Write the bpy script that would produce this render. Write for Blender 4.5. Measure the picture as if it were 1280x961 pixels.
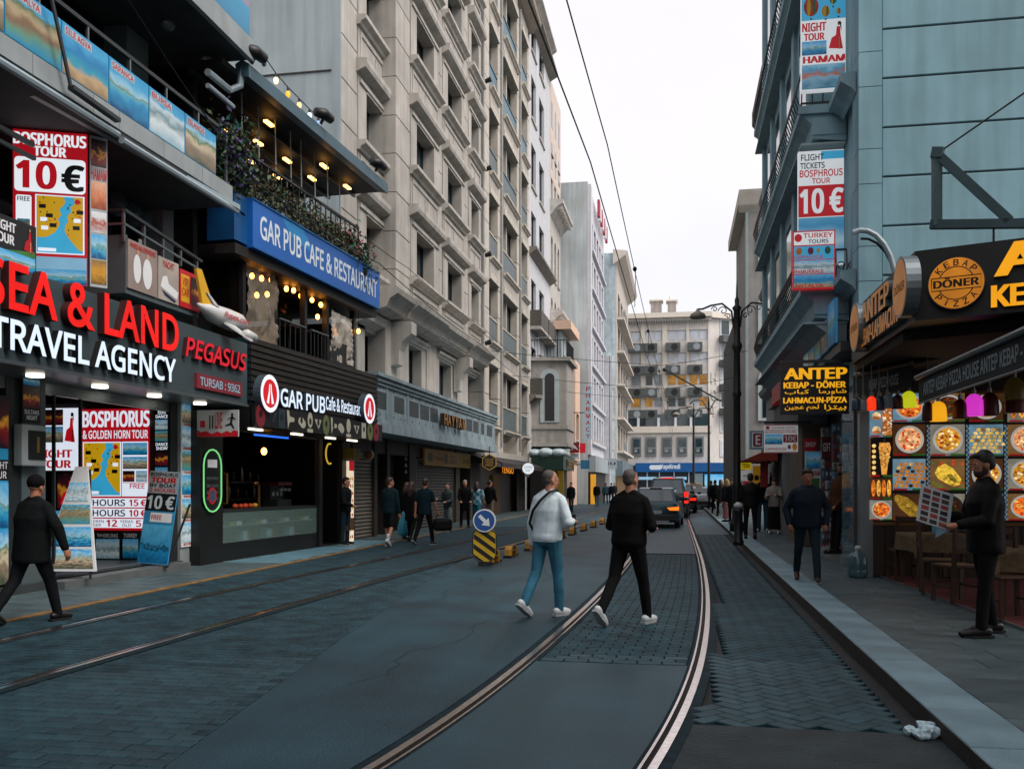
import bpy, math, random
import numpy as np
from mathutils import Vector, Matrix, noise as mnoise
R = math.radians
for o in list(bpy.data.objects): bpy.data.objects.remove(o)
SC = bpy.context.scene
COL = SC.collection
rng = random.Random(7)

# ------------------------------------------------------------------ camera
TH = math.atan(207 / 1150); CT, ST = math.cos(TH), math.sin(TH); EYE = 1.6
cam = bpy.data.objects.new('camera', bpy.data.cameras.new('camera')); COL.objects.link(cam)
cam.location = (0, 0, EYE); cam.rotation_euler = (R(90), 0, TH)
cam.data.sensor_width = 36; cam.data.lens = 1150 / 1280 * 36; cam.data.shift_y = 124.5 / 1280
cam.data.clip_end = 3000; cam.data.clip_start = .05
SC.camera = cam
# ------------------------------------------------------------------ sky, sun, exposure
EXPO = 0.87
SUN_EL, SUN_AZ = R(50), R(112)      # hazy sun high behind the right hand roofs
w = bpy.data.worlds.new('World'); SC.world = w; w.use_nodes = True
nt = w.node_tree; bgn = nt.nodes['Background']
sky = nt.nodes.new('ShaderNodeTexSky'); sky.sky_type = 'NISHITA'; sky.sun_disc = False
sky.sun_elevation = SUN_EL; sky.sun_rotation = SUN_AZ; sky.altitude = 50
sky.air_density = 1.2; sky.dust_density = 6; sky.ozone_density = 4
veil = nt.nodes.new('ShaderNodeMix'); veil.data_type = 'RGBA'; cn = nt.nodes.new('ShaderNodeTexNoise'); cn.inputs['Scale'].default_value = 2.2; cn.inputs['Detail'].default_value = 6
ctc = nt.nodes.new('ShaderNodeTexCoord'); cm = nt.nodes.new('ShaderNodeMapRange'); cm.inputs[1].default_value = .3; cm.inputs[2].default_value = .7; cm.inputs[3].default_value = .62; cm.inputs[4].default_value = .84
nt.links.new(ctc.outputs['Generated'], cn.inputs['Vector']); nt.links.new(cn.outputs[0], cm.inputs[0]); nt.links.new(cm.outputs[0], veil.inputs[0])     # thin even evening overcast over the whole sky
veil.inputs[7].default_value = (4.55, 4.2, 4.1, 1); nt.links.new(sky.outputs[0], veil.inputs[6]); nt.links.new(veil.outputs[2], bgn.inputs[0]); bgn.inputs[1].default_value = .15
sun = bpy.data.objects.new('sun', bpy.data.lights.new('sun', 'SUN')); COL.objects.link(sun)
sun.data.energy = 1.2; sun.data.angle = R(30); sun.data.color = (1, .91, .83)
sd = Vector((math.sin(SUN_AZ) * math.cos(SUN_EL), math.cos(SUN_AZ) * math.cos(SUN_EL), math.sin(SUN_EL)))
sun.rotation_euler = sd.to_track_quat('Z', 'Y').to_euler()
VS = SC.view_settings; VS.view_transform = 'Standard'; VS.look = 'None'; VS.exposure = EXPO; VS.gamma = 1
SC.cycles.max_bounces = 6; SC.cycles.diffuse_bounces = 3; SC.cycles.glossy_bounces = 3; SC.cycles.transparent_max_bounces = 8
SC.cycles.sample_clamp_indirect = 4

# ------------------------------------------------------------------ pixel measuring (gives real positions)
def ray(px, py):
    a, b = (px - 640) / 1150, (605 - py) / 1150
    return Vector((-ST + a * CT, CT + a * ST, b))
def ground(px, py, z=0.):
    d = ray(px, py); t = (z - EYE) / d.z
    return Vector((d.x * t, d.y * t, z))
class F:
    """a vertical frame: local x to the right seen from in front, -y outward, z up"""
    def __init__(s, x, y, rot, z=0.):
        s.loc = Vector((x, y, z)); s.rot = R(rot); s.m = Matrix.Rotation(-s.rot, 3, 'Z')
    def pt(s, px, py, yo=0.):
        o = s.m @ (Vector((0, 0, EYE)) - s.loc); d = s.m @ ray(px, py)
        t = (yo - o.y) / d.y; p = o + d * t
        return p.x, p.z
    def x(s, px, yo=0.): return s.pt(px, 600, yo)[0]
    def z(s, px, py, yo=0.): return s.pt(px, py, yo)[1]
    def rect(s, xl, xr, yt, yb, yo=0.):     # heights measured at the left edge
        return s.x(xl, yo), s.x(xr, yo), s.z(xl, yb, yo), s.z(xl, yt, yo)
    def rectr(s, xl, xr, yt, yb, yo=0.):    # heights measured at the right edge
        return s.x(xl, yo), s.x(xr, yo), s.z(xr, yb, yo), s.z(xr, yt, yo)
    def world(s, x, y, z): return s.loc + Matrix.Rotation(s.rot, 3, 'Z') @ Vector((x, y, z))

# ------------------------------------------------------------------ materials
def lin(h):
    if not isinstance(h, str): return tuple(h)
    h = h.lstrip('#')
    return tuple((c / 12.92 if c <= .04045 else ((c + .055) / 1.055) ** 2.4) for c in (int(h[i:i + 2], 16) / 255 for i in (0, 2, 4)))
_M = {}
def M(key, col='#808080', r=.65, v=.12, vs=2.5, b=0., bs=60., m=0., e=0., rnd=0., streak=0., alpha=None, spec=None, trans=0., gran=0.):
    if key in _M: return _M[key]
    mt = bpy.data.materials.new(key); mt.use_nodes = True; n = mt.node_tree.nodes; L = mt.node_tree.links
    p = n['Principled BSDF']; c = lin(col)
    p.inputs['Roughness'].default_value = r; p.inputs['Metallic'].default_value = m
    if spec is not None: p.inputs['Specular IOR Level'].default_value = spec
    if trans: p.inputs['Transmission Weight'].default_value = trans
    if alpha is not None: p.inputs['Alpha'].default_value = alpha
    tc = n.new('ShaderNodeTexCoord')
    fac = None
    def mul(x, y):
        q = n.new('ShaderNodeMath'); q.operation = 'MULTIPLY'
        for i, z in enumerate((x, y)):
            if isinstance(z, (int, float)): q.inputs[i].default_value = z
            else: L.new(z, q.inputs[i])
        return q.outputs[0]
    def rng_(sock, lo, hi, a=.3, bb=.7):
        q = n.new('ShaderNodeMapRange'); L.new(sock, q.inputs[0])
        q.inputs[1].default_value = a; q.inputs[2].default_value = bb; q.inputs[3].default_value = lo; q.inputs[4].default_value = hi
        return q.outputs[0]
    def noi(scale, det=5, vec=None):
        q = n.new('ShaderNodeTexNoise'); q.inputs['Scale'].default_value = scale; q.inputs['Detail'].default_value = det
        L.new(vec or tc.outputs['Object'], q.inputs['Vector']); return q.outputs[0]
    if v: fac = rng_(noi(vs), 1 - v, 1 + v)
    if gran:
        g = rng_(noi(55., 3), 1 - gran, 1 + gran); fac = mul(fac, g) if fac else g
    if streak:
        mp = n.new('ShaderNodeMapping'); mp.inputs['Scale'].default_value = (2.2, 2.2, .16) if streak > 0 else (1.5, .1, 1); L.new(tc.outputs['Object'], mp.inputs['Vector'])
        s_ = rng_(noi(1.6, 6, mp.outputs[0]), 1 - abs(streak), 1.04 if streak > 0 else 1 - streak, .32, .62); fac = mul(fac, s_) if fac else s_
    if rnd:
        oi = n.new('ShaderNodeObjectInfo'); s_ = rng_(oi.outputs['Random'], 1 - rnd, 1 + rnd, 0, 1); fac = mul(fac, s_) if fac else s_
    sock = None
    if fac:
        vm = n.new('ShaderNodeVectorMath'); vm.operation = 'SCALE'; vm.inputs[0].default_value = c; L.new(fac, vm.inputs['Scale']); sock = vm.outputs[0]
        if not e: L.new(sock, p.inputs['Base Color'])
    else: p.inputs['Base Color'].default_value = (*c, 1)
    if e: p.inputs['Base Color'].default_value = (c[0] * .25, c[1] * .25, c[2] * .25, 1)
    if e:
        p.inputs['Emission Strength'].default_value = e * (.5 ** EXPO) * (1 if e > 1.5 else 1.0)
        if sock: L.new(sock, p.inputs['Emission Color'])
        else: p.inputs['Emission Color'].default_value = (*c, 1)
    if b:
        bp = n.new('ShaderNodeBump'); bp.inputs['Strength'].default_value = b; bp.inputs['Distance'].default_value = .02
        L.new(noi(bs, 4), bp.inputs['Height']); L.new(bp.outputs[0], p.inputs['Normal'])
    _M[key] = mt; return mt
def PIC(key, stops, sc=4., d=.5, e=0., mode='land', r=.4):
    """a printed picture: layered landscape or blotchy food, all flat colour of the print"""
    if key in _M: return _M[key]
    mt = bpy.data.materials.new(key); mt.use_nodes = True; n = mt.node_tree.nodes; L = mt.node_tree.links
    p = n['Principled BSDF']; p.inputs['Roughness'].default_value = r
    tc = n.new('ShaderNodeTexCoord'); no = n.new('ShaderNodeTexNoise'); no.inputs['Scale'].default_value = sc; no.inputs['Detail'].default_value = 7
    mp = n.new('ShaderNodeMapping'); mp.inputs['Location'].default_value = [hash_(key + str(i)) * 9 for i in range(3)]
    L.new(tc.outputs['Generated'], mp.inputs[0]); L.new(mp.outputs[0], no.inputs['Vector'])
    cr = n.new('ShaderNodeValToRGB')
    while len(cr.color_ramp.elements) < len(stops): cr.color_ramp.elements.new(.5)
    for el, (pos, c) in zip(cr.color_ramp.elements, stops): el.position = pos; el.color = (*lin(c), 1)
    if mode == 'flat': cr.color_ramp.interpolation = 'CONSTANT'
    if mode == 'land':
        sx = n.new('ShaderNodeSeparateXYZ'); L.new(tc.outputs['Generated'], sx.inputs[0])
        a = n.new('ShaderNodeMath'); a.operation = 'MULTIPLY_ADD'; L.new(no.outputs[0], a.inputs[0]); a.inputs[1].default_value = d
        a2 = n.new('ShaderNodeMath'); a2.operation = 'SUBTRACT'; L.new(sx.outputs[2], a2.inputs[0]); a2.inputs[1].default_value = d / 2
        L.new(a2.outputs[0], a.inputs[2]); L.new(a.outputs[0], cr.inputs[0])
    else:
        q = n.new('ShaderNodeMapRange'); L.new(no.outputs[0], q.inputs[0]); q.inputs[1].default_value = .3; q.inputs[2].default_value = .7
        L.new(q.outputs[0], cr.inputs[0])
    L.new(cr.outputs[0], p.inputs['Base Color'])
    if e: L.new(cr.outputs[0], p.inputs['Emission Color']); p.inputs['Emission Strength'].default_value = e * .5 ** EXPO
    _M[key] = mt; return mt
def hash_(s):
    h = 7
    for ch in s: h = (h * 31 + ord(ch)) % 10007
    return h / 10007

# ------------------------------------------------------------------ mesh builder
class B:
    def __init__(s): s.v = []; s.f = []; s.mi = []; s.k = 0
    def add(s, vs, fs):
        o = len(s.v); s.v += [tuple(p) for p in vs]; s.f += [tuple(i + o for i in f) for f in fs]; s.mi += [s.k] * len(fs); return s
    def box(s, x0, x1, y0, y1, z0, z1):
        if x0 > x1: x0, x1 = x1, x0
        if y0 > y1: y0, y1 = y1, y0
        if z0 > z1: z0, z1 = z1, z0
        return s.add([(x0, y0, z0), (x1, y0, z0), (x1, y1, z0), (x0, y1, z0), (x0, y0, z1), (x1, y0, z1), (x1, y1, z1), (x0, y1, z1)],
                     [(0, 3, 2, 1), (4, 5, 6, 7), (0, 1, 5, 4), (1, 2, 6, 5), (2, 3, 7, 6), (3, 0, 4, 7)])
    def cham(s, x0, x1, y0, y1, z0, z1, c):     # box with its front (-y) edges chamfered
        return s.add([(x0, y1, z0), (x1, y1, z0), (x1, y1, z1), (x0, y1, z1), (x0, y0 + c, z0), (x1, y0 + c, z0), (x1, y0 + c, z1), (x0, y0 + c, z1),
                      (x0 + c, y0, z0 + c), (x1 - c, y0, z0 + c), (x1 - c, y0, z1 - c), (x0 + c, y0, z1 - c)],
                     [(0, 3, 2, 1), (0, 1, 5, 4), (1, 2, 6, 5), (2, 3, 7, 6), (3, 0, 4, 7), (4, 5, 9, 8), (5, 6, 10, 9), (6, 7, 11, 10), (7, 4, 8, 11), (8, 9, 10, 11)])
    def quad(s, *p): return s.add(p, [tuple(range(len(p)))])
    def prism(s, poly, y0, y1):                 # polygon in (x, z), extruded along y
        n = len(poly)
        return s.add([(x, y0, z) for x, z in poly] + [(x, y1, z) for x, z in poly],
                     [tuple(range(n)), tuple(range(2 * n - 1, n - 1, -1))] + [(i, i + n, (i + 1) % n + n, (i + 1) % n) for i in range(n)])
    def prof(s, poly, x0, x1):                  # profile in (y, z), swept along x
        n = len(poly)
        return s.add([(x0, y, z) for y, z in poly] + [(x1, y, z) for y, z in poly],
                     [tuple(range(n)), tuple(range(2 * n - 1, n - 1, -1))] + [(i, i + n, (i + 1) % n + n, (i + 1) % n) for i in range(n)])
    def plan(s, poly, z0, z1):                  # polygon in (x, y), extruded up
        n = len(poly)
        return s.add([(x, y, z0) for x, y in poly] + [(x, y, z1) for x, y in poly],
                     [tuple(range(n - 1, -1, -1)), tuple(range(n, 2 * n))] + [(i, (i + 1) % n, (i + 1) % n + n, i + n) for i in range(n)])
    def tube(s, pts, r, n=8, caps=True, flat=1.):
        pts = [Vector(p) for p in pts]; N = len(pts); rr = r if isinstance(r, (list, tuple)) else [r] * N
        vs = []; up = None
        for i, p in enumerate(pts):
            t = (pts[min(i + 1, N - 1)] - pts[max(i - 1, 0)]).normalized()
            if up is None: up = Vector((0, 0, 1)) if abs(t.z) < .9 else Vector((1, 0, 0))
            a = t.cross(up).normalized(); up2 = a.cross(t).normalized(); up = up2
            for k in range(n):
                q = 2 * math.pi * k / n; vs.append(p + a * (rr[i] * math.cos(q)) + up2 * (rr[i] * flat * math.sin(q)))
        fs = [(i * n + k, i * n + (k + 1) % n, (i + 1) * n + (k + 1) % n, (i + 1) * n + k) for i in range(N - 1) for k in range(n)]
        if caps: fs += [tuple(range(n - 1, -1, -1)), tuple(range((N - 1) * n, N * n))]
        return s.add(vs, fs)
    def bar(s, a, b, w, h):                      # square bar between two points
        a, b = Vector(a), Vector(b); t = (b - a).normalized(); up = Vector((0, 0, 1)) if abs(t.z) < .9 else Vector((0, 1, 0))
        x = t.cross(up).normalized() * w / 2; y = x.cross(t).normalized() * h / 2
        vs = [p + q for p in (a, b) for q in (-x - y, x - y, x + y, -x + y)]
        return s.add(vs, [(0, 1, 2, 3), (7, 6, 5, 4), (0, 4, 5, 1), (1, 5, 6, 2), (2, 6, 7, 3), (3, 7, 4, 0)])
    def lathe(s, prof, c=(0, 0, 0), n=16):
        vs = [(c[0] + r * math.cos(2 * math.pi * k / n), c[1] + r * math.sin(2 * math.pi * k / n), c[2] + z) for r, z in prof for k in range(n)]
        N = len(prof)
        fs = [(i * n + k, i * n + (k + 1) % n, (i + 1) * n + (k + 1) % n, (i + 1) * n + k) for i in range(N - 1) for k in range(n)]
        fs += [tuple(range(n - 1, -1, -1)), tuple(range((N - 1) * n, N * n))]
        return s.add(vs, fs)
    def ell(s, c, r, nu=12, nv=8):
        vs = [(c[0], c[1], c[2] - r[2])]
        for j in range(1, nv):
            f = math.pi * j / nv - math.pi / 2
            for i in range(nu):
                t = 2 * math.pi * i / nu; vs.append((c[0] + r[0] * math.cos(f) * math.cos(t), c[1] + r[1] * math.cos(f) * math.sin(t), c[2] + r[2] * math.sin(f)))
        vs.append((c[0], c[1], c[2] + r[2])); T = len(vs) - 1
        fs = [(0, 1 + (i + 1) % nu, 1 + i) for i in range(nu)]
        for j in range(nv - 2):
            for i in range(nu):
                a = 1 + j * nu + i; b2 = 1 + j * nu + (i + 1) % nu; fs.append((a, b2, b2 + nu, a + nu))
        fs += [(T - nu + i, T - nu + (i + 1) % nu, T) for i in range(nu)]
        return s.add(vs, fs)
    def disc(s, cx, cz, rx, rz, y, n=24, y1=None):    # disc facing -y
        pl = [(cx + rx * math.cos(2 * math.pi * k / n), cz + rz * math.sin(2 * math.pi * k / n)) for k in range(n)]
        if y1 is None: return s.add([(x, y, z) for x, z in pl], [tuple(range(n))])
        return s.prism(pl, y, y1)
    def rrect(s, x0, x1, z0, z1, y, y1, rad, n=5):
        pl = []
        for cx, cz, a0 in ((x1 - rad, z0 + rad, -90), (x1 - rad, z1 - rad, 0), (x0 + rad, z1 - rad, 90), (x0 + rad, z0 + rad, 180)):
            for k in range(n + 1):
                q = R(a0 + 90 * k / n); pl.append((cx + rad * math.cos(q), cz + rad * math.sin(q)))
        return s.prism(pl, y, y1)
    def k_(s, i): s.k = i; return s
    def mesh(s, name, mats, smooth=False):
        me = bpy.data.meshes.new(name); me.from_pydata(s.v, [], s.f)
        for m_ in (mats if isinstance(mats, (list, tuple)) else [mats]): me.materials.append(m_)
        if isinstance(mats, (list, tuple)) and len(mats) > 1: me.polygons.foreach_set('material_index', s.mi)
        if smooth: me.polygons.foreach_set('use_smooth', [True] * len(me.polygons))
        me.update(); return me
def link(name, data, parent=None, loc=(0, 0, 0), rot=0., label=None):
    o = bpy.data.objects.new(name, data); COL.objects.link(o); o.parent = parent; o.location = loc
    o.rotation_euler = (0, 0, rot)
    if label: o['label'] = label
    return o
def P(name, parent, b, mat, smooth=False, label=None, kind=None, bevel=0):
    o = link(name, b.mesh(name, mat, smooth), parent, label=label)
    if kind: o['kind'] = kind
    if bevel:
        bm_ = o.modifiers.new('bevel', 'BEVEL'); bm_.width = bevel; bm_.segments = 2; bm_.limit_method = 'ANGLE'
    if smooth == 2:
        pass
    return o
def T(name, label, cat, loc=(0, 0, 0), rot=0., group=None):
    o = link(name, None, None, loc, rot, label); o['category'] = cat; o.empty_display_size = .2
    if group: o['group'] = group
    return o
def TF(name, label, cat, fr, group=None): return T(name, label, cat, fr.loc, fr.rot, group)
def ONE(name, label, cat, b, mat, smooth=False, loc=(0, 0, 0), rot=0., group=None, bevel=0):
    o = P(name, None, b, mat, smooth, label, bevel=bevel); o['category'] = cat; o.location = loc; o.rotation_euler = (0, 0, rot)
    if group: o['group'] = group
    return o
def S(name, b, mat, smooth=False, kind='structure'):
    o = P(name, None, b, mat, smooth); o['kind'] = kind; return o
def clone(o, loc=None, rot=None, label=None, parent=None):
    kids = list(o.children)
    c = o.copy(); COL.objects.link(c)
    if parent is not None: c.parent = parent
    if loc is not None: c.location = loc
    if rot is not None: c.rotation_euler = (0, 0, rot)
    if label: c['label'] = label
    for k in kids: clone(k, parent=c)
    return c
# ------------------------------------------------------------------ lettering
import os
try: FONT = bpy.data.fonts.load(os.path.join(bpy.utils.system_resource('DATAFILES', path='fonts'), 'NotoSansHebrew-Regular.woff2'))   # Blender's own interface font
except Exception: FONT = None
_TX = {}
def txmesh(s, bold, depth, shear=0.):
    key = (s, bold, depth, shear)
    if key in _TX: return _TX[key]
    cu = bpy.data.curves.new('t', 'FONT'); cu.body = s; cu.font = (FONT if ord(max(s)) < 0x590 or '€' in s else None) or cu.font; cu.offset = min(bold, .019); cu.resolution_u = 4; cu.shear = shear; cu.extrude = 0; cu.fill_mode = 'FRONT'
    cu.space_line = .8; cu.align_x = 'CENTER' if '\n' in s else 'LEFT'
    if depth: cu.extrude = .1; cu.fill_mode = 'BOTH'
    ob = bpy.data.objects.new('t', cu); COL.objects.link(ob)
    me = bpy.data.meshes.new_from_object(ob.evaluated_get(bpy.context.evaluated_depsgraph_get()))
    bpy.data.objects.remove(ob)
    n = len(me.vertices); a = np.empty(n * 3); me.vertices.foreach_get('co', a); a = a.reshape(-1, 3)
    fs = [tuple(p.vertices) for p in me.polygons]
    if n:
        lo, hi = a.min(0), a.max(0); sz = np.maximum(hi - lo, 1e-6)
        a[:, :2] = (a[:, :2] - lo[:2]) / sz[:2]
        a[:, 2] = (a[:, 2] - lo[2]) / sz[2] if depth else 0
    _TX[key] = (a, fs); bpy.data.meshes.remove(me); return _TX[key]
def tx(b, s, x0, x1, z0, z1, y, bold=.02, depth=0., shear=0.):
    """put lettering into builder b, filling x0..x1 by z0..z1 at depth y facing -y"""
    a, fs = txmesh(s, bold, bool(depth), shear)
    k = (x1 - x0) / max(1, len(max(s.split('\n'), key=len))) * .05 if bold > .035 else 0
    for d in ((0,) if not k else (-k, k)):
        b.add([(x0 + p[0] * (x1 - x0) + d, y - p[2] * depth - .0004 * (d > 0), z0 + p[1] * (z1 - z0)) for p in a], fs)
    return b

def letters(parent, s, a, y, depth, face, side, bold=.03, shear=0., name='lettering', label=None):
    """raised letters: lit face, plain sides"""
    b = B(); b.k = 1; tx(b, s, *a, y, bold, depth, shear); b.k = 0; tx(b, s, *a, y - depth - .002, bold, 0, shear)
    return P(name, parent, b, [face, side], label=label)
# ================================================================== ground, road, tracks, pavements
def curve(pts):
    ys = np.arange(-10, 201, .25); xs = np.interp(ys, [p[0] for p in pts], [p[1] for p in pts])
    k = np.ones(13) / 13
    for _ in range(3): xs = np.convolve(np.pad(xs, 6, mode='edge'), k, 'valid')
    return lambda y: float(np.interp(y, ys, xs))
XR = curve([(-10, -4.6), (2, -.75), (5.24, -.06), (7.5, .17), (9.64, .30), (13.9, .45), (20, .52), (37, .48), (60, .45), (200, .3)])
XL = curve([(-10, -6.2), (2, -2.3), (5.0, -1.6), (8.06, -1.36), (13.1, -1.12), (20, -1.0), (37, -1.0), (60, -1.05), (200, -1.2)])
XA = curve([(-10, -6.9), (8.4, -6.84), (13.5, -6.72), (16.7, -6.35), (25.7, -5.75), (43, -4.7), (60, -4.5), (200, -4.4)])
XB = curve([(-10, -5.5), (6.4, -5.24), (10.1, -5.1), (15.5, -4.86), (20.4, -4.5), (26, -4.2), (43, -3.2), (60, -3.0), (200, -2.9)])
KERB = 1.62
asph = M('asphalt', '#1d3a44', r=.52, spec=.26, streak=-.16, v=.42, vs=.7, b=.6, bs=70, gran=.45)
asph_old = M('asphalt_broken', '#192629', r=.8, v=.5, vs=3.5, b=.9, bs=28, gran=.4)
conc = M('concrete_patch', '#233e47', r=.52, spec=.24, streak=-.14, v=.2, vs=1, b=.2, gran=.15)
bed = M('joint_sand', '#1d2122', r=.95, v=.3)
settm = M('sett_stone', '#264048', r=.5, spec=.2, v=.3, vs=5, b=.35, bs=70, rnd=.2)
setts_m = M('setts_stone', '#213a42', r=.6, spec=.18, v=.5, vs=3, b=.7, gran=.3, bs=70)
tar = M('tar_seal', '#16272d', r=.75, spec=.12, v=.4, vs=9, b=.5, bs=60)
steel = M('rail_steel', '#e6d8d0', r=.22, m=1, v=.15, vs=20)
slabm = M('slab_stone', '#465559', r=.5, spec=.22, v=.25, vs=2.5, b=.2, bs=40, rnd=.16, gran=.12)
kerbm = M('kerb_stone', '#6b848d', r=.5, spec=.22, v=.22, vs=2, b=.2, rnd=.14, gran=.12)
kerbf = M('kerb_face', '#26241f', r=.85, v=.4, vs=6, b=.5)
yellowp = M('yellow_paint', '#7a5a2a', r=.7, v=.45, vs=6)
ltile = M('pale_tile', '#5f8796', r=.4, v=.2, vs=3, rnd=.12)

b = B(); b.quad((-400, -60, -.3), (400, -60, -.3), (400, 900, -.3), (-400, 900, -.3)); S('ground', b, M('earth', '#4b4a47', v=.3))
b = B(); b.box(-9.7, KERB, -12, 190, -.2, -.028)
road = S('road', b, bed)
def strip(b, f0, f1, z, y0, y1, dy=.5, nx=1):
    n = max(2, int((y1 - y0) / dy) + 1); ys = np.linspace(y0, y1, n); vs = []; fs = []
    for y in ys:
        a, c = f0(y), f1(y)
        for k in range(nx + 1): vs.append((a + (c - a) * k / nx, y, z))
    w_ = nx + 1
    for i in range(n - 1):
        for k in range(nx): fs.append((i * w_ + k, i * w_ + k + 1, (i + 1) * w_ + k + 1, (i + 1) * w_ + k))
    b.add(vs, fs); return b
def C_(f, d): return lambda y: f(y) + d
def K_(c): return lambda y: c
b = B(); strip(b, lambda y: XB(y) + .17 + max(0, 3.0 - .16 * max(0, y)), C_(XL, -.1), 0, -12, 190)
P('asphalt_lane', road, b, asph)
b = B(); strip(b, C_(XL, .11), C_(XR, -.11), 0, -12, 8.25); strip(b, C_(XL, .11), C_(XR, -.11), .001, 21.5, 190); P('asphalt_patch', road, b, conc)
b = B(); strip(b, C_(XR, .1), K_(KERB), 0.002, -12, 6.25); P('broken_asphalt', road, b, asph_old)
b = B(); strip(b, C_(XR, .1), K_(KERB), -.001, 30, 190); P('asphalt_edge', road, b, asph)
b = B(); strip(b, C_(XA, .12), C_(XB, -.12), 0, 34, 190); strip(b, K_(-7.8), C_(XA, -.12), 0, 34, 190); P('asphalt_track', road, b, asph)
rr = random.Random(9)
for x, y, ln, dx in ((-2.6, 7, 3.5, .5), (-3.4, 12, 4, .2), (-2.2, 15, 5, -.3), (-1.9, 22, 4, .3), (-3, 26, 6, .2), (-.9, 24, 5, .1)):
    q = B(); n = 24; P0 = [(x + dx * i / n + rr.uniform(-.04, .04) + .12 * math.sin(i * .5), y + ln * i / n) for i in range(n + 1)]
    q.add([(p[0] + s * rr.uniform(.002, .006), p[1], .003) for p in P0 for s in (-1, 1)], [(2 * i, 2 * i + 1, 2 * i + 3, 2 * i + 2) for i in range(n)]); P('crack', road, q, tar)
# setts: herringbone right of the track, running bond between the rails and round the far track
bricks = []                                         # (cx, cy, half length, half width, angle)
def herring(x0f, x1f, y0, y1, wd, ang):
    ca, sa = math.cos(ang), math.sin(ang)
    ext = int((y1 - y0) / wd) + 12
    cx, cy = (x0f(y0) + x1f(y0)) / 2, (y0 + y1) / 2
    for i in range(-ext, ext):
        for j in range(-ext, ext):
            ox, oy = i + 2 * j, i - 2 * j
            for (bx, by, hx, hy) in ((1, .5, 1, .5), (.5, 2, .5, 1)):
                u, v_ = (ox + bx) * wd, (oy + by) * wd
                x, y = cx + u * ca - v_ * sa, cy + u * sa + v_ * ca
                if y0 < y < y1 and x0f(y) + .04 < x < x1f(y) - .04:
                    bricks.append((x, y, hx * wd, hy * wd, ang))
def bond(x0f, x1f, y0, y1, ln, wd):
    n = int((y1 - y0) / wd)
    for i in range(n):
        y = y0 + (i + .5) * wd; a, c = x0f(y), x1f(y); k = max(1, int((c - a) / ln)); l = (c - a) / k
        off = -.5 * (i % 2)
        for q in range(k + (i % 2)):
            u0, u1 = max(a, a + (q + off) * l), min(c, a + (q + off + 1) * l)
            bricks.append(((u0 + u1) / 2, y, (u1 - u0) / 2, wd / 2, 0))
herring(C_(XR, .1), K_(KERB - .06), 6.28, 30, .118, R(45))
bond(C_(XL, .12), C_(XR, -.12), 8.3, 21.4, .2, .125)
bond(C_(XA, .14), C_(XB, -.14), 4, 34, .2, .13)
bond(K_(-7.68), C_(XA, -.14), 4, 34, .2, .13)
bond(C_(XB, .14), lambda y: XB(y) + .16 + max(0, 3.0 - .16 * y), 4, 18.2, .2, .13)
def sett_geo(bb, x, y, hx, hy, a, z, t1, t2, off=True):
    ca, sa = math.cos(a), math.sin(a); g = .005; c = .008
    hx -= g; hy -= g
    ring = [(-hx, -hy), (hx, -hy), (hx, hy), (-hx, hy)]; top = [(-hx + c, -hy + c), (hx - c, -hy + c), (hx - c, hy - c), (-hx + c, hy - c)]
    vs = [(x + p * ca - q * sa, y + p * sa + q * ca, -.03) for p, q in ring] + [(x + p * ca - q * sa, y + p * sa + q * ca, z - .006) for p, q in ring]
    vs += [(x + p * ca - q * sa, y + p * sa + q * ca, z + t1 * p + t2 * q) for p, q in top]
    bb.add(vs, [(0, 1, 5, 4), (1, 2, 6, 5), (2, 3, 7, 6), (3, 0, 4, 7), (4, 5, 9, 8), (5, 6, 10, 9), (6, 7, 11, 10), (7, 4, 8, 11), (8, 9, 10, 11)])
def inview(x, y):
    zc = -x * ST + y * CT
    if zc < 1: return False
    px, py = 640 + 1150 * (x * CT + y * ST) / zc, 605 + 1150 * EYE / zc
    return -5 < px < 1285 and py < 968
bricks.sort(key=lambda q: (0 if inview(q[0], q[1]) else 1, (q[0] ** 2 + q[1] ** 2) / (q[2] * q[3])))
rest = B(); _sm = {}
for i, (x, y, hx, hy, a) in enumerate(bricks):
    z = rng.uniform(-.002, .002); t1, t2 = rng.uniform(-.01, .01), rng.uniform(-.014, .014)
    if i < 300:
        key = (round(hx, 3), round(hy, 3), a, i % 5)
        if key not in _sm:
            q = B(); sett_geo(q, 0, 0, hx, hy, a, 0, t1, t2); _sm[key] = q.mesh('sett', settm)
        link('sett', _sm[key], road, (x, y, z))
    else: sett_geo(rest, x, y, hx, hy, a, z * .5, t1 * .25, t2 * .25)
P('setts', road, rest, setts_m, kind='stuff')
# tram rails
def rail(label, f, side):
    t = T('tram_rail', label, 'rail', (0, 0, 0), group='grooved tram rails set in the road')
    def rb(o0, o1, z0, z1):
        q = B(); ys = np.arange(-12, 150, .4); vs = []
        for y in ys:
            x = f(y); vs += [(x + o0, y, z0), (x + o0, y, z1), (x + o1, y, z1), (x + o1, y, z0)]
        n = len(ys); q.add(vs, [(4 * i + k, 4 * i + k + 1, 4 * i + 5 + k, 4 * i + 4 + k) for i in range(n - 1) for k in range(3)]); return q
    s = side
    P('rail_head', t, rb(-.027, .027, -.03, .006), steel); P('rail_lip', t, rb(-s * .066, -s * .084, -.03, .004), steel)
    P('groove', t, rb(-.12, .12, -.03, -.022), M('groove_dirt', '#0c0c0d', r=.9))
    P('tar_seal', t, rb(s * .029, s * .1, -.03, -.004), tar); P('tar_seal', t, rb(-s * .086, -s * .115, -.03, -.005), tar)
rail('bright steel tram rail curving nearest the right kerb', XR, 1)
rail('steel tram rail running under the two men in the middle of the road', XL, -1)
rail('steel tram rail on the left beside the yellow line', XA, -1)
rail('steel tram rail on the left beside the striped keep right sign', XB, 1)
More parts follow.
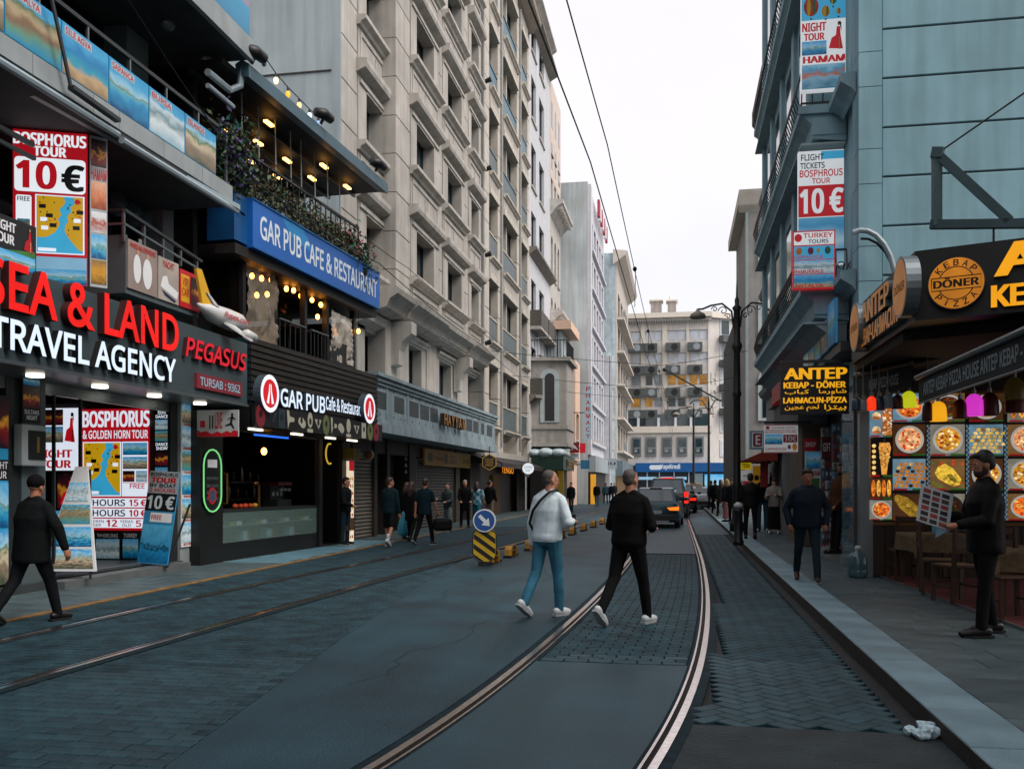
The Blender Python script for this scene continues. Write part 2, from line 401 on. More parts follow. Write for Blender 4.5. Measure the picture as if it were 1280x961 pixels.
# right pavement
b = B(); b.box(KERB + .03, 12, -12, 190, -.2, .085); pav = S('pavement', b, bed)
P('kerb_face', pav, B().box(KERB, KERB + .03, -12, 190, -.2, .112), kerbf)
def slab(parent, name, x0, x1, y0, y1, z, mat, big):
    q = B(); g = .004; hx, hy = (x1 - x0) / 2 - g, (y1 - y0) / 2 - g; c = .006
    sett_geo2(q, hx, hy, c); link(name, q.mesh(name, mat), parent, ((x0 + x1) / 2, (y0 + y1) / 2, z + rng.uniform(-.003, .003)), rng.uniform(-.003, .003))
def sett_geo2(q, hx, hy, c):
    q.add([(-hx, -hy, -.04), (hx, -hy, -.04), (hx, hy, -.04), (-hx, hy, -.04), (-hx, -hy, -c), (hx, -hy, -c), (hx, hy, -c), (-hx, hy, -c),
           (-hx + c, -hy + c, 0), (hx - c, -hy + c, 0), (hx - c, hy - c, 0), (-hx + c, hy - c, 0)],
          [(0, 1, 5, 4), (1, 2, 6, 5), (2, 3, 7, 6), (3, 0, 4, 7), (4, 5, 9, 8), (5, 6, 10, 9), (6, 7, 11, 10), (7, 4, 8, 11), (8, 9, 10, 11)])
y = 4.2
while y < 40:
    l = .62 + (rng.random() * .3); slab(pav, 'kerb_stone', KERB, KERB + .42, y, y + l, .12, kerbm, 1); y += l
row = 0; y = 4.2
while y < 40:
    wd = .42 if y < 12 else .5; x = KERB + .42 - (row % 2) * .3; first = True
    while x < 4.2:
        l = .62 + rng.random() * .25; x0 = max(x, KERB + .42); x1 = x + l
        if x1 - x0 > .08 and not (x0 > 3.3): slab(pav, 'paving_slab', x0, min(x1, 3.7), y, y + wd, .12, slabm, 1)
        x = x1
    y += wd; row += 1
b = B()
for i in range(150): b.box(KERB + .004, KERB + .416, 40 + i + .004, 40.996 + i, .08, .12)
for i in range(150):
    for k in range(4): b.box(KERB + .424 + k * .5, KERB + .916 + k * .5, 40 + i + .004, 40.996 + i, .08, .1195)
P('paving_slabs', pav, b, slabm, kind='stuff')
# left pavement, flush with the road
b = B(); b.box(-13, -7.82, -12, 190, -.2, -.025); pavl = S('pavement', b, bed)
y = 5.; row = 0
while y < 40:
    x = -9.95 + (row % 2) * .3
    while x < -7.9:
        x1 = min(x + .66, -7.83)
        slab(pavl, 'paving_slab', x, x1, y, y + .5, .004, ltile if (17.2 < y < 25 and x < -8.1) else slabm, 1); x = x1
    y += .5; row += 1
b = B()
for i in range(140): b.box(-10, -7.83, 40.004 + i, 40.99 + i, -.03, 0)
P('paving_slabs', pavl, b, slabm, kind='stuff')
b = B()
yy = 2.
while yy < 60:
    b.box(-7.82, -7.69, yy + .004, yy + .396, -.03, .006); yy += .4
P('yellow_edge_line', pavl, b, yellowp)
# ================================================================== printed boards
RED, WHITE, BLACK = M('print_red', '#b81422', v=0, r=.45), M('print_white', '#dfe3e6', v=.03, r=.45), M('print_black', '#101113', v=0, r=.5)
CYAN, YEL, NAVY = M('print_cyan', '#2f9fd0', v=.1, r=.4), M('print_yellow', '#d8a516', v=.1, r=.4), M('print_navy', '#16294a', v=0, r=.4)
GREEN, ORANGE, SKIN_P = M('print_green', '#3c7a3a', v=.2), M('print_orange', '#d9641c', v=.1), M('print_skin', '#c98d6a', v=0)
REDE, WHITEE, BLACKE = M('lit_red', '#b5101e', v=.05, e=.75), M('lit_white', '#e9f1ff', v=.03, e=.8), M('lit_black', '#0b0c0e', v=0)
CYANE, YELE = M('lit_cyan', '#3db6e6', v=.08, e=.6), M('lit_yellow', '#d9a916', v=.08, e=.6)
SEA = [(0, '#0d4a7a'), (.3, '#1d86b5'), (.45, '#5aa7b8'), (.5, '#6f7f62'), (.6, '#8fbfd6'), (1, '#3fa0d8')]
FALLS = [(0, '#2a86a8'), (.25, '#5f8f78'), (.45, '#7a5f45'), (.6, '#a89878'), (.75, '#566b4a'), (1, '#5fb2d8')]
SNOW = [(0, '#7fa8b8'), (.3, '#c9d6da'), (.5, '#6c8a92'), (.7, '#b9cfd8'), (1, '#5fb0dc')]
NIGHT = [(0, '#1a1420'), (.35, '#7a1a1a'), (.5, '#c98a2a'), (.62, '#3a1418'), (1, '#0c0a10')]
BEACH = [(0, '#8a7558'), (.25, '#b99d78'), (.36, '#2f93ad'), (.6, '#1777b0'), (1, '#58b4e2')]
TOWN = [(0, '#3f4a3a'), (.3, '#8a7a66'), (.48, '#c2b49a'), (.58, '#5d7a52'), (.7, '#9cc9de'), (1, '#3d95cf')]
def pic(key, stops, e=0., sc=6.5, d=.75): return PIC('picture_' + key + ('_lit' if e else ''), stops, sc, d, e)
class Board:
    """a flat board with prints on it; x0..x1, z0..z1 in the local plane of parent, front face at y-th"""
    def __init__(s, parent, x0, x1, z0, z1, y, mat, name='poster', th=.03, label=None, frame=None):
        s.x0, s.x1, s.z0, s.z1, s.y = x0, x1, z0, z1, y - th
        b = B(); b.box(x0, x1, y - th, y, z0, z1)
        s.o = P(name, parent, b, mat, label=label); s.lay = {}; s.n = 0
        if frame:
            f = B(); t = .03
            f.box(x0 - t, x0, y - th - .015, y, z0 - t, z1 + t); f.box(x1, x1 + t, y - th - .015, y, z0 - t, z1 + t)
            f.box(x0, x1, y - th - .015, y, z1, z1 + t); f.box(x0, x1, y - th - .015, y, z0 - t, z0); P('frame', s.o, f, frame)
    def c(s, f): return s.x0 + (s.x1 - s.x0) * f[0], s.x0 + (s.x1 - s.x0) * f[1], s.z0 + (s.z1 - s.z0) * f[2], s.z0 + (s.z1 - s.z0) * f[3]
    def b(s, mat, k):
        key = (mat.name, k)
        if key not in s.lay: s.lay[key] = (B(), mat, k)
        return s.lay[key][0]
    def t(s, text, x0, x1, z0, z1, mat, bold=.02, k=3):
        tx(s.b(mat, k), text, *s.c((x0, x1, z0, z1)), s.y - .002 * k, bold); return s
    def r(s, x0, x1, z0, z1, mat, k=1, rad=0):
        a = s.c((x0, x1, z0, z1)); b = s.b(mat, k); y = s.y - .002 * k
        if rad: b.rrect(*a, y, y + .001, rad)
        else: b.quad((a[0], y, a[2]), (a[1], y, a[2]), (a[1], y, a[3]), (a[0], y, a[3]))
        return s
    def poly(s, pts, mat, k=2):
        y = s.y - .002 * k; s.b(mat, k).quad(*[(s.x0 + (s.x1 - s.x0) * p[0], y, s.z0 + (s.z1 - s.z0) * p[1]) for p in pts]); return s
    def ball(s, x, z, rx, rz, mat, k=2, n=18):
        a = s.c((x - rx, x + rx, z - rz, z + rz)); s.b(mat, k).disc((a[0] + a[1]) / 2, (a[2] + a[3]) / 2, (a[1] - a[0]) / 2, (a[3] - a[2]) / 2, s.y - .002 * k, n); return s
    def p(s, x0, x1, z0, z1, mat, k=2):
        a = s.c((x0, x1, z0, z1)); q = B(); y = s.y - .002 * k
        q.add([(a[0], y, a[2]), (a[1], y, a[2]), (a[1], y, a[3]), (a[0], y, a[3])], [(0, 1, 2, 3)]); P('picture', s.o, q, mat); return s
    def map(s, x0, x1, z0, z1, e=True):
        cy, ye = (CYANE, YELE) if e else (CYAN, YEL); W = WHITEE if e else WHITE
        s.r(x0, x1, z0, z1, W, 2)
        ix, iz = (x1 - x0) * .03, (z1 - z0) * .02; x0 += ix; x1 -= ix; z0 += iz; z1 -= iz
        s.r(x0, x1, z0, z1, cy, 3)
        f = lambda pts: [(x0 + (x1 - x0) * a, z0 + (z1 - z0) * b_) for a, b_ in pts]
        s.poly(f([(0, .26), (.2, .27), (.34, .33), (.43, .4), (.5, .52), (.46, .6), (.54, .68), (.48, .76), (.56, .83), (.62, .9), (.58, 1), (0, 1)]), ye, 4)
        s.poly(f([(1, .04), (.9, .07), (.78, .18), (.66, .3), (.6, .4), (.62, .5), (.68, .56), (.66, .66), (.75, .74), (.73, .82), (.82, .88), (.8, 1), (1, 1)]), ye, 4)
        for a, b_, q in ((.05, .78, 0), (.08, .55, 1), (.2, .62, 0), (.1, .4, 1), (.8, .55, 1), (.78, .42, 0), (.86, .7, 0), (.28, .45, 0)):
            s.r(*[x0 + (x1 - x0) * w_ for w_ in (a, a + .15)], *[z0 + (z1 - z0) * w_ for w_ in (b_, b_ + .07)], (W if q else (NAVY if not e else BLACKE)), 5)
        rr = random.Random(3)
        for _ in range(26):
            s.ball(x0 + (x1 - x0) * (rr.uniform(.05, .48) if rr.random() < .55 else rr.uniform(.66, .95)), z0 + (z1 - z0) * rr.uniform(.32, .97), .008 * (x1 - x0) * 2, .007 * (z1 - z0) * 2, BLACKE if rr.random() < .6 else (REDE if e else RED), 5, 8)
        s.r(x0 + (x1 - x0) * .03, x0 + (x1 - x0) * .42, z0 + (z1 - z0) * .02, z0 + (z1 - z0) * .08, W, 5)
        s.ball(x0 + (x1 - x0) * .88, z0 + (z1 - z0) * .92, .06 * (x1 - x0), .045 * (z1 - z0), REDE if e else RED, 6)
        return s
    def dancer(s, x, z0, z1, wd, mat=None, k=4):
        """a printed dancer in a red dress"""
        h = z1 - z0; m_ = mat or RED; sk = SKIN_P
        s.poly([(x - wd, z0 + h * .05), (x + wd * .6, z0), (x + wd * .3, z0 + h * .55), (x + wd * .28, z0 + h * .8), (x - wd * .1, z0 + h * .8), (x - wd * .2, z0 + h * .5), (x - wd * .7, z0 + h * .4)], m_, k)
        s.ball(x + wd * .12, z0 + h * .9, wd * .16, h * .07, sk, k + 1, 10); s.poly([(x + wd * .05, z0 + h * .99), (x + wd * .4, z0 + h * .95), (x + wd * .42, z0 + h * .6), (x + wd * .25, z0 + h * .85)], BLACK, k + 1)
        s.poly([(x + wd * .1, z0 + h * .42), (x + wd * .28, z0 + h * .42), (x + wd * .25, z0), (x + wd * .12, z0)], sk, k + 1); return s
    def end(s):
        for b, m_, k in s.lay.values(): P('lettering' if k >= 3 else 'print', s.o, b, m_)
        return s.o

# ================================================================== travel agency building, left foreground
dark = M('dark_wall', '#1b1f20', r=.6, v=.3); dkmet = M('dark_metal', '#23282a', r=.45, v=.2); grey = M('grey_panel', '#4b585c', r=.5, v=.12)
fascia_m = M('sign_grey', '#39464b', r=.45, v=.08); lgrey = M('light_panel', '#8d9698', r=.5, v=.1, streak=.15); black = M('black_paint', '#0f1112', r=.5, v=.2)
glassd = M('dark_glass', '#0b1216', r=.06, v=0, spec=.6); steelg = M('grey_steel', '#7d868a', r=.35, m=.8, v=.1); pipe = M('pipe_grey', '#8fa0a8', r=.4, v=.1)
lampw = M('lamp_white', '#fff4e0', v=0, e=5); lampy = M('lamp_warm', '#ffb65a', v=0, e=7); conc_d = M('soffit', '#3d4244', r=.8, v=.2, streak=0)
F1 = F(-9.5, 0, 90)
ag = TF('travel_agency_building', 'grey travel agency building at the left edge with poster covered balconies', 'building', F1)
xr = 16.9
b = B(); b.box(6, xr, 6, 6.2, 0, 12); b.box(6, xr, 0.9, 6, 3.2, 3.4); b.box(6, xr, -.1, 6, 7.02, 7.2); b.box(5, xr, 0.7, 6, 9.9, 10.2); b.box(xr - .3, xr, 0.9, 6, 4.6, 10)
b.box(-45, 6, 0, 6, 0, 19); b.box(6, xr, 6, 9, 0, 19); P('wall', ag, b, dark)  # first box is an unseen wing behind the camera, added to darken the foreground
# ground floor room with the lit tour posters on its far end wall
ENDY = 16.35
b = B(); b.box(8, ENDY, -.1, 5.8, -.02, .13); P('shop_floor', ag, b, M('shop_floor', '#3a3f40', r=.35, v=.15))
b = B(); b.box(8, ENDY, .05, 5.8, 3.28, 3.2); P('ceiling', ag, b, M('shop_ceiling', '#55585a', v=.05))
b = B(); b.box(ENDY, ENDY + .1, .1, 5.9, 0, 3.25); P('end_wall', ag, b, M('shop_wall', '#2e2c2b', v=.1))
# columns
pX = [(F1.x(27), F1.x(57)), (F1.x(213), F1.x(225)), (F1.x(225, -.05), F1.x(244, -.05)), (F1.x(-40), F1.x(-6))]
b = B(); b.box(pX[0][0], pX[0][1], 0, .35, 0, 3.3); P('column', ag, b, grey)
b = B(); b.box(pX[1][0], pX[1][1], 0, .06, 0, 3.3); P('column', ag, b, dkmet)
b = B(); b.box(pX[2][0], pX[2][1], -.05, .05, 0, 3.3); P('column', ag, b, lgrey)
b = B(); b.box(F1.x(9), F1.x(26), .02, .2, 0.1, 3.3); P('door_panel', ag, b, dkmet)
b = B(); b.box(8, pX[1][0], .03, .12, 2.98, 3.2); b.box(pX[0][1], pX[1][0], .03, .1, .1, .18); P('window_frame', ag, b, steelg)
b = B()
for px in (71, 104): b.box(F1.x(px), F1.x(px) + .03, .04, .09, .18, 2.98)
P('window_mullion', ag, b, dkmet)
# sign band
z0, z1, yS = 3.2, 4.42, -1.0
b = B(); b.box(6, F1.x(309, yS), yS, .9, z0, z1); sg = P('sign_fascia', ag, b, fascia_m)
b = B(); b.box(6, F1.x(309, yS), yS - .03, .5, z0 - .05, z0); P('trim', sg, b, steelg)
rl = M('neon_red_face', '#e0150f', v=.25, vs=1.2, e=1.05, r=.4); wl = M('neon_white_face', '#dcebff', v=.04, e=.95, r=.4); rl2 = M('red_letter', '#e3122c', v=.05, e=.7)
a = F1.rectr(-26, 222, 396, 442, yS - .1); letters(sg, 'SEA & LAND', a, yS, .12, rl, M('letter_side_red', '#3a0a0c', v=0), .035, label='red glowing letters')
a = F1.rectr(-13, 220, 449, 479, yS - .1); letters(sg, 'TRAVEL AGENCY', a, yS, .1, wl, black, .035, label='white glowing letters')
a = F1.rectr(232, 308.5, 443, 465, yS - .08); letters(sg, 'PEGASUS', a, yS, .08, rl2, M('letter_side_red', '#3a0a0c', v=0), .035, .2, label='small slanted red letters')
a = F1.rect(243, 300, 466, 484.5, yS); pb = Board(sg, *a, yS, M('plate_red', '#7a1f2c', v=.05), 'plate', .05); pb.t('TURSAB : 9362', .06, .94, .2, .8, M('plate_text', '#8fb4c4', v=0), .03); pb.end()
for px, py in ((44, 463), (125, 477), (193, 488), (250, 495)):
    x = F1.x(px, -.55); b = B(); b.lathe([(.12, 0), (.12, .03)], (x, -.55, z0 - .085), 14); P('downlight', ag, b, lampw)
# model aeroplane on the sign
ae = T('model_aeroplane', 'white model aeroplane with yellow tail on the corner of the grey sign', 'model', F1.world(F1.x(247, -1), -1., 4.56), F1.rot)
L = F1.x(304, -1.) - F1.x(247, -1.); wm = M('plane_white', '#c4c8c8', r=.35, v=.06)
b = B(); b.tube([(0, 0, .28), (.1 * L, 0, .25), (.3 * L, 0, .21), (.62 * L, 0, .2), (.86 * L, 0, .2), (.96 * L, 0, .19), (L, 0, .18)], [.02, .07, .17, .2, .19, .13, .03], 14); P('fuselage', ae, b, wm, True)
b = B(); b.prism([(-.05 * L, .9), (.06 * L, .92), (.3 * L, .36), (.08 * L, .3)], -.025, .025); P('tail_fin', ae, b, YEL)
b = B()
b.add([(.42 * L, -.1, .12), (.64 * L, -.1, .12), (.66 * L, -.5, -.2), (.58 * L, -.52, -.22), (.42 * L, -.1, .07), (.64 * L, -.1, .07), (.66 * L, -.5, -.23), (.58 * L, -.52, -.25)], [(0, 1, 2, 3), (7, 6, 5, 4), (0, 4, 5, 1), (1, 5, 6, 2), (2, 6, 7, 3), (3, 7, 4, 0)])
b.add([(.42 * L, .1, .2), (.6 * L, .1, .2), (.3 * L, .7, .75), (.24 * L, .72, .78), (.42 * L, .1, .15), (.6 * L, .1, .15), (.3 * L, .7, .72), (.24 * L, .72, .75)], [(0, 1, 2, 3), (7, 6, 5, 4), (0, 4, 5, 1), (1, 5, 6, 2), (2, 6, 7, 3), (3, 7, 4, 0)]); P('wing', ae, b, wm)
b = B(); b.prism([(.0, .26), (.12 * L, .24), (-.1 * L, .42), (-.14 * L, .42)], -.32, -.28); P('tailplane', ae, b, wm)
b = B(); b.tube([(.56 * L, -.42, -.1), (.6 * L, -.42, -.11), (.78 * L, -.42, -.13)], [.07, .1, .09], 10); P('engine', ae, b, wm, True)
b = B(); tx(b, 'flypgs.com', .36 * L, .92 * L, .13, .27, -.205, .02); P('lettering', ae, b, RED)
# posters on columns
F1c = F1
a = F1.rect(225.5, 243.5, 503, 684, -.06)
pb = Board(ag, *a, -.06, WHITE, 'poster_strip', .02)
for i, (k, st, cap) in enumerate((('a', TOWN, 'ISTANBUL'), ('b', SNOW, 'PAMUKKALE'), ('c', FALLS, 'TROYA'), ('d', SEA, 'PAMUKKALE'), ('e', TOWN, 'ANKARA'), ('f', SNOW, 'EFES'))):
    zt = 1 - i / 6; pb.p(.04, .96, zt - .135, zt, pic('strip' + k, st, .25)); pb.t(cap, .15, .85, zt - .155, zt - .14, RED, .02)
pb.end()
pb = Board(ag, *F1.rect(27, 50, 470, 527, -.02), -.0, BLACK, 'poster', .03); pb.p(.05, .95, .32, .8, pic('night1', NIGHT, .15, 7)); pb.p(.05, .95, .82, 1, pic('seatop', SEA, .2)); pb.t('SULTANS\nNIGHT', .1, .9, .06, .28, WHITE, .02); pb.end()
pb = Board(ag, *F1.rect(-30, 8, 490, 735, .0), .0, CYAN, 'poster', .03); pb.p(0, 1, .72, 1, pic('fire', NIGHT, .3, 3)); pb.r(0, 1, .55, .66, BLACK).t('NIGHT\nTOUR', .3, .98, .56, .65, WHITE, .03); pb.p(0, 1, .3, .54, pic('sea2', SEA, .2)); pb.p(0, 1, 0, .29, pic('town3', TOWN, .15)); pb.end()
bx = T('display_cabinet', 'grey wall cabinet with dark front and yellow notice on the agency column', 'cabinet', F1.loc, F1.rot)
a = F1.rect(28, 57, 530, 582, -.15); b = B(); b.box(a[0], a[1], -.15, 0, a[2], a[3]); P('housing', bx, b, lgrey, bevel=.015)
b = B(); b.box(a[0] + .12, a[1] - .02, -.17, -.15, a[2] + .1, a[3] - .08); P('screen', bx, b, black)
b = B(); b.box(a[0] + .28, a[1] - .16, -.174, -.17, a[2] + .2, a[3] - .17); P('notice', bx, b, M('dull_yellow', '#5d4a14', v=.3))
# lit end wall: facing the camera
FE = F(0, ENDY, 0)
pn = TF('poster_wall', 'glowing red and white tour poster with yellow map inside the agency window', 'poster', FE)
pb = Board(pn, *FE.rect(104, 187, 512, 662), 0, REDE, 'lit_panel', .05)
pb.t('BOSPHORUS', .02, 1.02, .85, .985, WHITEE, .04); pb.t('& GOLDEN HORN TOUR', .02, 1.0, .755, .825, WHITEE, .03)
pb.map(.02, .6, .28, .73)
pb.r(.61, 1, .28, .73, WHITEE, 2); pb.p(.625, .99, .62, .72, pic('bridge', SEA, .5), 3); pb.p(.625, .99, .505, .605, pic('palace', TOWN, .5), 3); pb.p(.625, .8, .4, .49, pic('d1', NIGHT, .5), 3); pb.p(.82, .99, .4, .49, pic('d2', SNOW, .5), 3)
pb.t('FREE', .73, .95, .345, .385, REDE, .03); pb.r(.62, .99, .39, .395, REDE, 3)
pb.r(.015, .985, .19, .265, WHITEE, 1, .02); pb.r(.015, .985, .105, .18, WHITEE, 1, .02); pb.r(.015, .985, .02, .095, WHITEE, 1, .02)
for z, n_, pr in ((.2, '3', '15 €'), (.115, '2', '10 €')):
    pb.t(n_, .045, .11, z, z + .055, REDE, .04); pb.t('HOURS', .17, .66, z, z + .055, BLACKE, .035); pb.t(pr, .72, .97, z, z + .055, REDE, .04)
pb.t('CHILDREN\nUNDER', .03, .34, .03, .085, BLACKE, .01); pb.t('12', .38, .54, .03, .088, REDE, .04); pb.t('YERAS\nOLD', .58, .78, .03, .085, BLACKE, .01); pb.t('5', .82, .9, .03, .085, REDE, .03); pb.end()
pn2 = TF('poster_wall', 'glowing night tour poster with a red dressed dancer behind the agency glass', 'poster', FE)
pb = Board(pn2, *FE.rect(40, 102.5, 511, 662), 0, WHITEE, 'lit_panel', .05)
pb.dancer(.82, .72, .97, .13, REDE); pb.p(.2, .66, .86, .99, pic('shipn', NIGHT, .3)); pb.p(.2, .66, .72, .85, pic('band', TOWN, .3))
pb.r(0, 1, 0, .52, M('lit_dark_red', '#1c0508', v=.2), 1); pb.r(.1, .94, .49, .68, WHITEE, 3, .06); pb.t('NIGHT', .12, .84, .595, .66, REDE, .04, 5); pb.t('TOUR', .2, .82, .51, .575, REDE, .04, 5)
pb.p(.55, 1, .18, .47, pic('dancer2', NIGHT, .5, 3), 2); pb.dancer(.8, .2, .46, .2, REDE, 5); pb.p(.1, 1, 0, .16, pic('blue3', SEA, .5), 2); pb.end()
for i, (xl, xr_, cap) in enumerate(((100, 118, 'HAMAM'), (119.5, 152, 'WHIRLING'), (153.5, 175, 'TURKEY'))):
    b_ = TF('photo_board', ('small dark photo board under the lit poster, left of three', 'small dark photo board under the lit poster, widest of three', 'small dark photo board under the lit poster, beside the leaning board')[i], 'poster', FE, 'photo boards under the lit tour poster')
    pb = Board(b_, *FE.rect(xl, xr_, 664, 699, -.1), -.1, BLACK, 'board', .03); pb.p(.05, .95, .05, .74, pic('hm%d' % i, (NIGHT, SNOW, SEA)[i], .12)); pb.t(cap, .1, .9, .79, .93, WHITE, .02); pb.end()
b_ = TF('dance_poster', 'narrow black dance show poster between the window edge and leaning board', 'poster', FE)
pb = Board(b_, *FE.rect(194, 213, 512, 602, -.1), -.1, BLACKE, 'board', .03)
pb.t('SUFI\nDANCE', .1, .9, .88, .98, WHITEE, .02); pb.p(.06, .94, .72, .86, pic('sf1', SNOW, .4)); pb.p(.06, .94, .56, .7, pic('sf2', FALLS, .4)); pb.t('DANCE\nSHOW', .1, .9, .44, .54, WHITEE, .02); pb.p(.06, .94, .22, .42, pic('sf3', NIGHT, .5)); pb.p(.06, .94, .02, .2, pic('sf4', SEA, .3)); pb.end()
# free standing boards in front
b = B(); b.box(F1.x(50), F1.x(213), -.42, .02, -.02, .13); P('doorstep', ag, b, M('step_stone', '#5a5f60', r=.45, v=.2))
FB = F(-9.3, F1.x(191, -.2), -4, .13)
st = T('standing_board', 'tall grey and blue ten euro boat tour board leaning on the agency doorway', 'sign board', FB.loc, FB.rot); st.rotation_euler = (R(-9), R(3), R(-4))
h = 1.72; pb = Board(st, -.31, .31, .03, h, 0, M('board_blue', '#2b85b4', v=.1), 'board', .03)
pb.r(0, 1, .76, 1, M('board_pale', '#9aa4a8', v=.05), 1); pb.r(0, 1, .57, .76, BLACK, 1)
pb.t('BOSPHORUS', .04, .96, .945, .985, BLACK, .03); pb.t('TOUR', .08, .92, .875, .935, RED, .045); pb.t('BY BOAT', .06, .94, .825, .865, BLACK, .03); pb.t('2 HOURS', .06, .94, .775, .815, RED, .03)
pb.t('10 €', .05, .95, .59, .735, M('board_white', '#b9c9d0', v=.04), .05); pb.p(.02, .98, .02, .42, pic('boat', [(0, '#0f5f92'), (.3, '#1f8ac0'), (.42, '#123c58'), (.5, '#3a94c2'), (1, '#58b4dc')], 0)); pb.r(.22, .94, .45, .55, WHITE, 2); pb.t('FREE', .26, .6, .475, .525, RED, .03); pb.end()
b = B(); b.bar((-.28, .02, 0), (-.28, .45, 1.2), .03, .03); b.bar((.28, .02, 0), (.28, .45, 1.2), .03, .03); P('prop_leg', st, b, dkmet)
pos = Vector((-9.32, F1.x(86, -.2), .13)); ez = T('display_easel', 'white folding easel of tour leaflets inside the agency window', 'easel', pos, R(8))
b = B(); b.add([(-.45, 0, .12), (.45, 0, .12), (.1, .42, 1.75), (-.1, .42, 1.75), (-.45, .03, .12), (.45, .03, .12), (.1, .45, 1.75), (-.1, .45, 1.75)], [(0, 1, 2, 3), (7, 6, 5, 4), (0, 4, 5, 1), (1, 5, 6, 2), (2, 6, 7, 3), (3, 7, 4, 0)]); P('panel', ez, b, WHITE)
for z, w_, k in ((.16, .4, 'ez1'), (.5, .33, 'ez2'), (.85, .26, 'ez3'), (1.2, .18, 'ez4')):
    q = B(); f = lambda zz: .42 * (zz - .12) / 1.63 - .006
    q.quad((-w_, f(z), z), (w_, f(z), z), (w_ * .85, f(z + .3), z + .3), (-w_ * .85, f(z + .3), z + .3)); P('leaflet', ez, q, pic(k, (TOWN, SEA, FALLS, SNOW)[int(k[-1]) - 1], .2, 9, 1.5))
for s in (-1, 1):
    q = B(); q.bar((s * .36, 0, 0), (s * .1, .5, 1.7), .03, .03); P('leg', ez, q, dkmet)
pos = ground(97, 690, .13)
# first floor
b = B(); b.box(7, F1.x(204, .8), .8, .9, 4.6, 7.02); win = P('window', ag, b, glassd)
b = B()
for px in (133, 168, 184, 205): x = F1.x(px, .8); b.box(x, x + .05, .74, .8, 4.6, 7.02)
P('mullion', win, b, dkmet)
b = B(); b.box(F1.x(168, .8) + .05, F1.x(180, .8), .77, .79, 5.2, 6.35); P('curtain', win, b, M('curtain_white', '#cfd8dc', v=.1, e=.25))
for i, (px, pw) in enumerate(((205, 232), (233, 258))):
    b = B(); b.cham(F1.x(px, .3), F1.x(pw, .3) - .02, .3 - .04 * i, .9, 4.6, 7.02, .02); P('wall_panel', ag, b, lgrey)
for i, (px, py) in enumerate(((147, 255), (166, 268), (180, 279))):
    x, z = F1.pt(px, py, .5); lp = T('hanging_lamp', ('round glass hanging lamp nearest the hamam banner', 'middle round glass lamp behind the first floor railing', 'round glass hanging lamp nearest the grey wall panel')[i], 'lamp', F1.world(x, .5, z), F1.rot, 'glass lamps hanging on the first floor')
    b = B(); b.ell((0, 0, 0), (.17, .17, .24), 14, 10); P('globe', lp, b, M('globe_glass', '#56747e', r=.1, v=0, alpha=.45), True)
    b = B(); b.tube([(0, 0, .22), (0, 0, 6.98 - z)], .012, 5); P('cord', lp, b, black)
# balcony with three posters, and its rail
ya = -.75; x0, x1 = F1.x(157, ya), F1.x(248, ya); zb, zt = 4.72, 5.62
b = B(); b.box(x0, x1, ya, .8, 4.68, 4.8); b.box(x0, x0 + .05, ya, .8, 4.8, zt); P('balcony', ag, b, grey)
xx = [x0, F1.x(195, ya), F1.x(222, ya), x1]
for i in range(3):
    pb = Board(ag, xx[i] + .02, xx[i + 1] - .02, zb + .05, zt - .06 - .06 * i, ya - .002, (M('poster_taupe', '#8d7f78', v=.15), M('poster_pale', '#a29a92', v=.15), RED)[i], 'balcony_poster', .03)
    if i == 0: pb.t('WHIRLING DERVISHES', .06, .94, .84, .95, RED, .02); pb.ball(.3, .45, .13, .3, WHITE); pb.ball(.65, .42, .16, .32, WHITE); pb.ball(.32, .8, .04, .06, SKIN_P, 3); pb.ball(.66, .78, .04, .06, SKIN_P, 3)
    if i == 1: pb.t('YACHT', .2, .75, .78, .94, RED, .03); pb.poly([(.1, .3), (.9, .12), (.98, .3), (.5, .42), (.4, .6), (.2, .55)], WHITE, 2); pb.poly([(.15, .24), (.85, .08), (.8, .02), (.3, .12)], NAVY, 2)
    if i == 2: pb.r(.06, .48, .15, .88, YEL); pb.t('VIP\nCAR', .1, .44, .3, .8, RED, .03); pb.p(.55, .95, .15, .9, pic('balc', NIGHT, 0))
    pb.end()
rl_ = T('balcony_railing', 'steel double rail along the agency first floor balcony with three posters', 'railing', F1.loc, F1.rot)
b = B(); b.bar((x0 - .05, ya, 6.0), (x1 + .1, ya, 5.75), .06, .05); b.bar((x0 - .05, ya, 6.0), (x0 - .05, .7, 6.0), .06, .05); P('top_rail', rl_, b, dkmet)
b = B(); b.bar((x0 - .05, ya, 5.78), (x1 + .1, ya, 5.58), .035, .035); b.bar((x0 - .05, ya, 5.78), (x0 - .05, .7, 5.78), .035, .035); P('middle_rail', rl_, b, steelg)
for i in range(5):
    x = x0 + (x1 - x0) * i / 4 - .04; b = B(); b.bar((x, ya + .01, 5.5), (x, ya + .01, 6.0 - .06 * i), .04, .04); P('post', rl_, b, steelg)
# night tour banner with rail at the frame edge
bn = TF('night_tour_banner', 'dark night tour banner with a belly dancer hung on the railing at the left edge', 'banner', F1)
pb = Board(bn, *F1.rect(-40, 42, 252, 322, -.7), -.7, M('banner_dark', '#15191c', v=.1), 'banner', .04)
pb.t('NIGHT\nTOUR', .3, .66, .48, .9, WHITE, .04); pb.dancer(.88, .45, .93, .09); pb.p(.02, .98, .03, .36, pic('ship', SEA, .15)); pb.poly([(.5, .36), (.98, .5), (.98, .36)], GREEN); pb.end()
b = B(); b.bar((8, -.74, 6.1), (F1.x(40, -.7), -.74, 6.1), .05, .05); b.bar((8, -.74, 6.28), (F1.x(38, -.7), -.74, 6.28), .06, .06); P('rail', bn, b, dkmet)
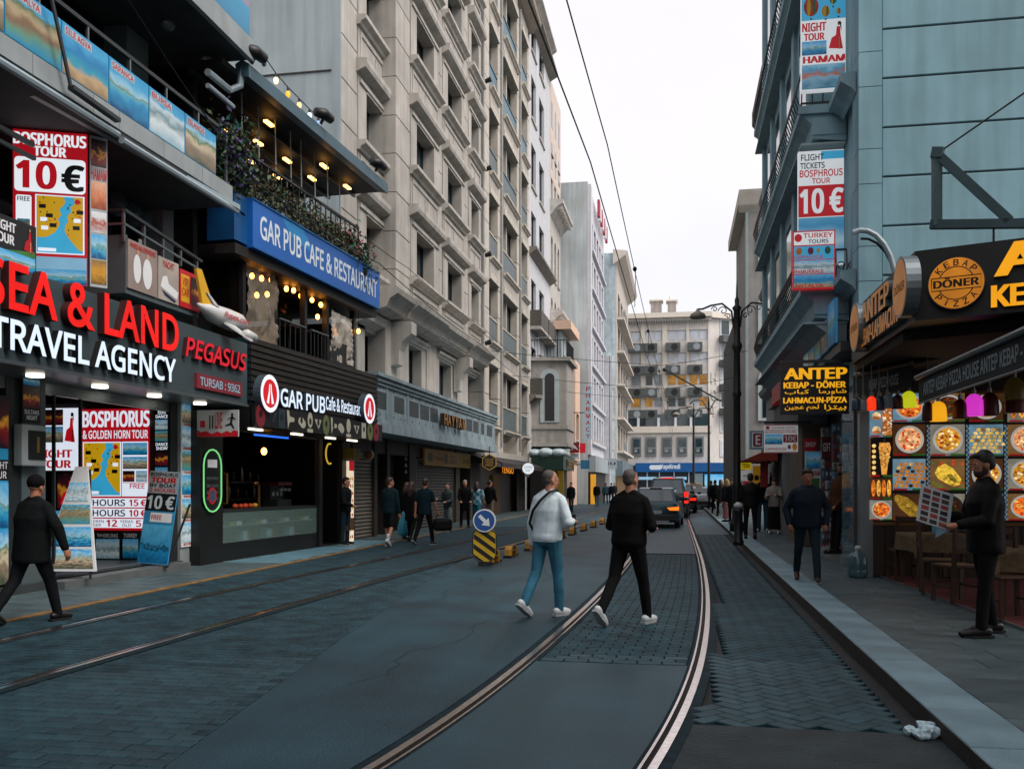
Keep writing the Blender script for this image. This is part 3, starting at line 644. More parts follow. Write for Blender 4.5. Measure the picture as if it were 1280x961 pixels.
# big ten euro banner, turned towards the camera
c0 = ground(63, 700); FBn = F(-9.25, 12.45, 23)
t10 = TF('tour_banner', 'big red ten euro tour banner with a yellow map above the sign', 'banner', FBn)
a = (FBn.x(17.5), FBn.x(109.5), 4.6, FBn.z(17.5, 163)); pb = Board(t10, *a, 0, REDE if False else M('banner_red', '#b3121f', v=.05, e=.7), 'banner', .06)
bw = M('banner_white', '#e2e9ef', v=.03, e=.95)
pb.t('BOSPHORUS', .01, .99, .905, .985, bw, .04); pb.t('TOUR', .28, .72, .835, .9, bw, .04); pb.r(.02, .985, .6, .825, bw, 1, .06); pb.t('10', .05, .58, .62, .805, REDE, .05); pb.t('€', .67, .96, .615, .79, BLACK, .05)
pb.map(.3, .97, .2, .585); pb.r(.04, .25, .3, .575, bw, 1, .03); pb.t('FREE', .06, .23, .535, .565, NAVY, .02); pb.p(.06, .23, .33, .42, pic('glass', FALLS, .1)); pb.r(0, 1, 0, .18, M('banner_sky', '#86b9d8', v=.1, e=.6), 1); pb.p(.25, 1, 0, .1, pic('bosph', SEA, .12)); pb.end()
e_ = FBn.world(a[1] + .02, 0, 0); FBs = F(e_.x, e_.y, 50)
hs = TF('hamam_banner', 'narrow hamam banner with bath pictures beside the ten euro banner', 'banner', FBs)
xa, xb = FBs.x(111.5), FBs.x(133); pb = Board(hs, xa, xb, 4.6, FBs.z(111, 170), 0, M('hamam_pale', '#a7b0b2', v=.08), 'banner', .05)
for i, st_ in enumerate((NIGHT, FALLS, BEACH, TOWN, NIGHT)): pb.p(.06, .94, (.8, .52, .36, .19, .02)[i], (.98, .7, .5, .35, .18)[i], pic('hamam%d' % i, (NIGHT, [(0, '#8a3f20'), (.5, '#c4744a'), (1, '#d7a488')], [(0, '#b9bfc0'), (.5, '#a03a20'), (.7, '#c9cdd0'), (1, '#d5dadc')], SEA, [(0, '#6a4a10'), (.5, '#c08a1e'), (1, '#8a6a3a')])[i], .12, 5, .8))
pb.t('HAMAM', .05, .95, .71, .79, RED, .03); pb.end()
# second floor balcony: pale slab, poster band, rail, pillar
yb = -1.1; xe = F1.x(291, yb)
b = B(); zsl = 7.02; zsu = 7.3
for i, (p0, p1) in enumerate(((-60, 41), (41, 117), (117, 149), (149, 205), (205, 253), (253, 291))):
    q = B(); q.box(F1.x(p0, yb) + .006, F1.x(p1, yb) - .006, yb, yb + .4, zsl, zsu); P('edge_panel', ag, q, M('edge_panel', '#8e9799', r=.45, v=.1, rnd=.06, streak=.1))
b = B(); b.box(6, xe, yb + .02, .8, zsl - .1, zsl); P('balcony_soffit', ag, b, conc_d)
pp = [(-40, 8, 'ISTANBUL', TOWN), (8, 79, 'ANTALYA', FALLS), (79, 138, 'SILE AGVA', BEACH), (138, 188, 'SAPANCA', SEA), (188, 233, 'BURSA', SNOW), (233, 272, 'ISLANDS', TOWN)]
for i, (p0, p1, cap, st_) in enumerate(pp):
    pb = Board(ag, F1.x(p0, yb) + .01, F1.x(p1, yb) - .01, 7.33, 8.05, yb + .06, CYAN, 'balcony_poster', .03)
    pb.p(.01, .99, .01, .98, pic('balcony' + str(i), st_[:-1] + [(.8, '#3f9ecb'), (1, '#2f93c8')], .06, 3.2, .55)); pb.r(.05, .62, .78, .95, M('print_pale', '#a9bcc6', v=0), 3); pb.t(cap, .07, .6, .8, .93, RED, .02, 4); pb.end()
r2 = T('balcony_railing', 'dark handrail above the blue destination posters on the upper balcony', 'railing', F1.loc, F1.rot)
b = B(); b.bar((6, yb + .1, 8.32), (xe - .4, yb + .1, 8.32), .05, .06); P('top_rail', r2, b, dkmet)
for i in range(8):
    x = 9 + i * 1.05; b = B(); b.bar((x, yb + .1, 7.3), (x, yb + .1, 8.3), .035, .035); P('post', r2, b, steelg)
b = B(); b.box(6, xe - 1, .75, .85, 7.2, 9.9); P('upper_window', ag, b, glassd)
b = B(); b.box(xe - 1.3, xe - .6, .3, .8, 7.2, 9.9); P('pillar', ag, b, grey)
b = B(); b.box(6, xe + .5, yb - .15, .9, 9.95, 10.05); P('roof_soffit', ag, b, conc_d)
b = B(); b.box(5, xe + .5, yb - .2, yb - .1, 9.9, 10.3); P('roof_fascia', ag, b, lgrey)
b = B(); b.box(8, xe + .6, yb - .05, yb + .02, 10.45, 11.6); q = P('roof_banner', ag, b, pic('roofban', [(0, '#1c6f96'), (.45, '#2791bb'), (.55, '#a87a88'), (.62, '#2791bb'), (1, '#3fa4cb')], 0, 2, .6))
b = B(); b.bar((6, -.4, 7.0), (xe + .1, yb - .06, 6.93), .09, .09); P('awning_tube', ag, b, pipe)
b = B(); b.tube([(F1.x(145, yb) + .1, yb - .03, 6.86), (xe + .1, yb - .03, 6.86)], .055, 8); P('awning_tube', ag, b, pipe)
b = B(); b.tube([(6, yb - .03, 6.9), (F1.x(145, yb), yb - .03, 6.9)], .055, 8); P('awning_tube', ag, b, pipe)
for px, py in ((210, 31), (258, 76)):
    x, z = F1.pt(px, py, -.4); b = B(); b.ell((x, -.4, z), (.13, .13, .11), 12, 8); b.tube([(x, -.4, z), (x, -.4, 9.95)], .02, 6); P('ceiling_lamp', ag, b, M('lamp_grey', '#6b7477', r=.2))
b = B(); x = F1.x(309, yb); b.tube([(x - 1.1, yb + .25, 9.3), (x - .25, yb + .25, 9.32), (x - .1, yb + .1, 9.45), (x - .08, yb + .05, 9.9)], .07, 8); b.tube([(x - 1.1, yb + .25, 9.05), (x - .1, yb + .25, 9.05)], .05, 8); P('drain_pipe', ag, b, pipe)
b = B(); b.bar((F1.x(62, yb - .1), yb - .12, 8.15), (F1.x(87, yb - .1), yb - .12, 7.1), .05, .03); b.bar((F1.x(87, yb - .1), yb - .12, 7.1), (F1.x(146, yb - .1), yb - .12, 7.06), .1, .06); P('awning_arm', ag, b, dkmet)
# ================================================================== pub with blue sign, left
F2 = F(-9.26, 16.8, 86.6)
pu = TF('pub_building', 'dark pub building with a blue restaurant sign and a planted roof terrace', 'building', F2)
x0, x1 = F2.x(247), F2.x(437)
wood = M('dark_wood', '#1c1512', r=.5, v=.3, vs=6); brown = M('brown_wood', '#3b2416', r=.5, v=.3, vs=5)
warm = M('warm_room', '#6b3a1a', r=.7, v=.3, e=.05)
b = B(); b.box(x0, x1, 3.2, 3.4, 0, 9.8); b.box(x0, x0 + .15, .1, 3.2, 0, 9.8); b.box(x1 - .12, x1, .1, 3.2, 0, 6); b.box(x0 + .15, x1 - .12, .1, 3.2, 3.0, 3.2); b.box(x0 + .15, x1 - .12, -.3, 3.2, 6.15, 6.3)
P('wall', pu, b, black)
b = B(); b.box(x0 + .15, x1 - .12, .0, 3.2, -.02, .03); P('floor', pu, b, wood)
b = B(); b.box(x0, F2.x(276), -.05, .1, 0, 3.05); P('pier', pu, b, black); b = B(); b.box(F2.x(398), F2.x(402), -.03, .1, 0, 3.05); P('pier', pu, b, black)
b = B(); b.box(F2.x(426), F2.x(436), -.04, .1, 0, 3.05); P('pier', pu, b, black); b = B(); b.box(F2.x(276), F2.x(398), 0, .08, 2.72, 3.05); P('lintel', pu, b, dkmet)
# counter with a glass case
ct = T('display_counter', 'dark glass fronted food counter of the pub with fruit on top', 'counter', F2.loc, F2.rot)
xa, xb = F2.x(277), F2.x(397)
b = B(); b.box(xa, xb, .02, .7, .03, .38); P('base', ct, b, black)
b = B(); b.box(xa, xb, .02, .7, 1.02, 1.07); P('top', ct, b, dkmet)
b = B(); b.box(xa, xb, .03, .04, .38, 1.02); P('glass', ct, b, M('case_glass', '#9fc0b8', r=.05, v=0, alpha=.16))
b = B(); b.box(xa, xb, .66, .7, .38, 1.02); P('back', ct, b, M('case_back', '#1d2a26', v=.3))
b = B(); b.box(xa, xb, .1, .64, .7, .72); P('shelf', ct, b, steelg)
for i in range(16):
    x = xa + .2 + i * (xb - xa - .4) / 15; q = B(); k = i % 4
    if k == 0: q.box(x - .09, x + .09, .2, .4, .38, .58)
    elif k == 1: q.lathe([(.05, 0), (.05, .2), (.02, .26), (.02, .3)], (x, .3, .38), 8)
    else: q.box(x - .12, x + .1, .18, .42, .72, .8)
    P('packet' if k != 1 else 'bottle', ct, q, (M('pk1', '#5c7f8a', v=.2), M('pk2', '#7a4a22', v=.2), M('pk3', '#4a6a3a', v=.3), M('pk4', '#8a9aa0', v=.2))[k])
fr = 0
for i, (c_, n_) in enumerate((('#b03a14', 3), ('#c0421a', 3), ('#b8902a', 2))):
    for j in range(n_):
        q = B(); q.ell((0, 0, .055), (.06, .06, .055), 10, 6); x = xa + .85 + i * .42 + j * .12
        ONE('fruit', 'red orange piece of fruit in the row on the pub counter' if i < 2 else 'yellow lemon beside the red fruit on the pub counter', 'fruit', q, M('fruit%d' % i, c_, v=.2), True, F2.world(x, .2 + .05 * (j % 2), 1.07), group='fruit on the pub counter')
for i in range(22):
    q = B(); h = .24 + .06 * (i % 3); q.lathe([(.035, 0), (.035, h * .6), (.013, h * .78), (.013, h)], (0, 0, 0), 8)
    ONE('bottle', 'dark bottle in the row on the back shelf of the pub bar', 'bottle', q, (M('bot1', '#2a3a22', r=.15, v=0), M('bot2', '#5a3a1a', r=.15, v=0), M('bot3', '#8a8f8c', r=.2, v=0))[i % 3], True, F2.world(xa + .35 + i * .2, 1.7, 1.25 + .42 * (i % 2)), group='bottles on the pub bar')
b = B(); b.box(xa, xb, 1.6, 1.85, 1.2, 1.25); b.box(xa, xb, 1.6, 1.85, 1.62, 1.67); P('bar_shelf', pu, b, wood)
cm = T('coffee_machine', 'dark espresso machine with red top standing on the pub bar', 'coffee machine', F2.world(F2.x(377), .45, 1.07), F2.rot)
b = B(); b.box(-.35, .35, 0, .4, 0, .16); b.box(-.35, .35, .2, .4, .16, .5); P('body', cm, b, dkmet); b = B(); b.box(-.36, .36, -.02, .42, .5, .58); P('top', cm, b, M('machine_red', '#5a1414', r=.4))
for i in range(3):
    q = B(); q.lathe([(.05, 0), (.05, .07)], (-.2 + .2 * i, -.01, .36), 10); P('group_head', cm, q, steelg)
    q = B(); q.disc(-.2 + .2 * i, .3, .06, .06, .195, 14); P('dial', cm, q, M('dial', '#9aa0a0', v=0))
for i, px in enumerate((338, 342)):
    pass
tp = T('beer_tap', 'brass beer tap standing on the pub counter', 'tap', F2.world(F2.x(341), .35, 1.07), F2.rot)
b = B(); b.tube([(0, 0, 0), (0, 0, .5), (-.08, 0, .55), (-.22, 0, .53)], .035, 8); P('column', tp, b, M('brass', '#7a5a22', r=.35, m=.7))
hd = T('door_handle_bar', 'brass pull handle on the pub door next to the green neon board', 'handle', F2.world(F2.x(279), -.02, 1.2), F2.rot)
b = B(); b.tube([(0, 0, 0), (0, -.07, 0), (0, -.07, .62), (0, 0, .62)], .022, 8); P('bar', hd, b, M('brass', '#7a5a22'))
lt = T('tube_light', 'blue fluorescent tube on the pub ceiling', 'lamp', F2.world(0, .8, 2.75), F2.rot); b = B(); b.box(F2.x(318, .8), F2.x(360, .8), -.02, .02, 0, .04); P('tube', lt, b, M('blue_tube', '#2f74ff', v=0, e=1.3))
blb = B(); blb.ell((0, 0, 0), (.07, .07, .09), 10, 8)
bulbm = M('bulb_warm', '#ffa040', v=0, e=14)
x, z = F2.pt(330, 564, .9); o = ONE('pendant_bulb', 'single warm bulb hanging over the pub counter', 'lamp', blb, bulbm, True, F2.world(x, .9, z))
b = B(); b.tube([(0, 0, .08), (0, 0, 3 - z)], .008, 5); P('cord', o, b, black)
# green neon board, football panel, moon, notices
nb = T('neon_menu_board', 'black oval menu board ringed with pale green neon on the pub pier', 'sign', F2.loc, F2.rot)
a = F2.rect(253, 275, 561, 640, -.08); w_ = a[1] - a[0]; b = B(); b.rrect(a[0], a[1], a[2], a[3], -.1, -.05, w_ / 2 - .01, 8); P('panel', nb, b, black)
pl = []
for cx, cz, a0 in ((0, a[2] + w_ / 2, 180), (0, a[3] - w_ / 2, 0)):
    for k in range(9): q = R(a0 + 180 * k / 8); pl.append(((a[0] + a[1]) / 2 + w_ / 2 * math.cos(q), -.11, cz + w_ / 2 * math.sin(q)))
pl.append(pl[0]); b = B(); b.tube(pl, .016, 6); P('neon_tube', nb, b, M('neon_green', '#7fe08a', v=0, e=.85))
b = B(); mx = (a[0] + a[1]) / 2; b.quad((mx - .17, -.105, a[3] - .36), (mx + .17, -.105, a[3] - .36), (mx + .17, -.105, a[3] - .2), (mx - .17, -.105, a[3] - .2)); P('label', nb, b, WHITE)
for i in range(4):
    b = B(); tx(b, ('espresso', 'latte  mocha', 'americano', 'filter coffee')[i], mx - .2, mx + .2, a[3] - .62 - .13 * i, a[3] - .55 - .13 * i, -.104, .01); P('lettering', nb, b, M('chalk', '#5a6468', v=0))
b = B(); b.disc(mx, a[2] + .32, .15, .17, -.105, 20); P('emblem', nb, b, RED); b = B(); b.disc(mx, a[2] + .32, .11, .13, -.108, 20); P('emblem_inner', nb, b, M('emblem_navy', '#39445c', v=0))
FS = F(F2.world(x0 + .02, -.2, 0).x, F2.world(x0 + .02, -.2, 0).y, 0)
fb = TF('football_sign', 'white and red sign with a black footballer under the agency sign end', 'sign', FS)
pb = Board(fb, *FS.rect(248, 299, 513, 546), 0, M('sign_pale', '#a8aeb0', v=.08), 'panel', .05)
pb.poly([(0, 0), (1, 0), (1, .2), (.9, .24), (.82, .14), (.74, .22), (.6, .12), (.5, .2), (.36, .1), (.22, .22), (.1, .16), (0, .26)], RED, 1)
pb.r(.08, .2, .35, .6, RED, 2).r(.3, .33, .3, .8, BLACK, 2).r(.37, .4, .3, .8, BLACK, 2).t('LIVE', .44, .62, .3, .92, RED, .02)
pb.ball(.86, .82, .03, .06, BLACK); pb.poly([(.83, .76), (.89, .76), (.86, .5), (.8, .46)], BLACK); pb.poly([(.8, .5), (.86, .5), (.92, .3), (.88, .28), (.83, .42), (.7, .38), (.68, .42)], BLACK); pb.poly([(.84, .7), (.86, .76), (.95, .66), (.93, .62)], BLACK); pb.poly([(.84, .74), (.74, .66), (.75, .62), (.84, .7)], BLACK); pb.end()
mo = T('crescent_sign', 'yellow neon crescent moon above the pub door', 'sign', F2.world(*F2.pt(412, 567, -.1)[:1], -.1, F2.pt(412, 567, -.1)[1]), F2.rot)
b = B(); pl = [(.22 * math.cos(R(t)), 0, .26 * math.sin(R(t))) for t in range(75, 292, 12)]; b.tube(pl, .022, 6); P('tube', mo, b, M('neon_yellow', '#c9a63a', v=0, e=.9))
ms = T('menu_strip', 'glowing vertical strip of food pictures beside the pub door', 'sign', F2.loc, F2.rot)
pb = Board(ms, *F2.rect(435.5, 441.5, 576, 677, -.12), -.06, M('strip_lit', '#f0dcc0', v=.15, vs=6, e=.85), 'panel', .08); pb.r(0, 1, .88, 1, REDE)
for i in range(9):
    for sx in (.3, .7): pb.ball(sx, .06 + i * .09, .14, .022, (M('food_o', '#d8812a', v=.3, e=.6), M('food_r', '#b0401a', v=.3, e=.6), M('food_y', '#c99a3a', v=.3, e=.6))[(i + int(sx * 10)) % 3], 2, 8)
pb.end()
pb = Board(pu, *F2.rect(427.5, 434, 611, 636, -.05), -.045, M('notice_pale', '#8fa0a8', v=.1), 'notice', .015); pb.t('MENU', .15, .85, .85, .93, NAVY, .02); [pb.r(.15, .85, .12 + .1 * i, .16 + .1 * i, M('notice_ink', '#4a5c66', v=0)) for i in range(7)]; pb.end()
yb_ = T('yellow_sign_box', 'small yellow sign box over the glowing menu strip', 'sign', F2.loc, F2.rot)
a = F2.rect(432, 441, 560, 574, -.12); b = B(); b.box(a[0], a[1], -.35, -.05, a[2], a[3]); P('box', yb_, b, M('dull_yellow2', '#6a5c14', v=.25))
# sign box with white script letters
YO = -.7; sx0, sx1 = F2.x(312, YO), F2.x(471, YO)
sz0, sz1, szm = 2.76, 4.58, 3.28
b = B(); b.box(sx0, sx1, YO, .1, sz0, sz1); sb = P('sign_box', pu, b, black)
for i in range(10):
    z = szm + .02 + i * (sz1 - szm) / 10; q = B(); q.box(sx0, sx1, YO - .03, YO - .002, z, z + .085); P('slat', sb, q, M('slat_bronze', '#37332e', r=.35, m=.5, v=.2, rnd=.1))
for i in range(10):
    z = szm + .02 + i * (sz1 - szm) / 10; q = B(); q.box(sx0 - .03, sx0 - .002, YO, -.1, z, z + .085); P('slat', sb, q, M('slat_teal', '#1e4a55', r=.3, m=.4, v=.2))
mf, md = M('medal_white', '#f2f4ff', v=0, e=.9), M('medal_side', '#3a4a55', v=.1)
for i, (px, rx) in enumerate(((332, .39), (457.5, .39))):
    cx, cz = F2.x(px, YO - .1), F2.z(px, (492, 511)[i], YO - .1); md_ = T('round_pub_sign', ('larger round red and white bottle sign left of the glowing pub letters', 'smaller round red and white bottle sign right of the glowing pub letters')[i], 'sign', F2.loc, F2.rot, 'round bottle signs of the pub')
    b = B(); b.disc(cx, cz, rx, rx, YO - .2, 28, YO - .02); P('drum', md_, b, [md], False)
    b = B(); b.disc(cx, cz, rx, rx, YO - .203, 28); P('rim', md_, b, mf); b = B(); b.disc(cx, cz, rx * .76, rx * .76, YO - .206, 28); P('face', md_, b, M('medal_red', '#d3121c', v=.05, e=.8))
    for s in (-1, 1):
        q = B(); f = lambda u, v_: (cx + rx * u, YO - .21 - .002 * s, cz + rx * v_)
        q.quad(f(s * .02, .5), f(s * .1, .5), f(s * .16, .1), f(s * .38, -.5), f(s * .14, -.56), f(s * .04, .05)); P('bottle_mark', md_, q, mf)
la = F2.rect(346, 402, 484, 503, YO - .08); zl = F2.z(346, 505, YO - .08)
a = (F2.x(346, YO), F2.x(402, YO), F2.z(372, 512, YO), F2.z(372, 490, YO)); letters(sb, 'GAR PUB', a, YO - .03, .06, wl, md, .03, label='white glowing capitals')
a = (F2.x(403, YO), F2.x(449, YO), F2.z(425, 516, YO), F2.z(425, 499, YO)); letters(sb, 'Cafe & Restaurant', a, YO - .03, .06, wl, md, .03, label='white glowing script')
bnd = T('logo_strip', 'black strip of small drink logos under the glowing pub sign', 'sign', F2.loc, F2.rot)
b = B(); b.box(sx0, sx1 + .1, YO - .12, YO - .035, sz0 + .02, szm - .06); P('panel', bnd, b, black)
cream = M('logo_cream', '#bdb9a4', v=.15, e=.35); lgrn = M('logo_green', '#6f7a4c', v=.1, e=.3); dblue = M('logo_blue', '#27414e', v=.1, e=.2)
for i, px in enumerate((326, 341, 352.5, 363, 377, 388, 398, 408, 417, 426, 436, 446, 455, 463, 470.5)):
    cx = F2.x(px, YO - .13); cz = (sz0 + szm) / 2 - .02; q = B(); y = YO - .125
    k = i % 5; mt = cream if 2 < i < 14 and i != 7 and i != 13 else (dblue if i < 3 else lgrn)
    if i in (0, 14): q.disc(cx, cz, .2, .24, y, 20); mt = M('logo_red', '#8c2430', v=.1, e=.3)
    elif i in (7, 13): q.disc(cx, cz, .19, .24, y, 20)
    elif k == 3: q.quad((cx - .15, y, cz + .2), (cx - .05, y, cz + .2), (cx - .02, y, cz + .08), (cx + .2, y, cz + .05), (cx + .2, y, cz - .03), (cx - .02, y, cz - .05), (cx - .1, y, cz - .2))
    elif k == 4: q.disc(cx, cz, .15, .1, y, 10); q.disc(cx + .08, cz - .05, .14, .1, y - .002, 8)
    elif k == 1: q.quad((cx - .18, y, cz + .1), (cx + .18, y, cz + .1), (cx + .1, y, cz - .02), (cx + .03, y, cz - .12), (cx - .08, y, cz - .02))
    elif k == 0: q.disc(cx, cz + .06, .13, .18, y, 14); q.quad((cx - .14, y, cz - .22), (cx + .14, y, cz - .22), (cx + .14, y, cz - .14), (cx - .14, y, cz - .14))
    else: q.quad((cx - .14, y, cz - .2), (cx + .14, y, cz - .2), (cx + .14, y, cz + .2), (cx - .14, y, cz + .2))
    P('logo', bnd, q, mt)
    q = B(); q.disc(cx, cz + .03, .06, .08, y - .005, 10)
    if i not in (3, 9, 10): P('logo_mark', bnd, q, black)
for i, (p0, p1) in enumerate(((312, 328), (365, 378), (408, 419), (435, 446))):
    q = B(); q.box(F2.x(p0, YO + .1), F2.x(p1, YO + .1), YO + .08, YO + .14, sz0 - .05, sz0 - .01); P('tube_light', sb, q, M('tube_white', '#fff2dd', v=0, e=2.2))
# first floor room
yf = -.5; r0, r1 = F2.x(305, yf), F2.x(443, yf); zf0, zf1 = 4.63, 6.2
b = B(); b.box(r0, r1, yf, 3.2, zf0 - .12, zf0); P('first_floor_slab', pu, b, dkmet)
b = B(); b.box(r0, r1, 3.1, 3.2, zf0, zf1); P('room_back', pu, b, M('room_back', '#4a2a16', r=.8, v=.3))
for px in (305, 345, 382, 409.5, 443):
    q = B(); x = F2.x(px, yf); q.box(x - .06, x + .06, yf - .01, yf + .12, zf0, zf1 + .3); P('post', pu, q, black)
b = B(); b.box(r0, r1, yf, yf + .1, zf1 - .05, zf1 + .55); P('beam', pu, b, black)
b = B(); b.box(r0 - .1, r0 + .02, yf + .05, 3, 3.5, 6.6); P('side_screen', pu, b, M('side_screen', '#14110f', r=.15, v=.3))
clear = M('plastic_sheet', '#b7a894', r=.12, v=.15, vs=9, alpha=.38, spec=.9)
def curtain(p0, p1, za, zb, mt):
    xa, xb = F2.x(p0, yf), F2.x(p1, yf); q = B(); nx, nz = 34, 30; vs = []
    for j in range(nz + 1):
        for i in range(nx + 1):
            u, v_ = i / nx, j / nz; x, z = xa + (xb - xa) * u, za + (zb - za) * v_
            edge = 1 - min(1, min(u, 1 - u) * 6); w2 = mnoise.noise((x * 3 + p0, z * 3, 1.7)) * .07 + edge * .018 * math.sin(v_ * 55 + 2 * mnoise.noise((x, z * 5, 3))) + mnoise.noise((x * 9, z * 9, 4)) * (.05 if v_ < .3 else .015)
            vs.append((x, yf - .03 + w2, z))
    q.add(vs, [(j * (nx + 1) + i, j * (nx + 1) + i + 1, (j + 1) * (nx + 1) + i + 1, (j + 1) * (nx + 1) + i) for j in range(nz) for i in range(nx)]); return P('plastic_curtain', pu, q, mt, True)
curtain(307, 345, zf0 - .15, zf1 - .02, clear); curtain(411, 439, zf0 + .05, zf1 - .3, M('plastic_bright', '#d8cfc0', r=.1, v=.2, vs=8, alpha=.62, spec=.9))
b = B(); b.box(F2.x(410, yf), r1, yf - .02, yf, zf0 - .05, zf0 + .55); P('kick_panel', pu, b, black)
gr = T('window_guard', 'thin metal guard rail along the open first floor pub window', 'railing', F2.loc, F2.rot)
for p0, p1 in ((347, 379), (386, 408)):
    q = B(); q.bar((F2.x(p0, yf), yf - .05, zf0 + .6), (F2.x(p1, yf), yf - .05, zf0 + .6), .05, .03); P('top_rail', gr, q, steelg)
    for k in range(6):
        x = F2.x(p0, yf) + (F2.x(p1, yf) - F2.x(p0, yf)) * k / 5; q = B(); q.bar((x, yf - .05, zf0), (x, yf - .05, zf0 + .59), .018, .018); P('baluster', gr, q, dkmet)
b = B()
for px in (362, 400): b.box(F2.x(px, 2.0), F2.x(px, 2.0) + .06, 2.0, 2.06, zf0, zf1)
P('orange_post', pu, b, M('orange_glow', '#8a4a12', v=.1, e=.35))
tb = T('pub_table', 'dark table by the open first floor pub window', 'table', F2.world(F2.x(366, .1), .2, zf0), F2.rot); b = B(); b.box(-.5, .5, -.3, .3, .7, .74); P('top', tb, b, brown); b = B(); b.lathe([(.2, 0), (.03, .04), (.03, .7)], (0, 0, 0), 8); P('leg', tb, b, black)
bl = B(); bl.ell((0, 0, 0), (.05, .05, .065), 10, 8); bmesh_ = bl.mesh('bulb', bulbm, True); k = 0
for px, py, yo, lab in ((315, 345, -.38, 'behind the left plastic curtain near its corner'), (327, 348, -.38, 'second behind the left plastic curtain'), (339, 350, -.38, 'third behind the left plastic curtain'), (321, 369, -.38, 'lower left behind the plastic curtain'), (334, 368, -.3, 'lower right behind the plastic curtain'), (358, 361, -.3, 'first over the open pub window'), (367, 363, -.38, 'second over the open pub window'), (376, 370, -.3, 'third over the open pub window'), (390, 375, -.3, 'fourth over the open pub window'), (401, 381, -.38, 'fifth over the open pub window'), (397, 396, -.38, 'hanging lowest in the open pub window')):
    x, z = F2.pt(px, py, yo); o = link('hanging_bulb', bmesh_, None, F2.world(x, yo, z)); o['label'] = 'warm glowing bulb ' + lab; o['category'] = 'lamp'; o['group'] = 'bulbs in the first floor pub room'
    q = B(); q.tube([(0, 0, .08), (0, 0, max(.12, zf1 + .1 - z))], .007, 4); P('cord', o, q, black)
x, z = F2.pt(448, 414, -.6); o = link('hanging_bulb', bmesh_, None, F2.world(x, -.6, z)); o['label'] = 'warm glowing bulb hanging outside at the far end of the blue sign'; o['category'] = 'lamp'
q = B(); q.tube([(0, 0, .08), (0, 0, 6.5 - z)], .007, 4); P('cord', o, q, black)
# blue fascia sign
ys_ = -.82; bx0, bx1 = F2.x(316, ys_), F2.x(474.5, ys_); bz0, bz1 = 6.36, 7.36
blue = M('sign_blue', '#0a5fb4', r=.45, v=.12, vs=.7)
bs = T('blue_pub_sign', 'long blue fascia sign with white pub cafe and restaurant lettering', 'sign', F2.loc, F2.rot)
b = B(); b.box(bx0, bx1, ys_, -.2, bz0, bz1); P('box', bs, b, blue)
b = B(); b.box(bx0 - .5, bx0 - .004, ys_ + .12, -.1, bz0 + .05, bz1 - .02); P('side_panel', bs, b, M('sign_blue_dark', '#0e4f86', r=.45, v=.2))
b = B(); b.box(bx0, bx1, ys_ - .02, ys_, bz0, bz0 + .03); b.box(bx0, bx1, ys_ - .02, ys_, bz1 - .03, bz1); P('edge', bs, b, M('blue_edge', '#0f5c96', v=.1))
a = (F2.x(325, ys_), F2.x(471, ys_), bz0 + .26, bz0 + .74); b = B(); tx(b, 'GAR PUB CAFE & RESTAURANT', *a, ys_ - .004, .03); P('lettering', bs, b, M('sign_white', '#d5e2ea', v=.03))
b = B(); b.quad((bx0 + 1.2, ys_ - .003, bz1 - .03), (bx0 + 2.2, ys_ - .003, bz1 - .03), (bx0 + 2.9, ys_ - .003, bz0 + .5), (bx0 + 1.6, ys_ - .003, bz0 + .65)); P('wave_print', bs, b, M('sign_blue_pale', '#2a86c4', v=.1))
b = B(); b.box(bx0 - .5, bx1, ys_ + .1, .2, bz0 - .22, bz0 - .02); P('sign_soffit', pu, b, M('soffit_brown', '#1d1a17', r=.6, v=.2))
for k in range(11):
    x = bx0 + .35 + k * (bx1 - bx0 - .7) / 10; q = B(); q.box(x - .11, x + .11, ys_ + .15, ys_ + .22, bz0 - .06, bz0 - .02 + .0); q2 = P('sign_light', bs, q, M('light_off', '#9ca39c', r=.2, v=.05))
# terrace
zt0 = 7.4
b = B(); b.box(x0 - .4, x1, -.3, 3.2, zt0 - .15, zt0); P('terrace_floor', pu, b, dkmet)
b = B(); b.box(x0 - .4, x1, 2.6, 2.7, zt0, 10); P('terrace_back', pu, b, M('terrace_back', '#2c3133', r=.15, v=.4, vs=.8))
for k in range(4):
    q = B(); x = x0 + .6 + k * 1.7; q.box(x, x + 1.4, 2.54, 2.6, zt0 + .3, 9.4); P('terrace_window', pu, q, M('terrace_glass', '#4b5550', r=.1, v=.4))
ctm = M('canopy_teal', '#3c5a66', r=.5, v=.15); zc_ = 9.75
b = B(); b.box(x0 - .3, bx1 + .25, ys_ + .1, 2.6, zc_ - .1, zc_); P('canopy_ceiling', pu, b, M('canopy_under', '#1c1a18', r=.7, v=.2))
b = B(); b.prof([(ys_ - .15, zc_ - .16), (ys_ - .15, zc_ + .1), (ys_, zc_ + .2), (ys_ + .15, zc_ + .12), (ys_ + .12, zc_ - .1)], x0 + .25, bx1 + .25); P('canopy_fascia', pu, b, ctm)
for k in range(3):
    q = B(); q.bar((x0 - .3, .0 + .75 * k, zc_ - .16), (bx1 + .2, .0 + .75 * k, zc_ - .16), .06, .1); P('ceiling_beam', pu, q, dkmet)
for px, py, yo in ((283, 139, .9), (336, 144, -.3), (323, 170, .5), (313, 192, 1.3), (359, 196, .4), (405, 199, -.3), (390, 218, .4), (347, 215, 1.2), (434, 222, -.2)):
    x = F2.x(px, yo); q = B(); q.box(x - .16, x + .16, yo - .045, yo + .045, zc_ - .26, zc_ - .215); P('terrace_light', pu, q, lampy)
pr = T('terrace_railing', 'black terrace railing grown over with ivy above the blue sign', 'railing', F2.loc, F2.rot); yr = -.5
xr0, xr1 = F2.x(281, yr), F2.x(448, yr)
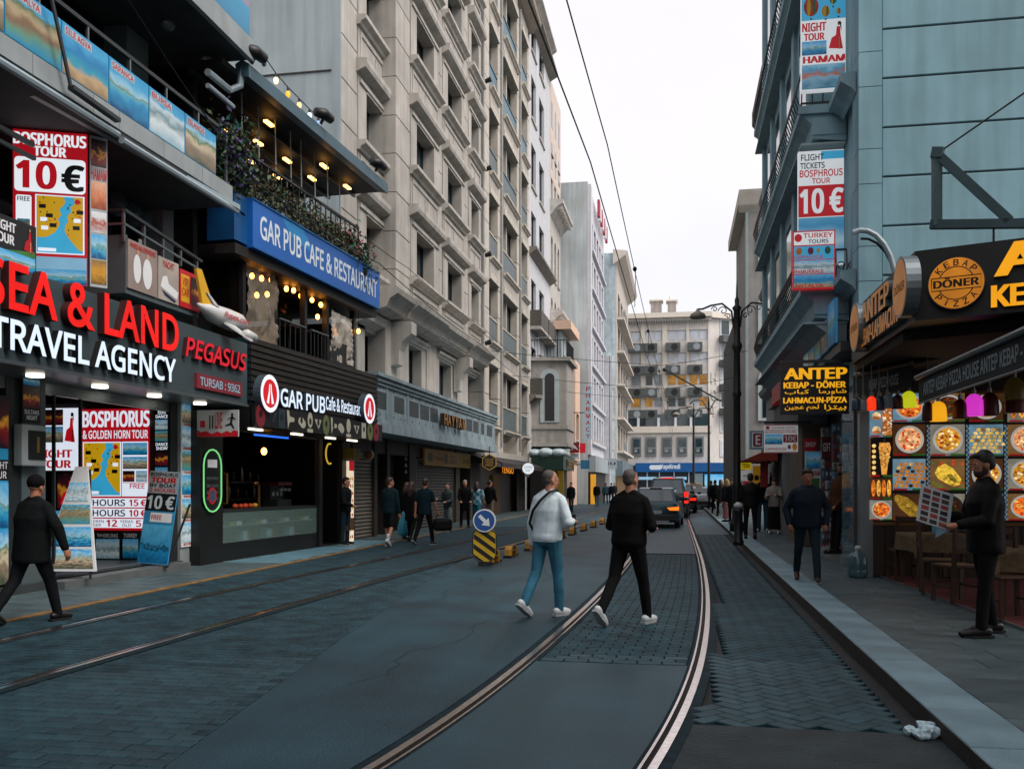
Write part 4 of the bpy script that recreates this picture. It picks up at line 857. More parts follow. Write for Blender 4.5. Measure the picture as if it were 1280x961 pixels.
b = B(); b.bar((xr0, yr, zt0 + 1.0), (xr1, yr, zt0 + 1.0), .06, .05); b.bar((xr0, yr, zt0 + .06), (xr1, yr, zt0 + .06), .05, .04); P('rail', pr, b, black)
for k in range(24):
    x = xr0 + (xr1 - xr0) * k / 23; q = B(); q.bar((x, yr, zt0 + .06), (x, yr, zt0 + 1.0), .025, .025); P('baluster', pr, q, M('pale_bar', '#5a6062', r=.5) if k % 3 == 0 else black)
for px in (303, 324, 345, 364, 377, 394, 410, 425):
    q = B(); x = F2.x(px, yr + .1); q.tube([(x, yr + .1, zt0 + 1), (x, yr + .12, zc_ - .1)], .014, 5); P('wind_rope', pu, q, M('rope', '#8d9494', v=.1))
leafg = [M('leaf_a', '#2a3d22', r=.6, v=.4, vs=8), M('leaf_b', '#3d5230', r=.6, v=.4, vs=8), M('leaf_c', '#4d3f26', r=.7, v=.4, vs=8), M('leaf_d', '#5a4a7a', r=.6, v=.3), M('leaf_e', '#1f5a48', r=.6, v=.3), M('flower_red', '#7a1f2a', v=.3)]
def leaves(n, cx, r_, size, wts, seed):
    q = B(); rr = random.Random(seed)
    for _ in range(n):
        x, y, z = [cx[i] + rr.gauss(0, r_[i]) for i in range(3)]; s = size * rr.uniform(.5, 1.3); d = Vector((rr.gauss(0, 1), rr.gauss(0, 1), rr.gauss(0, 1))).normalized(); t = d.orthogonal().normalized(); u = d.cross(t)
        q.k = rr.choices(range(6), wts)[0]; p = Vector((x, y, z))
        q.add([p - t * s, p + u * s * .45, p + t * s, p - u * s * .45], [(0, 1, 2, 3)])
    return q
for k in range(14):
    x = xr0 + .2 + k * (xr1 - xr0 - .4) / 13
    P('ivy', pr, leaves(330, (x, yr - .02, zt0 + .4), (.26, .05, .2), .055, (4, 2, 6, 0, 1, 0), k), leafg, kind='stuff')
for nm, lab, px, n_, wt in (('flower_basket', 'purple and green hanging plant at the near end of the terrace railing', 291, 1700, (5, 3, 0, 4, 2, 0)), ('flower_basket', 'green and red flower basket at the far end of the blue sign', 449, 900, (3, 2, 0, 0, 5, 2))):
    t = T(nm, lab, 'plant', F2.world(F2.x(px, yr - .15), yr - .15, zt0 + (.55 if px < 300 else -.1)), F2.rot)
    b = B(); b.lathe([(.1, -.3), (.2, -.22), (.24, -.05), (.2, -.05)], (0, 0, 0), 12); P('basket', t, b, wood)
    P('foliage', t, leaves(n_, (0, 0, .12), (.34, .16, .3), .07, wt, px), leafg)
for i, (px, py) in enumerate(((318, 90), (404, 165), (472, 228))):
    sp = T('floodlight', ('dark floodlight at the near end of the terrace canopy', 'dark floodlight halfway along the terrace canopy', 'dark floodlight at the far end of the terrace canopy')[i], 'lamp', F2.world(F2.x(px, ys_ - .2), ys_ - .25, zc_ + .2), F2.rot, 'floodlights on the terrace canopy')
    b = B(); b.tube([(-.28, .1, .12), (-.05, 0, .15), (.2, -.05, .12)], [.1, .13, .11], 10); P('housing', sp, b, black, True); b = B(); b.bar((0, .12, -.05), (0, .02, .1), .05, .05); P('bracket', sp, b, dkmet)
sl = T('string_lights', 'string of coloured bulbs slung above the terrace canopy', 'string lights', (0, 0, 0)); pts = []
for px, py, c_, e_ in ((312, 62, '#e01228', .9), (330, 79, '#56606a', 0), (345, 101, '#ffd9a0', 3), (360, 118, '#ffc23a', 1.2), (374, 132, '#ffb878', 2.5), (387, 145, '#e8f0ff', 2), (398, 155, '#a9c8ff', .9)):
    x, z = F2.pt(px, py, -.3); p = F2.world(x, -.3, z); pts.append(p + Vector((0, 0, .16)))
    q = B(); q.ell((p.x, p.y, p.z), (.055, .055, .08), 10, 8); P('bulb', sl, q, M('string' + c_, c_, v=0, e=e_), True); q = B(); q.tube([(p.x, p.y, p.z + .06), (p.x, p.y, p.z + .15)], .03, 6); P('socket', sl, q, black)
b = B(); b.tube(pts, .012, 5); P('wire', sl, b, black)
# ================================================================== hotel, left
stone = M('hotel_stone', '#aaa7a0', r=.75, v=.14, vs=1.2, streak=.24, rnd=.04, b=.06, bs=30)
stone_w = M('hotel_wall', '#a2b0b4', r=.8, v=.12, vs=.6, streak=.2, b=.1, bs=14)
trim = M('stone_trim', '#aeaba4', r=.7, v=.14, vs=2, streak=.22)
reveal = M('stone_reveal', '#a9a59b', r=.75, v=.08)
wglass = [M('window_glass_%d' % i, c_, r=.05, v=.35, vs=.9, spec=.8) for i, c_ in enumerate(('#10202a', '#1b2f38', '#0c1518', '#2a3f48'))]
wframe = M('window_frame_dark', '#2a2e30', r=.5, v=.1); blind = M('window_blind', '#a8b4b8', r=.7, v=.1)
joint = M('joint_dark', '#3d3d3b', r=.9)
F3 = F(-9.1, 0, 90)
ht = TF('stone_hotel', 'tall pale stone hotel with deep window recesses and moulded sills', 'building', F3)
HZ = 27.; yc1 = .5
cx0 = F3.x(427, yc1); cxe = F3.x(601.5)
b = B(); b.box(cx0, cxe, .95, 14, 4.6, HZ); b.box(F3.x(445, .5), cxe, 2.6, 14, -.1, 4.6); P('core', ht, b, stone_w)
b = B(); b.box(cx0 - .02, cx0 + .1, yc1 + .02, 14, 4.6, HZ); P('side_wall', ht, b, stone_w, label='blank grey side wall with thin joint lines')
for z in (13.6, 17.4, 21.2):
    q = B(); q.box(cx0 - .05, cx0 - .02, yc1 + .3, 12, z, z + .04); P('side_joint', ht, q, joint)
def window(par, xa, xb, za, zb, yf, depth, n=2, gi=0, opn=True):
    """recessed window: glass, frame bars, reveal sides"""
    yg = yf + depth
    q = B(); q.quad((xa, yg, za), (xb, yg, za), (xb, yg, zb), (xa, yg, zb)); w_ = P('window', par, q, wglass[gi % 4])
    q = B(); t = .06
    q.box(xa, xb, yg - .05, yg - .003, za, za + t); q.box(xa, xb, yg - .05, yg - .003, zb - t, zb); q.box(xa, xa + t, yg - .05, yg - .003, za + t, zb - t); q.box(xb - t, xb, yg - .05, yg - .003, za + t, zb - t)
    for i in range(1, n): x = xa + (xb - xa) * i / n; q.box(x - .03, x + .03, yg - .045, yg - .003, za + t, zb - t)
    P('frame', w_, q, wframe); return w_
def moulding(par, xa, xb, zt, zb, yf, out, name='sill', mat=None):
    h = zt - zb
    q = B(); q.prof([(yf, zb), (yf - out * .35, zb + h * .05), (yf - out * .5, zb + h * .35), (yf - out * .95, zb + h * .55), (yf - out, zb + h * .6), (yf - out, zt), (yf, zt)], xa, xb); return P(name, par, q, mat or trim)
orn = M('apron_mark', '#7d7690', r=.8, v=.3)
def hotel_col(p0, p1, pa, pb, s0, yf):
    """p0..p1 surround, pa..pb opening (pixels); s0 sill height of the first row"""
    X0, X1 = F3.x(p0, yf), F3.x(p1, yf); xa, xb = F3.x(pa, yf), F3.x(pb, yf)
    for k in range(5):
        s = s0 + 3.8 * k; zt = s + 1.72
        if s > HZ - 2: break
        window(ht, xa, xb, s, zt, yf, .44, 2, k + int(p0))
        for side, (u0, u1) in (('l', (X0, xa)), ('r', (xb, X1))):
            q = B(); q.box(u0 + .02, u1 - .02 if side == 'r' else u1, yf - .03, yf + .5, s, zt + .22); P('jamb', ht, q, stone)
            q = B(); 
        q = B(); q.box(xa, xb, yf - .05, yf + .5, zt, zt + .22); P('lintel', ht, q, stone)
        q = B(); q.box(X0 + .1, X1 - .1, yf - .09, yf - .03, zt + .08, zt + .2); P('lintel_moulding', ht, q, trim)
        moulding(ht, X0 - .06, X1 + .06, s, s - .3, yf, .3)
        q = B(); q.box(X0 + .02, X1 - .02, yf - .02, yf + .5, s - 1.32, s - .3); P('apron', ht, q, stone)
        q = B(); q.box(X0 + .18, X1 - .18, yf - .06, yf - .02, s - .52, s - .38); q.box(X0 + .18, X0 + .26, yf - .06, yf - .02, s - 1.28, s - .52); q.box(X1 - .26, X1 - .18, yf - .06, yf - .02, s - 1.28, s - .52); P('apron_frame', ht, q, trim)
        m_ = (X0 + X1) / 2; q = B(); q.quad((m_ - .08, yf - .026, s - .6), (m_ + .02, yf - .026, s - .62), (m_ - .04, yf - .026, s - .82), (m_ + .1, yf - .026, s - 1.1), (m_ + .02, yf - .026, s - 1.12), (m_ - .1, yf - .026, s - .84)); P('apron_mark', ht, q, orn)
        q = B(); q.prof([(yf, s - 1.75), (yf - .3, s - 1.62), (yf - .34, s - 1.5), (yf - .34, s - 1.36), (yf, s - 1.32)], X0 - .1, X1 + .1); P('hood', ht, q, trim)
        q = B(); q.box(X0 + .02, X1 - .02, yf, yf + .5, s - 1.86, s - 1.75); P('hood_base', ht, q, stone)
def pier(xa, xb, yf, z0, z1, step, off=0, side=None):
    z = z0 - off; i = 0
    while z < z1:
        h = step[i % len(step)]; a, c = max(z, z0), min(z + h, z1)
        if c - a > .05:
            q = B(); q.cham(xa + .004, xb - .004, yf, yf + .6, a + .012, c - .012, .012); P('stone_block', ht, q, stone)
        z += h; i += 1
hotel_col(446.5, 489, 457, 482, 8.27 + .0, yc1)
hotel_col(512.5, 547.5, 520, 541.5, 8.8, 0)
hotel_col(552.5, 579.5, 559, 576, 8.8, 0)
hotel_col(585, 600, 588.5, 597.5, 8.8, 0)
st_ = [1.27, 1.25, 1.28]
pier(cx0, F3.x(446.5, yc1), yc1, 7.7, HZ, st_, .6); pier(F3.x(495, 0), F3.x(512.5), 0, 7.7, HZ, st_, .3); pier(F3.x(547.5), F3.x(552.5), 0, 7.7, HZ, st_, .3); pier(F3.x(579.5), F3.x(585), 0, 7.7, HZ, st_, .3); pier(F3.x(600), cxe, 0, 7.7, HZ, st_, .3)
b = B(); b.box(F3.x(489, yc1), F3.x(495, 0), yc1 - .02, 1, 7.7, HZ); P('bay_return', ht, b, stone)
# cornice between first and second floors, with its bracketed windows below
def cornice(xa, xb, yf):
    q = B(); q.prof([(yf + .4, 6.95), (yf - .18, 7.1), (yf - .3, 7.35), (yf - .55, 7.5), (yf - .6, 7.66), (yf - .5, 7.74), (yf + .4, 7.78)], xa, xb); P('cornice', ht, q, trim)
xj = F3.x(493, -.5)
cornice(F3.x(470, yc1), xj - .02, yc1)
xs_ = [xj, F3.x(516, -.5), F3.x(556, -.5), F3.x(590, -.5), cxe]
for i in range(4): cornice(xs_[i] + (.012), xs_[i + 1] - .012, -.05 - .1 * (i % 2))
zf1_, zf2_ = 4.6, 6.95
for (p0, p1, pa, pb, yf) in ((446.5, 480, 456, 468, yc1), (508, 532, 511, 521, .25), (545, 570, 549, 558, .25), (583, 600, 585, 591, .25)):
    window(ht, F3.x(pa, yf), F3.x(pb + 6, yf), 4.7, 6.55, yf, .4, 2, int(p0))
    q = B(); q.box(F3.x(p0, yf), F3.x(pa, yf), yf, yf + .6, 4.6, 6.95); P('jamb', ht, q, stone); q = B(); q.box(F3.x(pb + 6, yf), F3.x(p1, yf), yf, yf + .6, 4.6, 6.95); P('jamb', ht, q, stone)
    q = B(); q.box(F3.x(pa, yf), F3.x(pb + 6, yf), yf, yf + .6, 6.55, 6.95); P('lintel', ht, q, stone)
    moulding(ht, F3.x(p0, yf), F3.x(p1, yf), 6.85, 6.62, yf, .18, 'window_head')
for i, (p0, p1) in enumerate(((480, 508), (532, 545), (570, 583), (600, 601.4))):
    q = B(); q.box(F3.x(p0, .25), F3.x(p1, .25), .2, .8, 4.6, 6.95); P('pilaster', ht, q, stone)
    if p0 in (480, 570):
        xm = F3.x(p1 - 7, 0); q = B(); q.prof([(.2, 5.5), (-.05, 5.55), (-.08, 6.0), (-.2, 6.3), (-.5, 6.55), (-.5, 6.95), (.2, 6.95)], xm - .45, xm + .15); P('bracket', ht, q, trim)
# shop canopy with tile panels and hotel letters
can = T('hotel_canopy', 'weathered grey stone canopy with dark tiles over the hotel shops', 'canopy', F3.loc, F3.rot)
yk = -.9; k0, k1 = F3.x(468.5, yk), F3.x(618.5, yk); kz0, kz1 = 3.05, 4.68
cst = M('canopy_stone', '#8a9ea6', r=.7, v=.18, vs=1.3, streak=.3, b=.1)
b = B(); b.box(k0, k1, yk, .3, kz0 + .38, kz1 - .32); P('body', can, b, cst)
for z0_, z1_, o in ((kz1 - .32, kz1 - .22, .05), (kz1 - .22, kz1 - .1, .1), (kz1 - .1, kz1, .16), (kz0 + .26, kz0 + .38, .04), (kz0, kz0 + .26, .09)):
    q = B(); q.box(k0 - o, k1 + o, yk - o, .3, z0_ + .002, z1_ - .002); P('moulding', can, q, cst)
tile = M('canopy_tile', '#3a4548', r=.45, v=.3, vs=12); tx_ = [(471, 483), (493, 505), (512, 523), (525.5, 536), (538, 547), (583, 590), (591.5, 598), (600.5, 605), (608.5, 615)]
for p0, p1 in tx_:
    q = B(); xa, xb = F3.x(p0, yk), F3.x(p1, yk)
    for r_ in range(5): q.box(xa, xb, yk - .012, yk - .001, kz0 + .68 + r_ * .095, kz0 + .765 + r_ * .095)
    P('tile_panel', can, q, tile)
for px in (475, 484, 492, 500, 506, 515, 524, 532, 541, 550, 560, 570, 580, 590, 598, 606):
    for z in (kz0 + .5, kz0 + 1.24):
        q = B(); x = F3.x(px, yk); q.quad((x - .05, yk - .003, z), (x, yk - .003, z - .05), (x + .05, yk - .003, z), (x, yk - .003, z + .05)); P('inset', can, q, joint)
for px in (483, 509, 600): q = B(); x = F3.x(px, yk); q.box(x - .06, x + .06, yk - .03, yk - .002, kz0 + .4, kz1 - .34); P('rib', can, q, cst)
for i, ch in enumerate('HAYYAM'):
    xa = F3.x(555 + 4.6 * i, yk - .2); letters(can, ch, (xa, xa + .42, kz0 + .62, kz0 + 1.02), yk - .06, .16, M('gold_letter', '#b0782a', r=.4, m=.3, v=.3), M('letter_dark', '#231c14', v=0), .03, name='letter')
# hotel ground floor: shutters, doorway, yellow sign
ys = .0
shut = M('shutter', '#6a6458', r=.45, m=.4, v=.15, vs=3); shut2 = M('shutter_dark', '#34332f', r=.5, m=.3, v=.2)
def shutter(par, xa, xb, za, zb, yf, mt):
    q = B(); n = int((zb - za) / .11)
    for i in range(n):
        z = za + i * (zb - za) / n; h = (zb - za) / n
        q.add([(xa, yf, z), (xb, yf, z), (xb, yf - .03, z + h * .35), (xa, yf - .03, z + h * .35), (xb, yf - .025, z + h * .7), (xa, yf - .025, z + h * .7), (xb, yf, z + h), (xa, yf, z + h)], [(0, 1, 2, 3), (3, 2, 4, 5), (5, 4, 6, 7)])
    P('roller_shutter', par, q, mt, kind='stuff')
hg = T('hotel_shops', 'shuttered row of dark shops under the hotel canopy', 'shopfront', F3.loc, F3.rot)
shutter(hg, F3.x(443, .1), F3.x(468, .1), 0, 2.55, .1, shut); shutter(hg, F3.x(520, .1), F3.x(570, .1), 0, 2.5, .1, shut2)
b = B(); b.box(F3.x(468, .1), F3.x(520, .1), .5, .6, 0, 3.0); P('door_recess', hg, b, wood)
for p0, p1 in ((468, 472), (484, 488), (512, 520), (570, 575), (588, 601)): q = B(); q.box(F3.x(p0), F3.x(p1), 0, .5, 0, 3.04); P('pier', hg, q, M('pier_brown', '#2c2620', r=.7, v=.3))
b = B(); b.box(F3.x(443), cxe, .05, .6, 2.56, 3.04); P('header', hg, b, M('header_dark', '#241f1c', v=.3))
for i in range(3):
    q = B(); x = F3.x(505, .1); z = 2.0 + .22 * i; q.quad((x - .2, .03, z), (x, .03, z + .12), (x + .2, .03, z), (x, .03, z - .05)); P('chevron', hg, q, M('chevron', '#4a4a48', v=0))
ysn = TF('yellow_shop_sign', 'yellow shop sign with dark bottle emblem and lettering under the hotel canopy', 'sign', F3)
pb = Board(ysn, *F3.rect(531, 588, 560, 581, -.1), -.02, M('sign_yellow', '#b78a1c', r=.5, v=.12, e=.02), 'panel', .08)
pb.ball(.1, .5, .055, .28, BLACK).t('Tekel', .17, .36, .38, .62, BLACK, .02).ball(.42, .5, .04, .35, BLACK).t('HALK\nMARKET', .48, .66, .2, .8, BLACK, .03).r(.74, .985, .06, .94, M('sign_ochre', '#7d6522', v=.2)).t('2nd', .8, .95, .3, .7, BLACK, .03); pb.end()
cup = F(F3.world(F3.x(459, -.5), -.5, 0).x, F3.world(F3.x(459, -.5), -.5, 0).y, 4)
cs = TF('coffee_cup_sign', 'round coffee cup sign hanging beside the roller shutter', 'sign', cup)
a = cup.rect(456, 466, 563, 574); mx, mz = (a[0] + a[1]) / 2, (a[2] + a[3]) / 2; q = B(); q.disc(mx, mz, .15, .17, -.05, 18, 0); P('cup', cs, q, M('cup_pale', '#6f6a62', v=.2)); q = B(); q.disc(mx, mz, .11, .12, -.055, 16); P('coffee', cs, q, M('coffee', '#5f2f16', v=.3)); q = B(); q.bar((mx, -.02, mz + .16), (mx, -.02, 3.05), .02, .02); P('bracket', cs, q, black)

# ================================================================== building with railed windows (left, after the hotel)
F4 = F3
bal = TF('railed_apartment_building', 'grey stone apartment building with blue grey railing panels at every window', 'building', F4)
st4 = M('stone_grey', '#a9a69f', r=.75, v=.12, vs=1.5, streak=.18, b=.08, bs=20); st4b = M('stone_grey_light', '#b8b3a8', r=.75, v=.1, streak=.12)
q0, q1 = F4.x(602.5), F4.x(661); H4 = 30.2
b = B(); b.box(q0, q1, .6, 14, 0, H4); P('core', bal, b, st4)
railp = M('railing_panel', '#4d5a5e', r=.5, v=.25, vs=3); railb = M('railing_blue', '#3f6472', r=.4, v=.2, vs=3)
cols4 = [(602.5, 611, None), (611, 622, 1), (622, 628.5, None), (628.5, 646, 2), (646, 651, None), (651, 659, 1), (659, 661, None)]
for p0, p1, n in cols4:
    xa, xb = F4.x(p0), F4.x(p1)
    if n is None:
        z = 3.2
        while z < H4 - 1:
            h = min(1.38, H4 - 1 - z); q = B(); q.cham(xa + .004, xb - .004, -.02, .6, z + .01, z + h - .01, .012); P('stone_block', bal, q, st4b); z += 1.39
        continue
    for k in range(6):
        z = 4.45 + 4.17 * k; zr = z + 1.25; zt = z + 3.05
        window(bal, xa, xb, z, zt, 0, .42, n * 2 - 1 + 1, k + p0 and int(k + p0))
        q = B(); q.box(xa, xb, -.05, .6, zt + .32, z + 4.17 - .02); P('spandrel', bal, q, st4)
        q = B(); q.box(xa - .03, xb + .03, -.12, .5, zt, zt + .32); P('lintel', bal, q, st4b)
        moulding(bal, xa - .03, xb + .03, z, z - .22, -.05, .2, 'sill', st4b)
        q = B(); q.box(xa + .02, xb - .02, .05, .08, z + .05, zr); rp = P('railing_panel', bal, q, railb if k > 3 else railp)
        q = B(); q.bar((xa, .04, zr), (xb, .04, zr), .06, .07); P('rail', rp, q, st4b if k < 3 else railb)
        if n == 2: q = B(); m_ = (xa + xb) / 2; q.box(m_ - .1, m_ + .1, .2, .5, z, zt); P('mullion', bal, q, st4b)
b = B(); b.prof([(.6, H4 - .9), (-.2, H4 - .6), (-.75, H4 - .25), (-.8, H4), (.6, H4)], q0 - .1, q1 + .1); P('eave', bal, b, M('eave_stone', '#8f877b', r=.8, v=.15))
for px in (601.8, 625, 648.5):
    q = B(); x = F4.x(px); q.tube([(x, -.1, 3.5), (x, -.1, H4 - 1)], .06, 6); P('drain_pipe', bal, q, M('pipe_stone', '#8f9294', v=.1))
for i, z in enumerate((8.3, 12.5, 16.6, 20.8)):
    q = B(); x = F4.x(605); q.tube([(x, -.05, z), (x, -.35, z + .1)], [.1, .13], 8); P('floodlight', bal, q, black)
# its shops
b = B(); b.box(q0, q1, -.15, .6, 2.95, 3.25); P('shop_cornice', bal, b, st4)
for z, w_ in ((2.95, 1),):
    q = B(); q.prof([(-.1, 2.95), (-.95, 2.62), (-.95, 2.4), (-.9, 2.4), (-.1, 2.8)], q0 + .2, q1 - .4); P('awning', bal, q, M('awning_dark', '#2a2526', r=.8, v=.15))
b = B(); b.box(q0, q1, .5, .6, 0, 2.95); P('shop_front', bal, b, M('shop_dark', '#17130f', r=.5, v=.3))
b = B(); b.box(F4.x(625), F4.x(633), .35, .5, 0, 2.1); P('lit_door', bal, b, M('door_amber', '#5a3c0e', v=.3, e=.12))
for px in (634, 644, 654): q = B(); q.lathe([(.14, 0), (.14, .04)], (F4.x(px, -.4), -.4, 2.52), 10); P('downlight', bal, q, M('down_amber', '#ffd9a8', v=0, e=3))
letters(bal, 'TENGO', (F4.x(627, .2), F4.x(642, .2), 2.2, 2.55), .25, .05, M('amber_letter', '#ff9a2a', v=.1, e=.8), black, .02)
q = B(); x = F4.x(655, -.6); q.box(x, F4.x(661, -.6), -.65, -.6, 2.02, 2.2); P('valance', bal, q, M('valance', '#8f8a86', v=.3))
shutter(bal, F4.x(650), F4.x(660), 0, 2.3, .2, shut2)
q = B(); q.prof([(.1, 2.95), (-1.0, 2.55), (-1.0, 2.4), (-.9, 2.4), (.1, 2.7)], F4.x(588), F4.x(600)); P('corner_awning', hg, q, M('awning_plum', '#2c2430', r=.8, v=.15))
# hexagon and round hanging signs
FH = F(F3.world(F3.x(611, -1.2), -1.2, 0).x, F3.world(F3.x(611, -1.2), -1.2, 0).y, 6)
hx = TF('hexagon_sign', 'black hexagon hanging sign with golden edge and letters', 'sign', FH)
a = FH.rect(603, 620.5, 567, 588); mx, mz, rx, rz = (a[0] + a[1]) / 2, (a[2] + a[3]) / 2, (a[1] - a[0]) / 2, (a[3] - a[2]) / 2
hexa = lambda s: [(mx + s * rx * math.cos(R(30 + 60 * k)) / .866, mz + s * rz * math.sin(R(30 + 60 * k))) for k in range(6)]
q = B(); q.prism(hexa(1), -.06, 0); P('edge', hx, q, M('gold_edge', '#c99a3c', v=.1, e=.25)); q = B(); q.prism(hexa(.88), -.066, -.06); P('panel', hx, q, black)
for i, t_ in enumerate(('OLD', 'YORK', 'WEST')): q = B(); tx(q, t_, mx - rx * .6, mx + rx * .6, mz + rz * (.2 - .34 * i), mz + rz * (.44 - .34 * i), -.07, .02); P('lettering', hx, q, M('gold_edge'))
q = B(); q.bar((mx, -.03, mz + rz), (mx, -.03, 3.2), .04, .03); P('bracket', hx, q, black)
FR_ = F(F3.world(F3.x(659, -1.3), -1.3, 0).x, F3.world(F3.x(659, -1.3), -1.3, 0).y, 8)
rs = TF('round_white_sign', 'plain round white lit sign hanging over the far pavement', 'sign', FR_)
a = FR_.rect(653, 667.5, 578.5, 592.5); mx, mz, rx, rz = (a[0] + a[1]) / 2, (a[2] + a[3]) / 2, (a[1] - a[0]) / 2, (a[3] - a[2]) / 2
q = B(); q.disc(mx, mz, rx, rz, -.1, 24, 0); P('drum', rs, q, M('round_lit', '#e6ecf2', v=.03, e=.8)); q = B(); tx(q, 'COFFEE', mx - rx * .7, mx + rx * .7, mz + .02, mz + .12, -.105, .02); tx(q, 'bar', mx - rx * .4, mx + rx * .4, mz - .14, mz - .02, -.105, .01); P('lettering', rs, q, M('grey_ink', '#8a98a2', v=0)); q = B(); q.bar((mx, -.05, mz + rz), (mx, -.05, 3.2), .05, .04); P('bracket', rs, q, black)
# ================================================================== right side: corner building
teal = M('render_sky_tint', '#80a9b5', r=.7, v=.14, vs=.8, streak=.24, rnd=.03, b=.06, bs=20)  # cool sky light on the wall is put into this base colour
teal2 = M('teal_trim', '#84a3ac', r=.7, v=.1, streak=.15); soff = M('teal_soffit', '#93a4a8', r=.8, v=.15)
iron = M('black_iron', '#15181a', r=.5, v=.2)
FW = F(0, 15.6, 0); FR = F(2.9, 0, -90); WY = 15.6
def BX(b, X0, X1, Y0, Y1, z0, z1): return b.box(X0, X1, Y0, Y1, z0, z1)      # plain world box
cb = T('corner_building', 'blue grey rendered corner building with balconies and tour banners on the right', 'building')
HB = 17.
b = B(); BX(b, 2.95, 14, 15.7, 28.2, 3.2, HB); BX(b, 3.6, 14, 15.7, 28.2, 0, 3.2); P('core', cb, b, teal2)
js = [3.37 + .79 * k for k in range(18)]
for z in js:
    for xa, xb in ((3.235, 6.3), (6.3, 9.4), (9.4, 13)):
        q = B(); q.cham(xa + .004, xb - .004, WY, WY + .2, z + .016, z + .776, .01); P('wall_panel', cb, q, teal)
        q = B(); q.box(xa, xb, WY + .02, WY + .2, z - .013, z + .015); P('panel_joint', cb, q, M('panel_gap', '#39484d', r=.9))
z = 3.3; k = 0
while z < HB:
    h = (.56, 1.0)[k % 2]; q = B(); q.box(2.87, 3.225, WY - .04, WY + .5, z + .006, z + h - .006); P('corner_block', cb, q, teal); z += h; k += 1
# street front: windows, bands, bay with balconies
for fl, z0 in enumerate((5.2, 8.5, 11.8)):
    for i in range(4):
        y0 = 17.6 + i * 2.5
        q = B(); q.box(2.93, 2.96, y0, y0 + 1.1, z0 + .1, z0 + 2.3); w_ = P('window', cb, q, wglass[i]); q = B(); q.box(2.86, 2.94, y0 - .12, y0, z0, z0 + 2.45); q.box(2.86, 2.94, y0 + 1.1, y0 + 1.22, z0, z0 + 2.45); q.box(2.82, 2.94, y0 - .12, y0 + 1.22, z0 + 2.45, z0 + 2.6); P('frame', w_, q, teal2)
for z0, z1 in ((5.1, 7.62), (8.32, 10.95), (11.65, 17)):
    q = B(); BX(q, 2.42, 2.93, 17.35, 26.9, z0, z1); bw_ = P('bay_wall', cb, q, teal2)
    for k in range(4): q = B(); BX(q, 2.4, 2.43, 18 + 2.3 * k, 19.2 + 2.3 * k, z0 + .2, z1 - .4); P('bay_window', bw_, q, wglass[k])
    for k in range(5): q = B(); BX(q, 2.34, 2.42, 17.35 + 2.25 * k, 17.75 + 2.25 * k, z0, z1); P('bay_pilaster', bw_, q, teal2)
def xprof(par, name, prof, y0, y1, mat):      # profile (x, z) swept along world y
    q = B(); q.prism(prof, y0, y1); return P(name, par, q, mat)
for zt, yA in ((8.28, 17.0), (5.06, 16.75), (11.6, 17.0)):
    bx_ = 2.14
    pr_ = [(2.93, zt - .62), (bx_ + .22, zt - .55), (bx_ + .2, zt - .3), (bx_ + .06, zt - .16), (bx_, zt - .12), (bx_, zt), (2.93, zt)]
    bl_ = xprof(cb, 'balcony', pr_, yA, 27, teal2)
    q = B(); q.box(bx_ - .03, 2.9, yA - .06, yA, zt - .13, zt + .01); q.box(bx_ + .2, 2.9, yA - .03, yA, zt - .5, zt - .2); P('end_moulding', bl_, q, teal2)
    q = B(); q.box(bx_ + .02, 2.92, yA + .02, 26.9, zt - .66, zt - .625); P('soffit', bl_, q, soff)
    xprof(cb, 'band_moulding', [(2.86, zt - .3), (2.8, zt - .22), (2.62, zt - .1), (2.62, zt + .02), (2.86, zt + .06)], 15.75, yA - .06, teal2)
    rg = T('balcony_railing', ('curled black iron railing on the balcony under the hamam banner', 'curled black iron railing on the lowest balcony by the Turkey tours board', 'black iron railing on the topmost balcony of the corner building')[(8.28, 5.06, 11.6).index(zt)], 'railing', (bx_, yA, zt), 0, 'iron railings on the corner building')
    q = B(); q.bar((.03, .02, .62), (.75, .02, .62), .035, .03); q.bar((.03, .02, .08), (.75, .02, .08), .03, .03); q.bar((.03, .02, .62), (.03, 9.8, .62), .035, .03); q.bar((.03, .02, .08), (.03, 9.8, .08), .03, .03); P('rail', rg, q, iron)
    for k in range(5):
        q = B(); x = .03 + k * .18; q.tube([(x, .02, .08), (x, -.04, .3), (x, .02, .62)], .012, 5); P('baluster', rg, q, iron)
        q = B(); q.tube([(x + .09 + .06 * math.cos(t), .02, .35 + .06 * math.sin(t)) for t in np.linspace(0, 6.28, 11)], .009, 4); P('scroll', rg, q, iron)
    for k in range(48):
        q = B(); y = .2 + k * .2; q.tube([(.03, y, .08), (-.05, y, .3), (.03, y, .62)], .012, 4); P('baluster', rg, q, iron)
xprof(cb, 'balcony_console', [(2.9, 4.0), (2.35, 4.4), (2.35, 4.44), (2.9, 4.44)], 16.8, 27, soff)
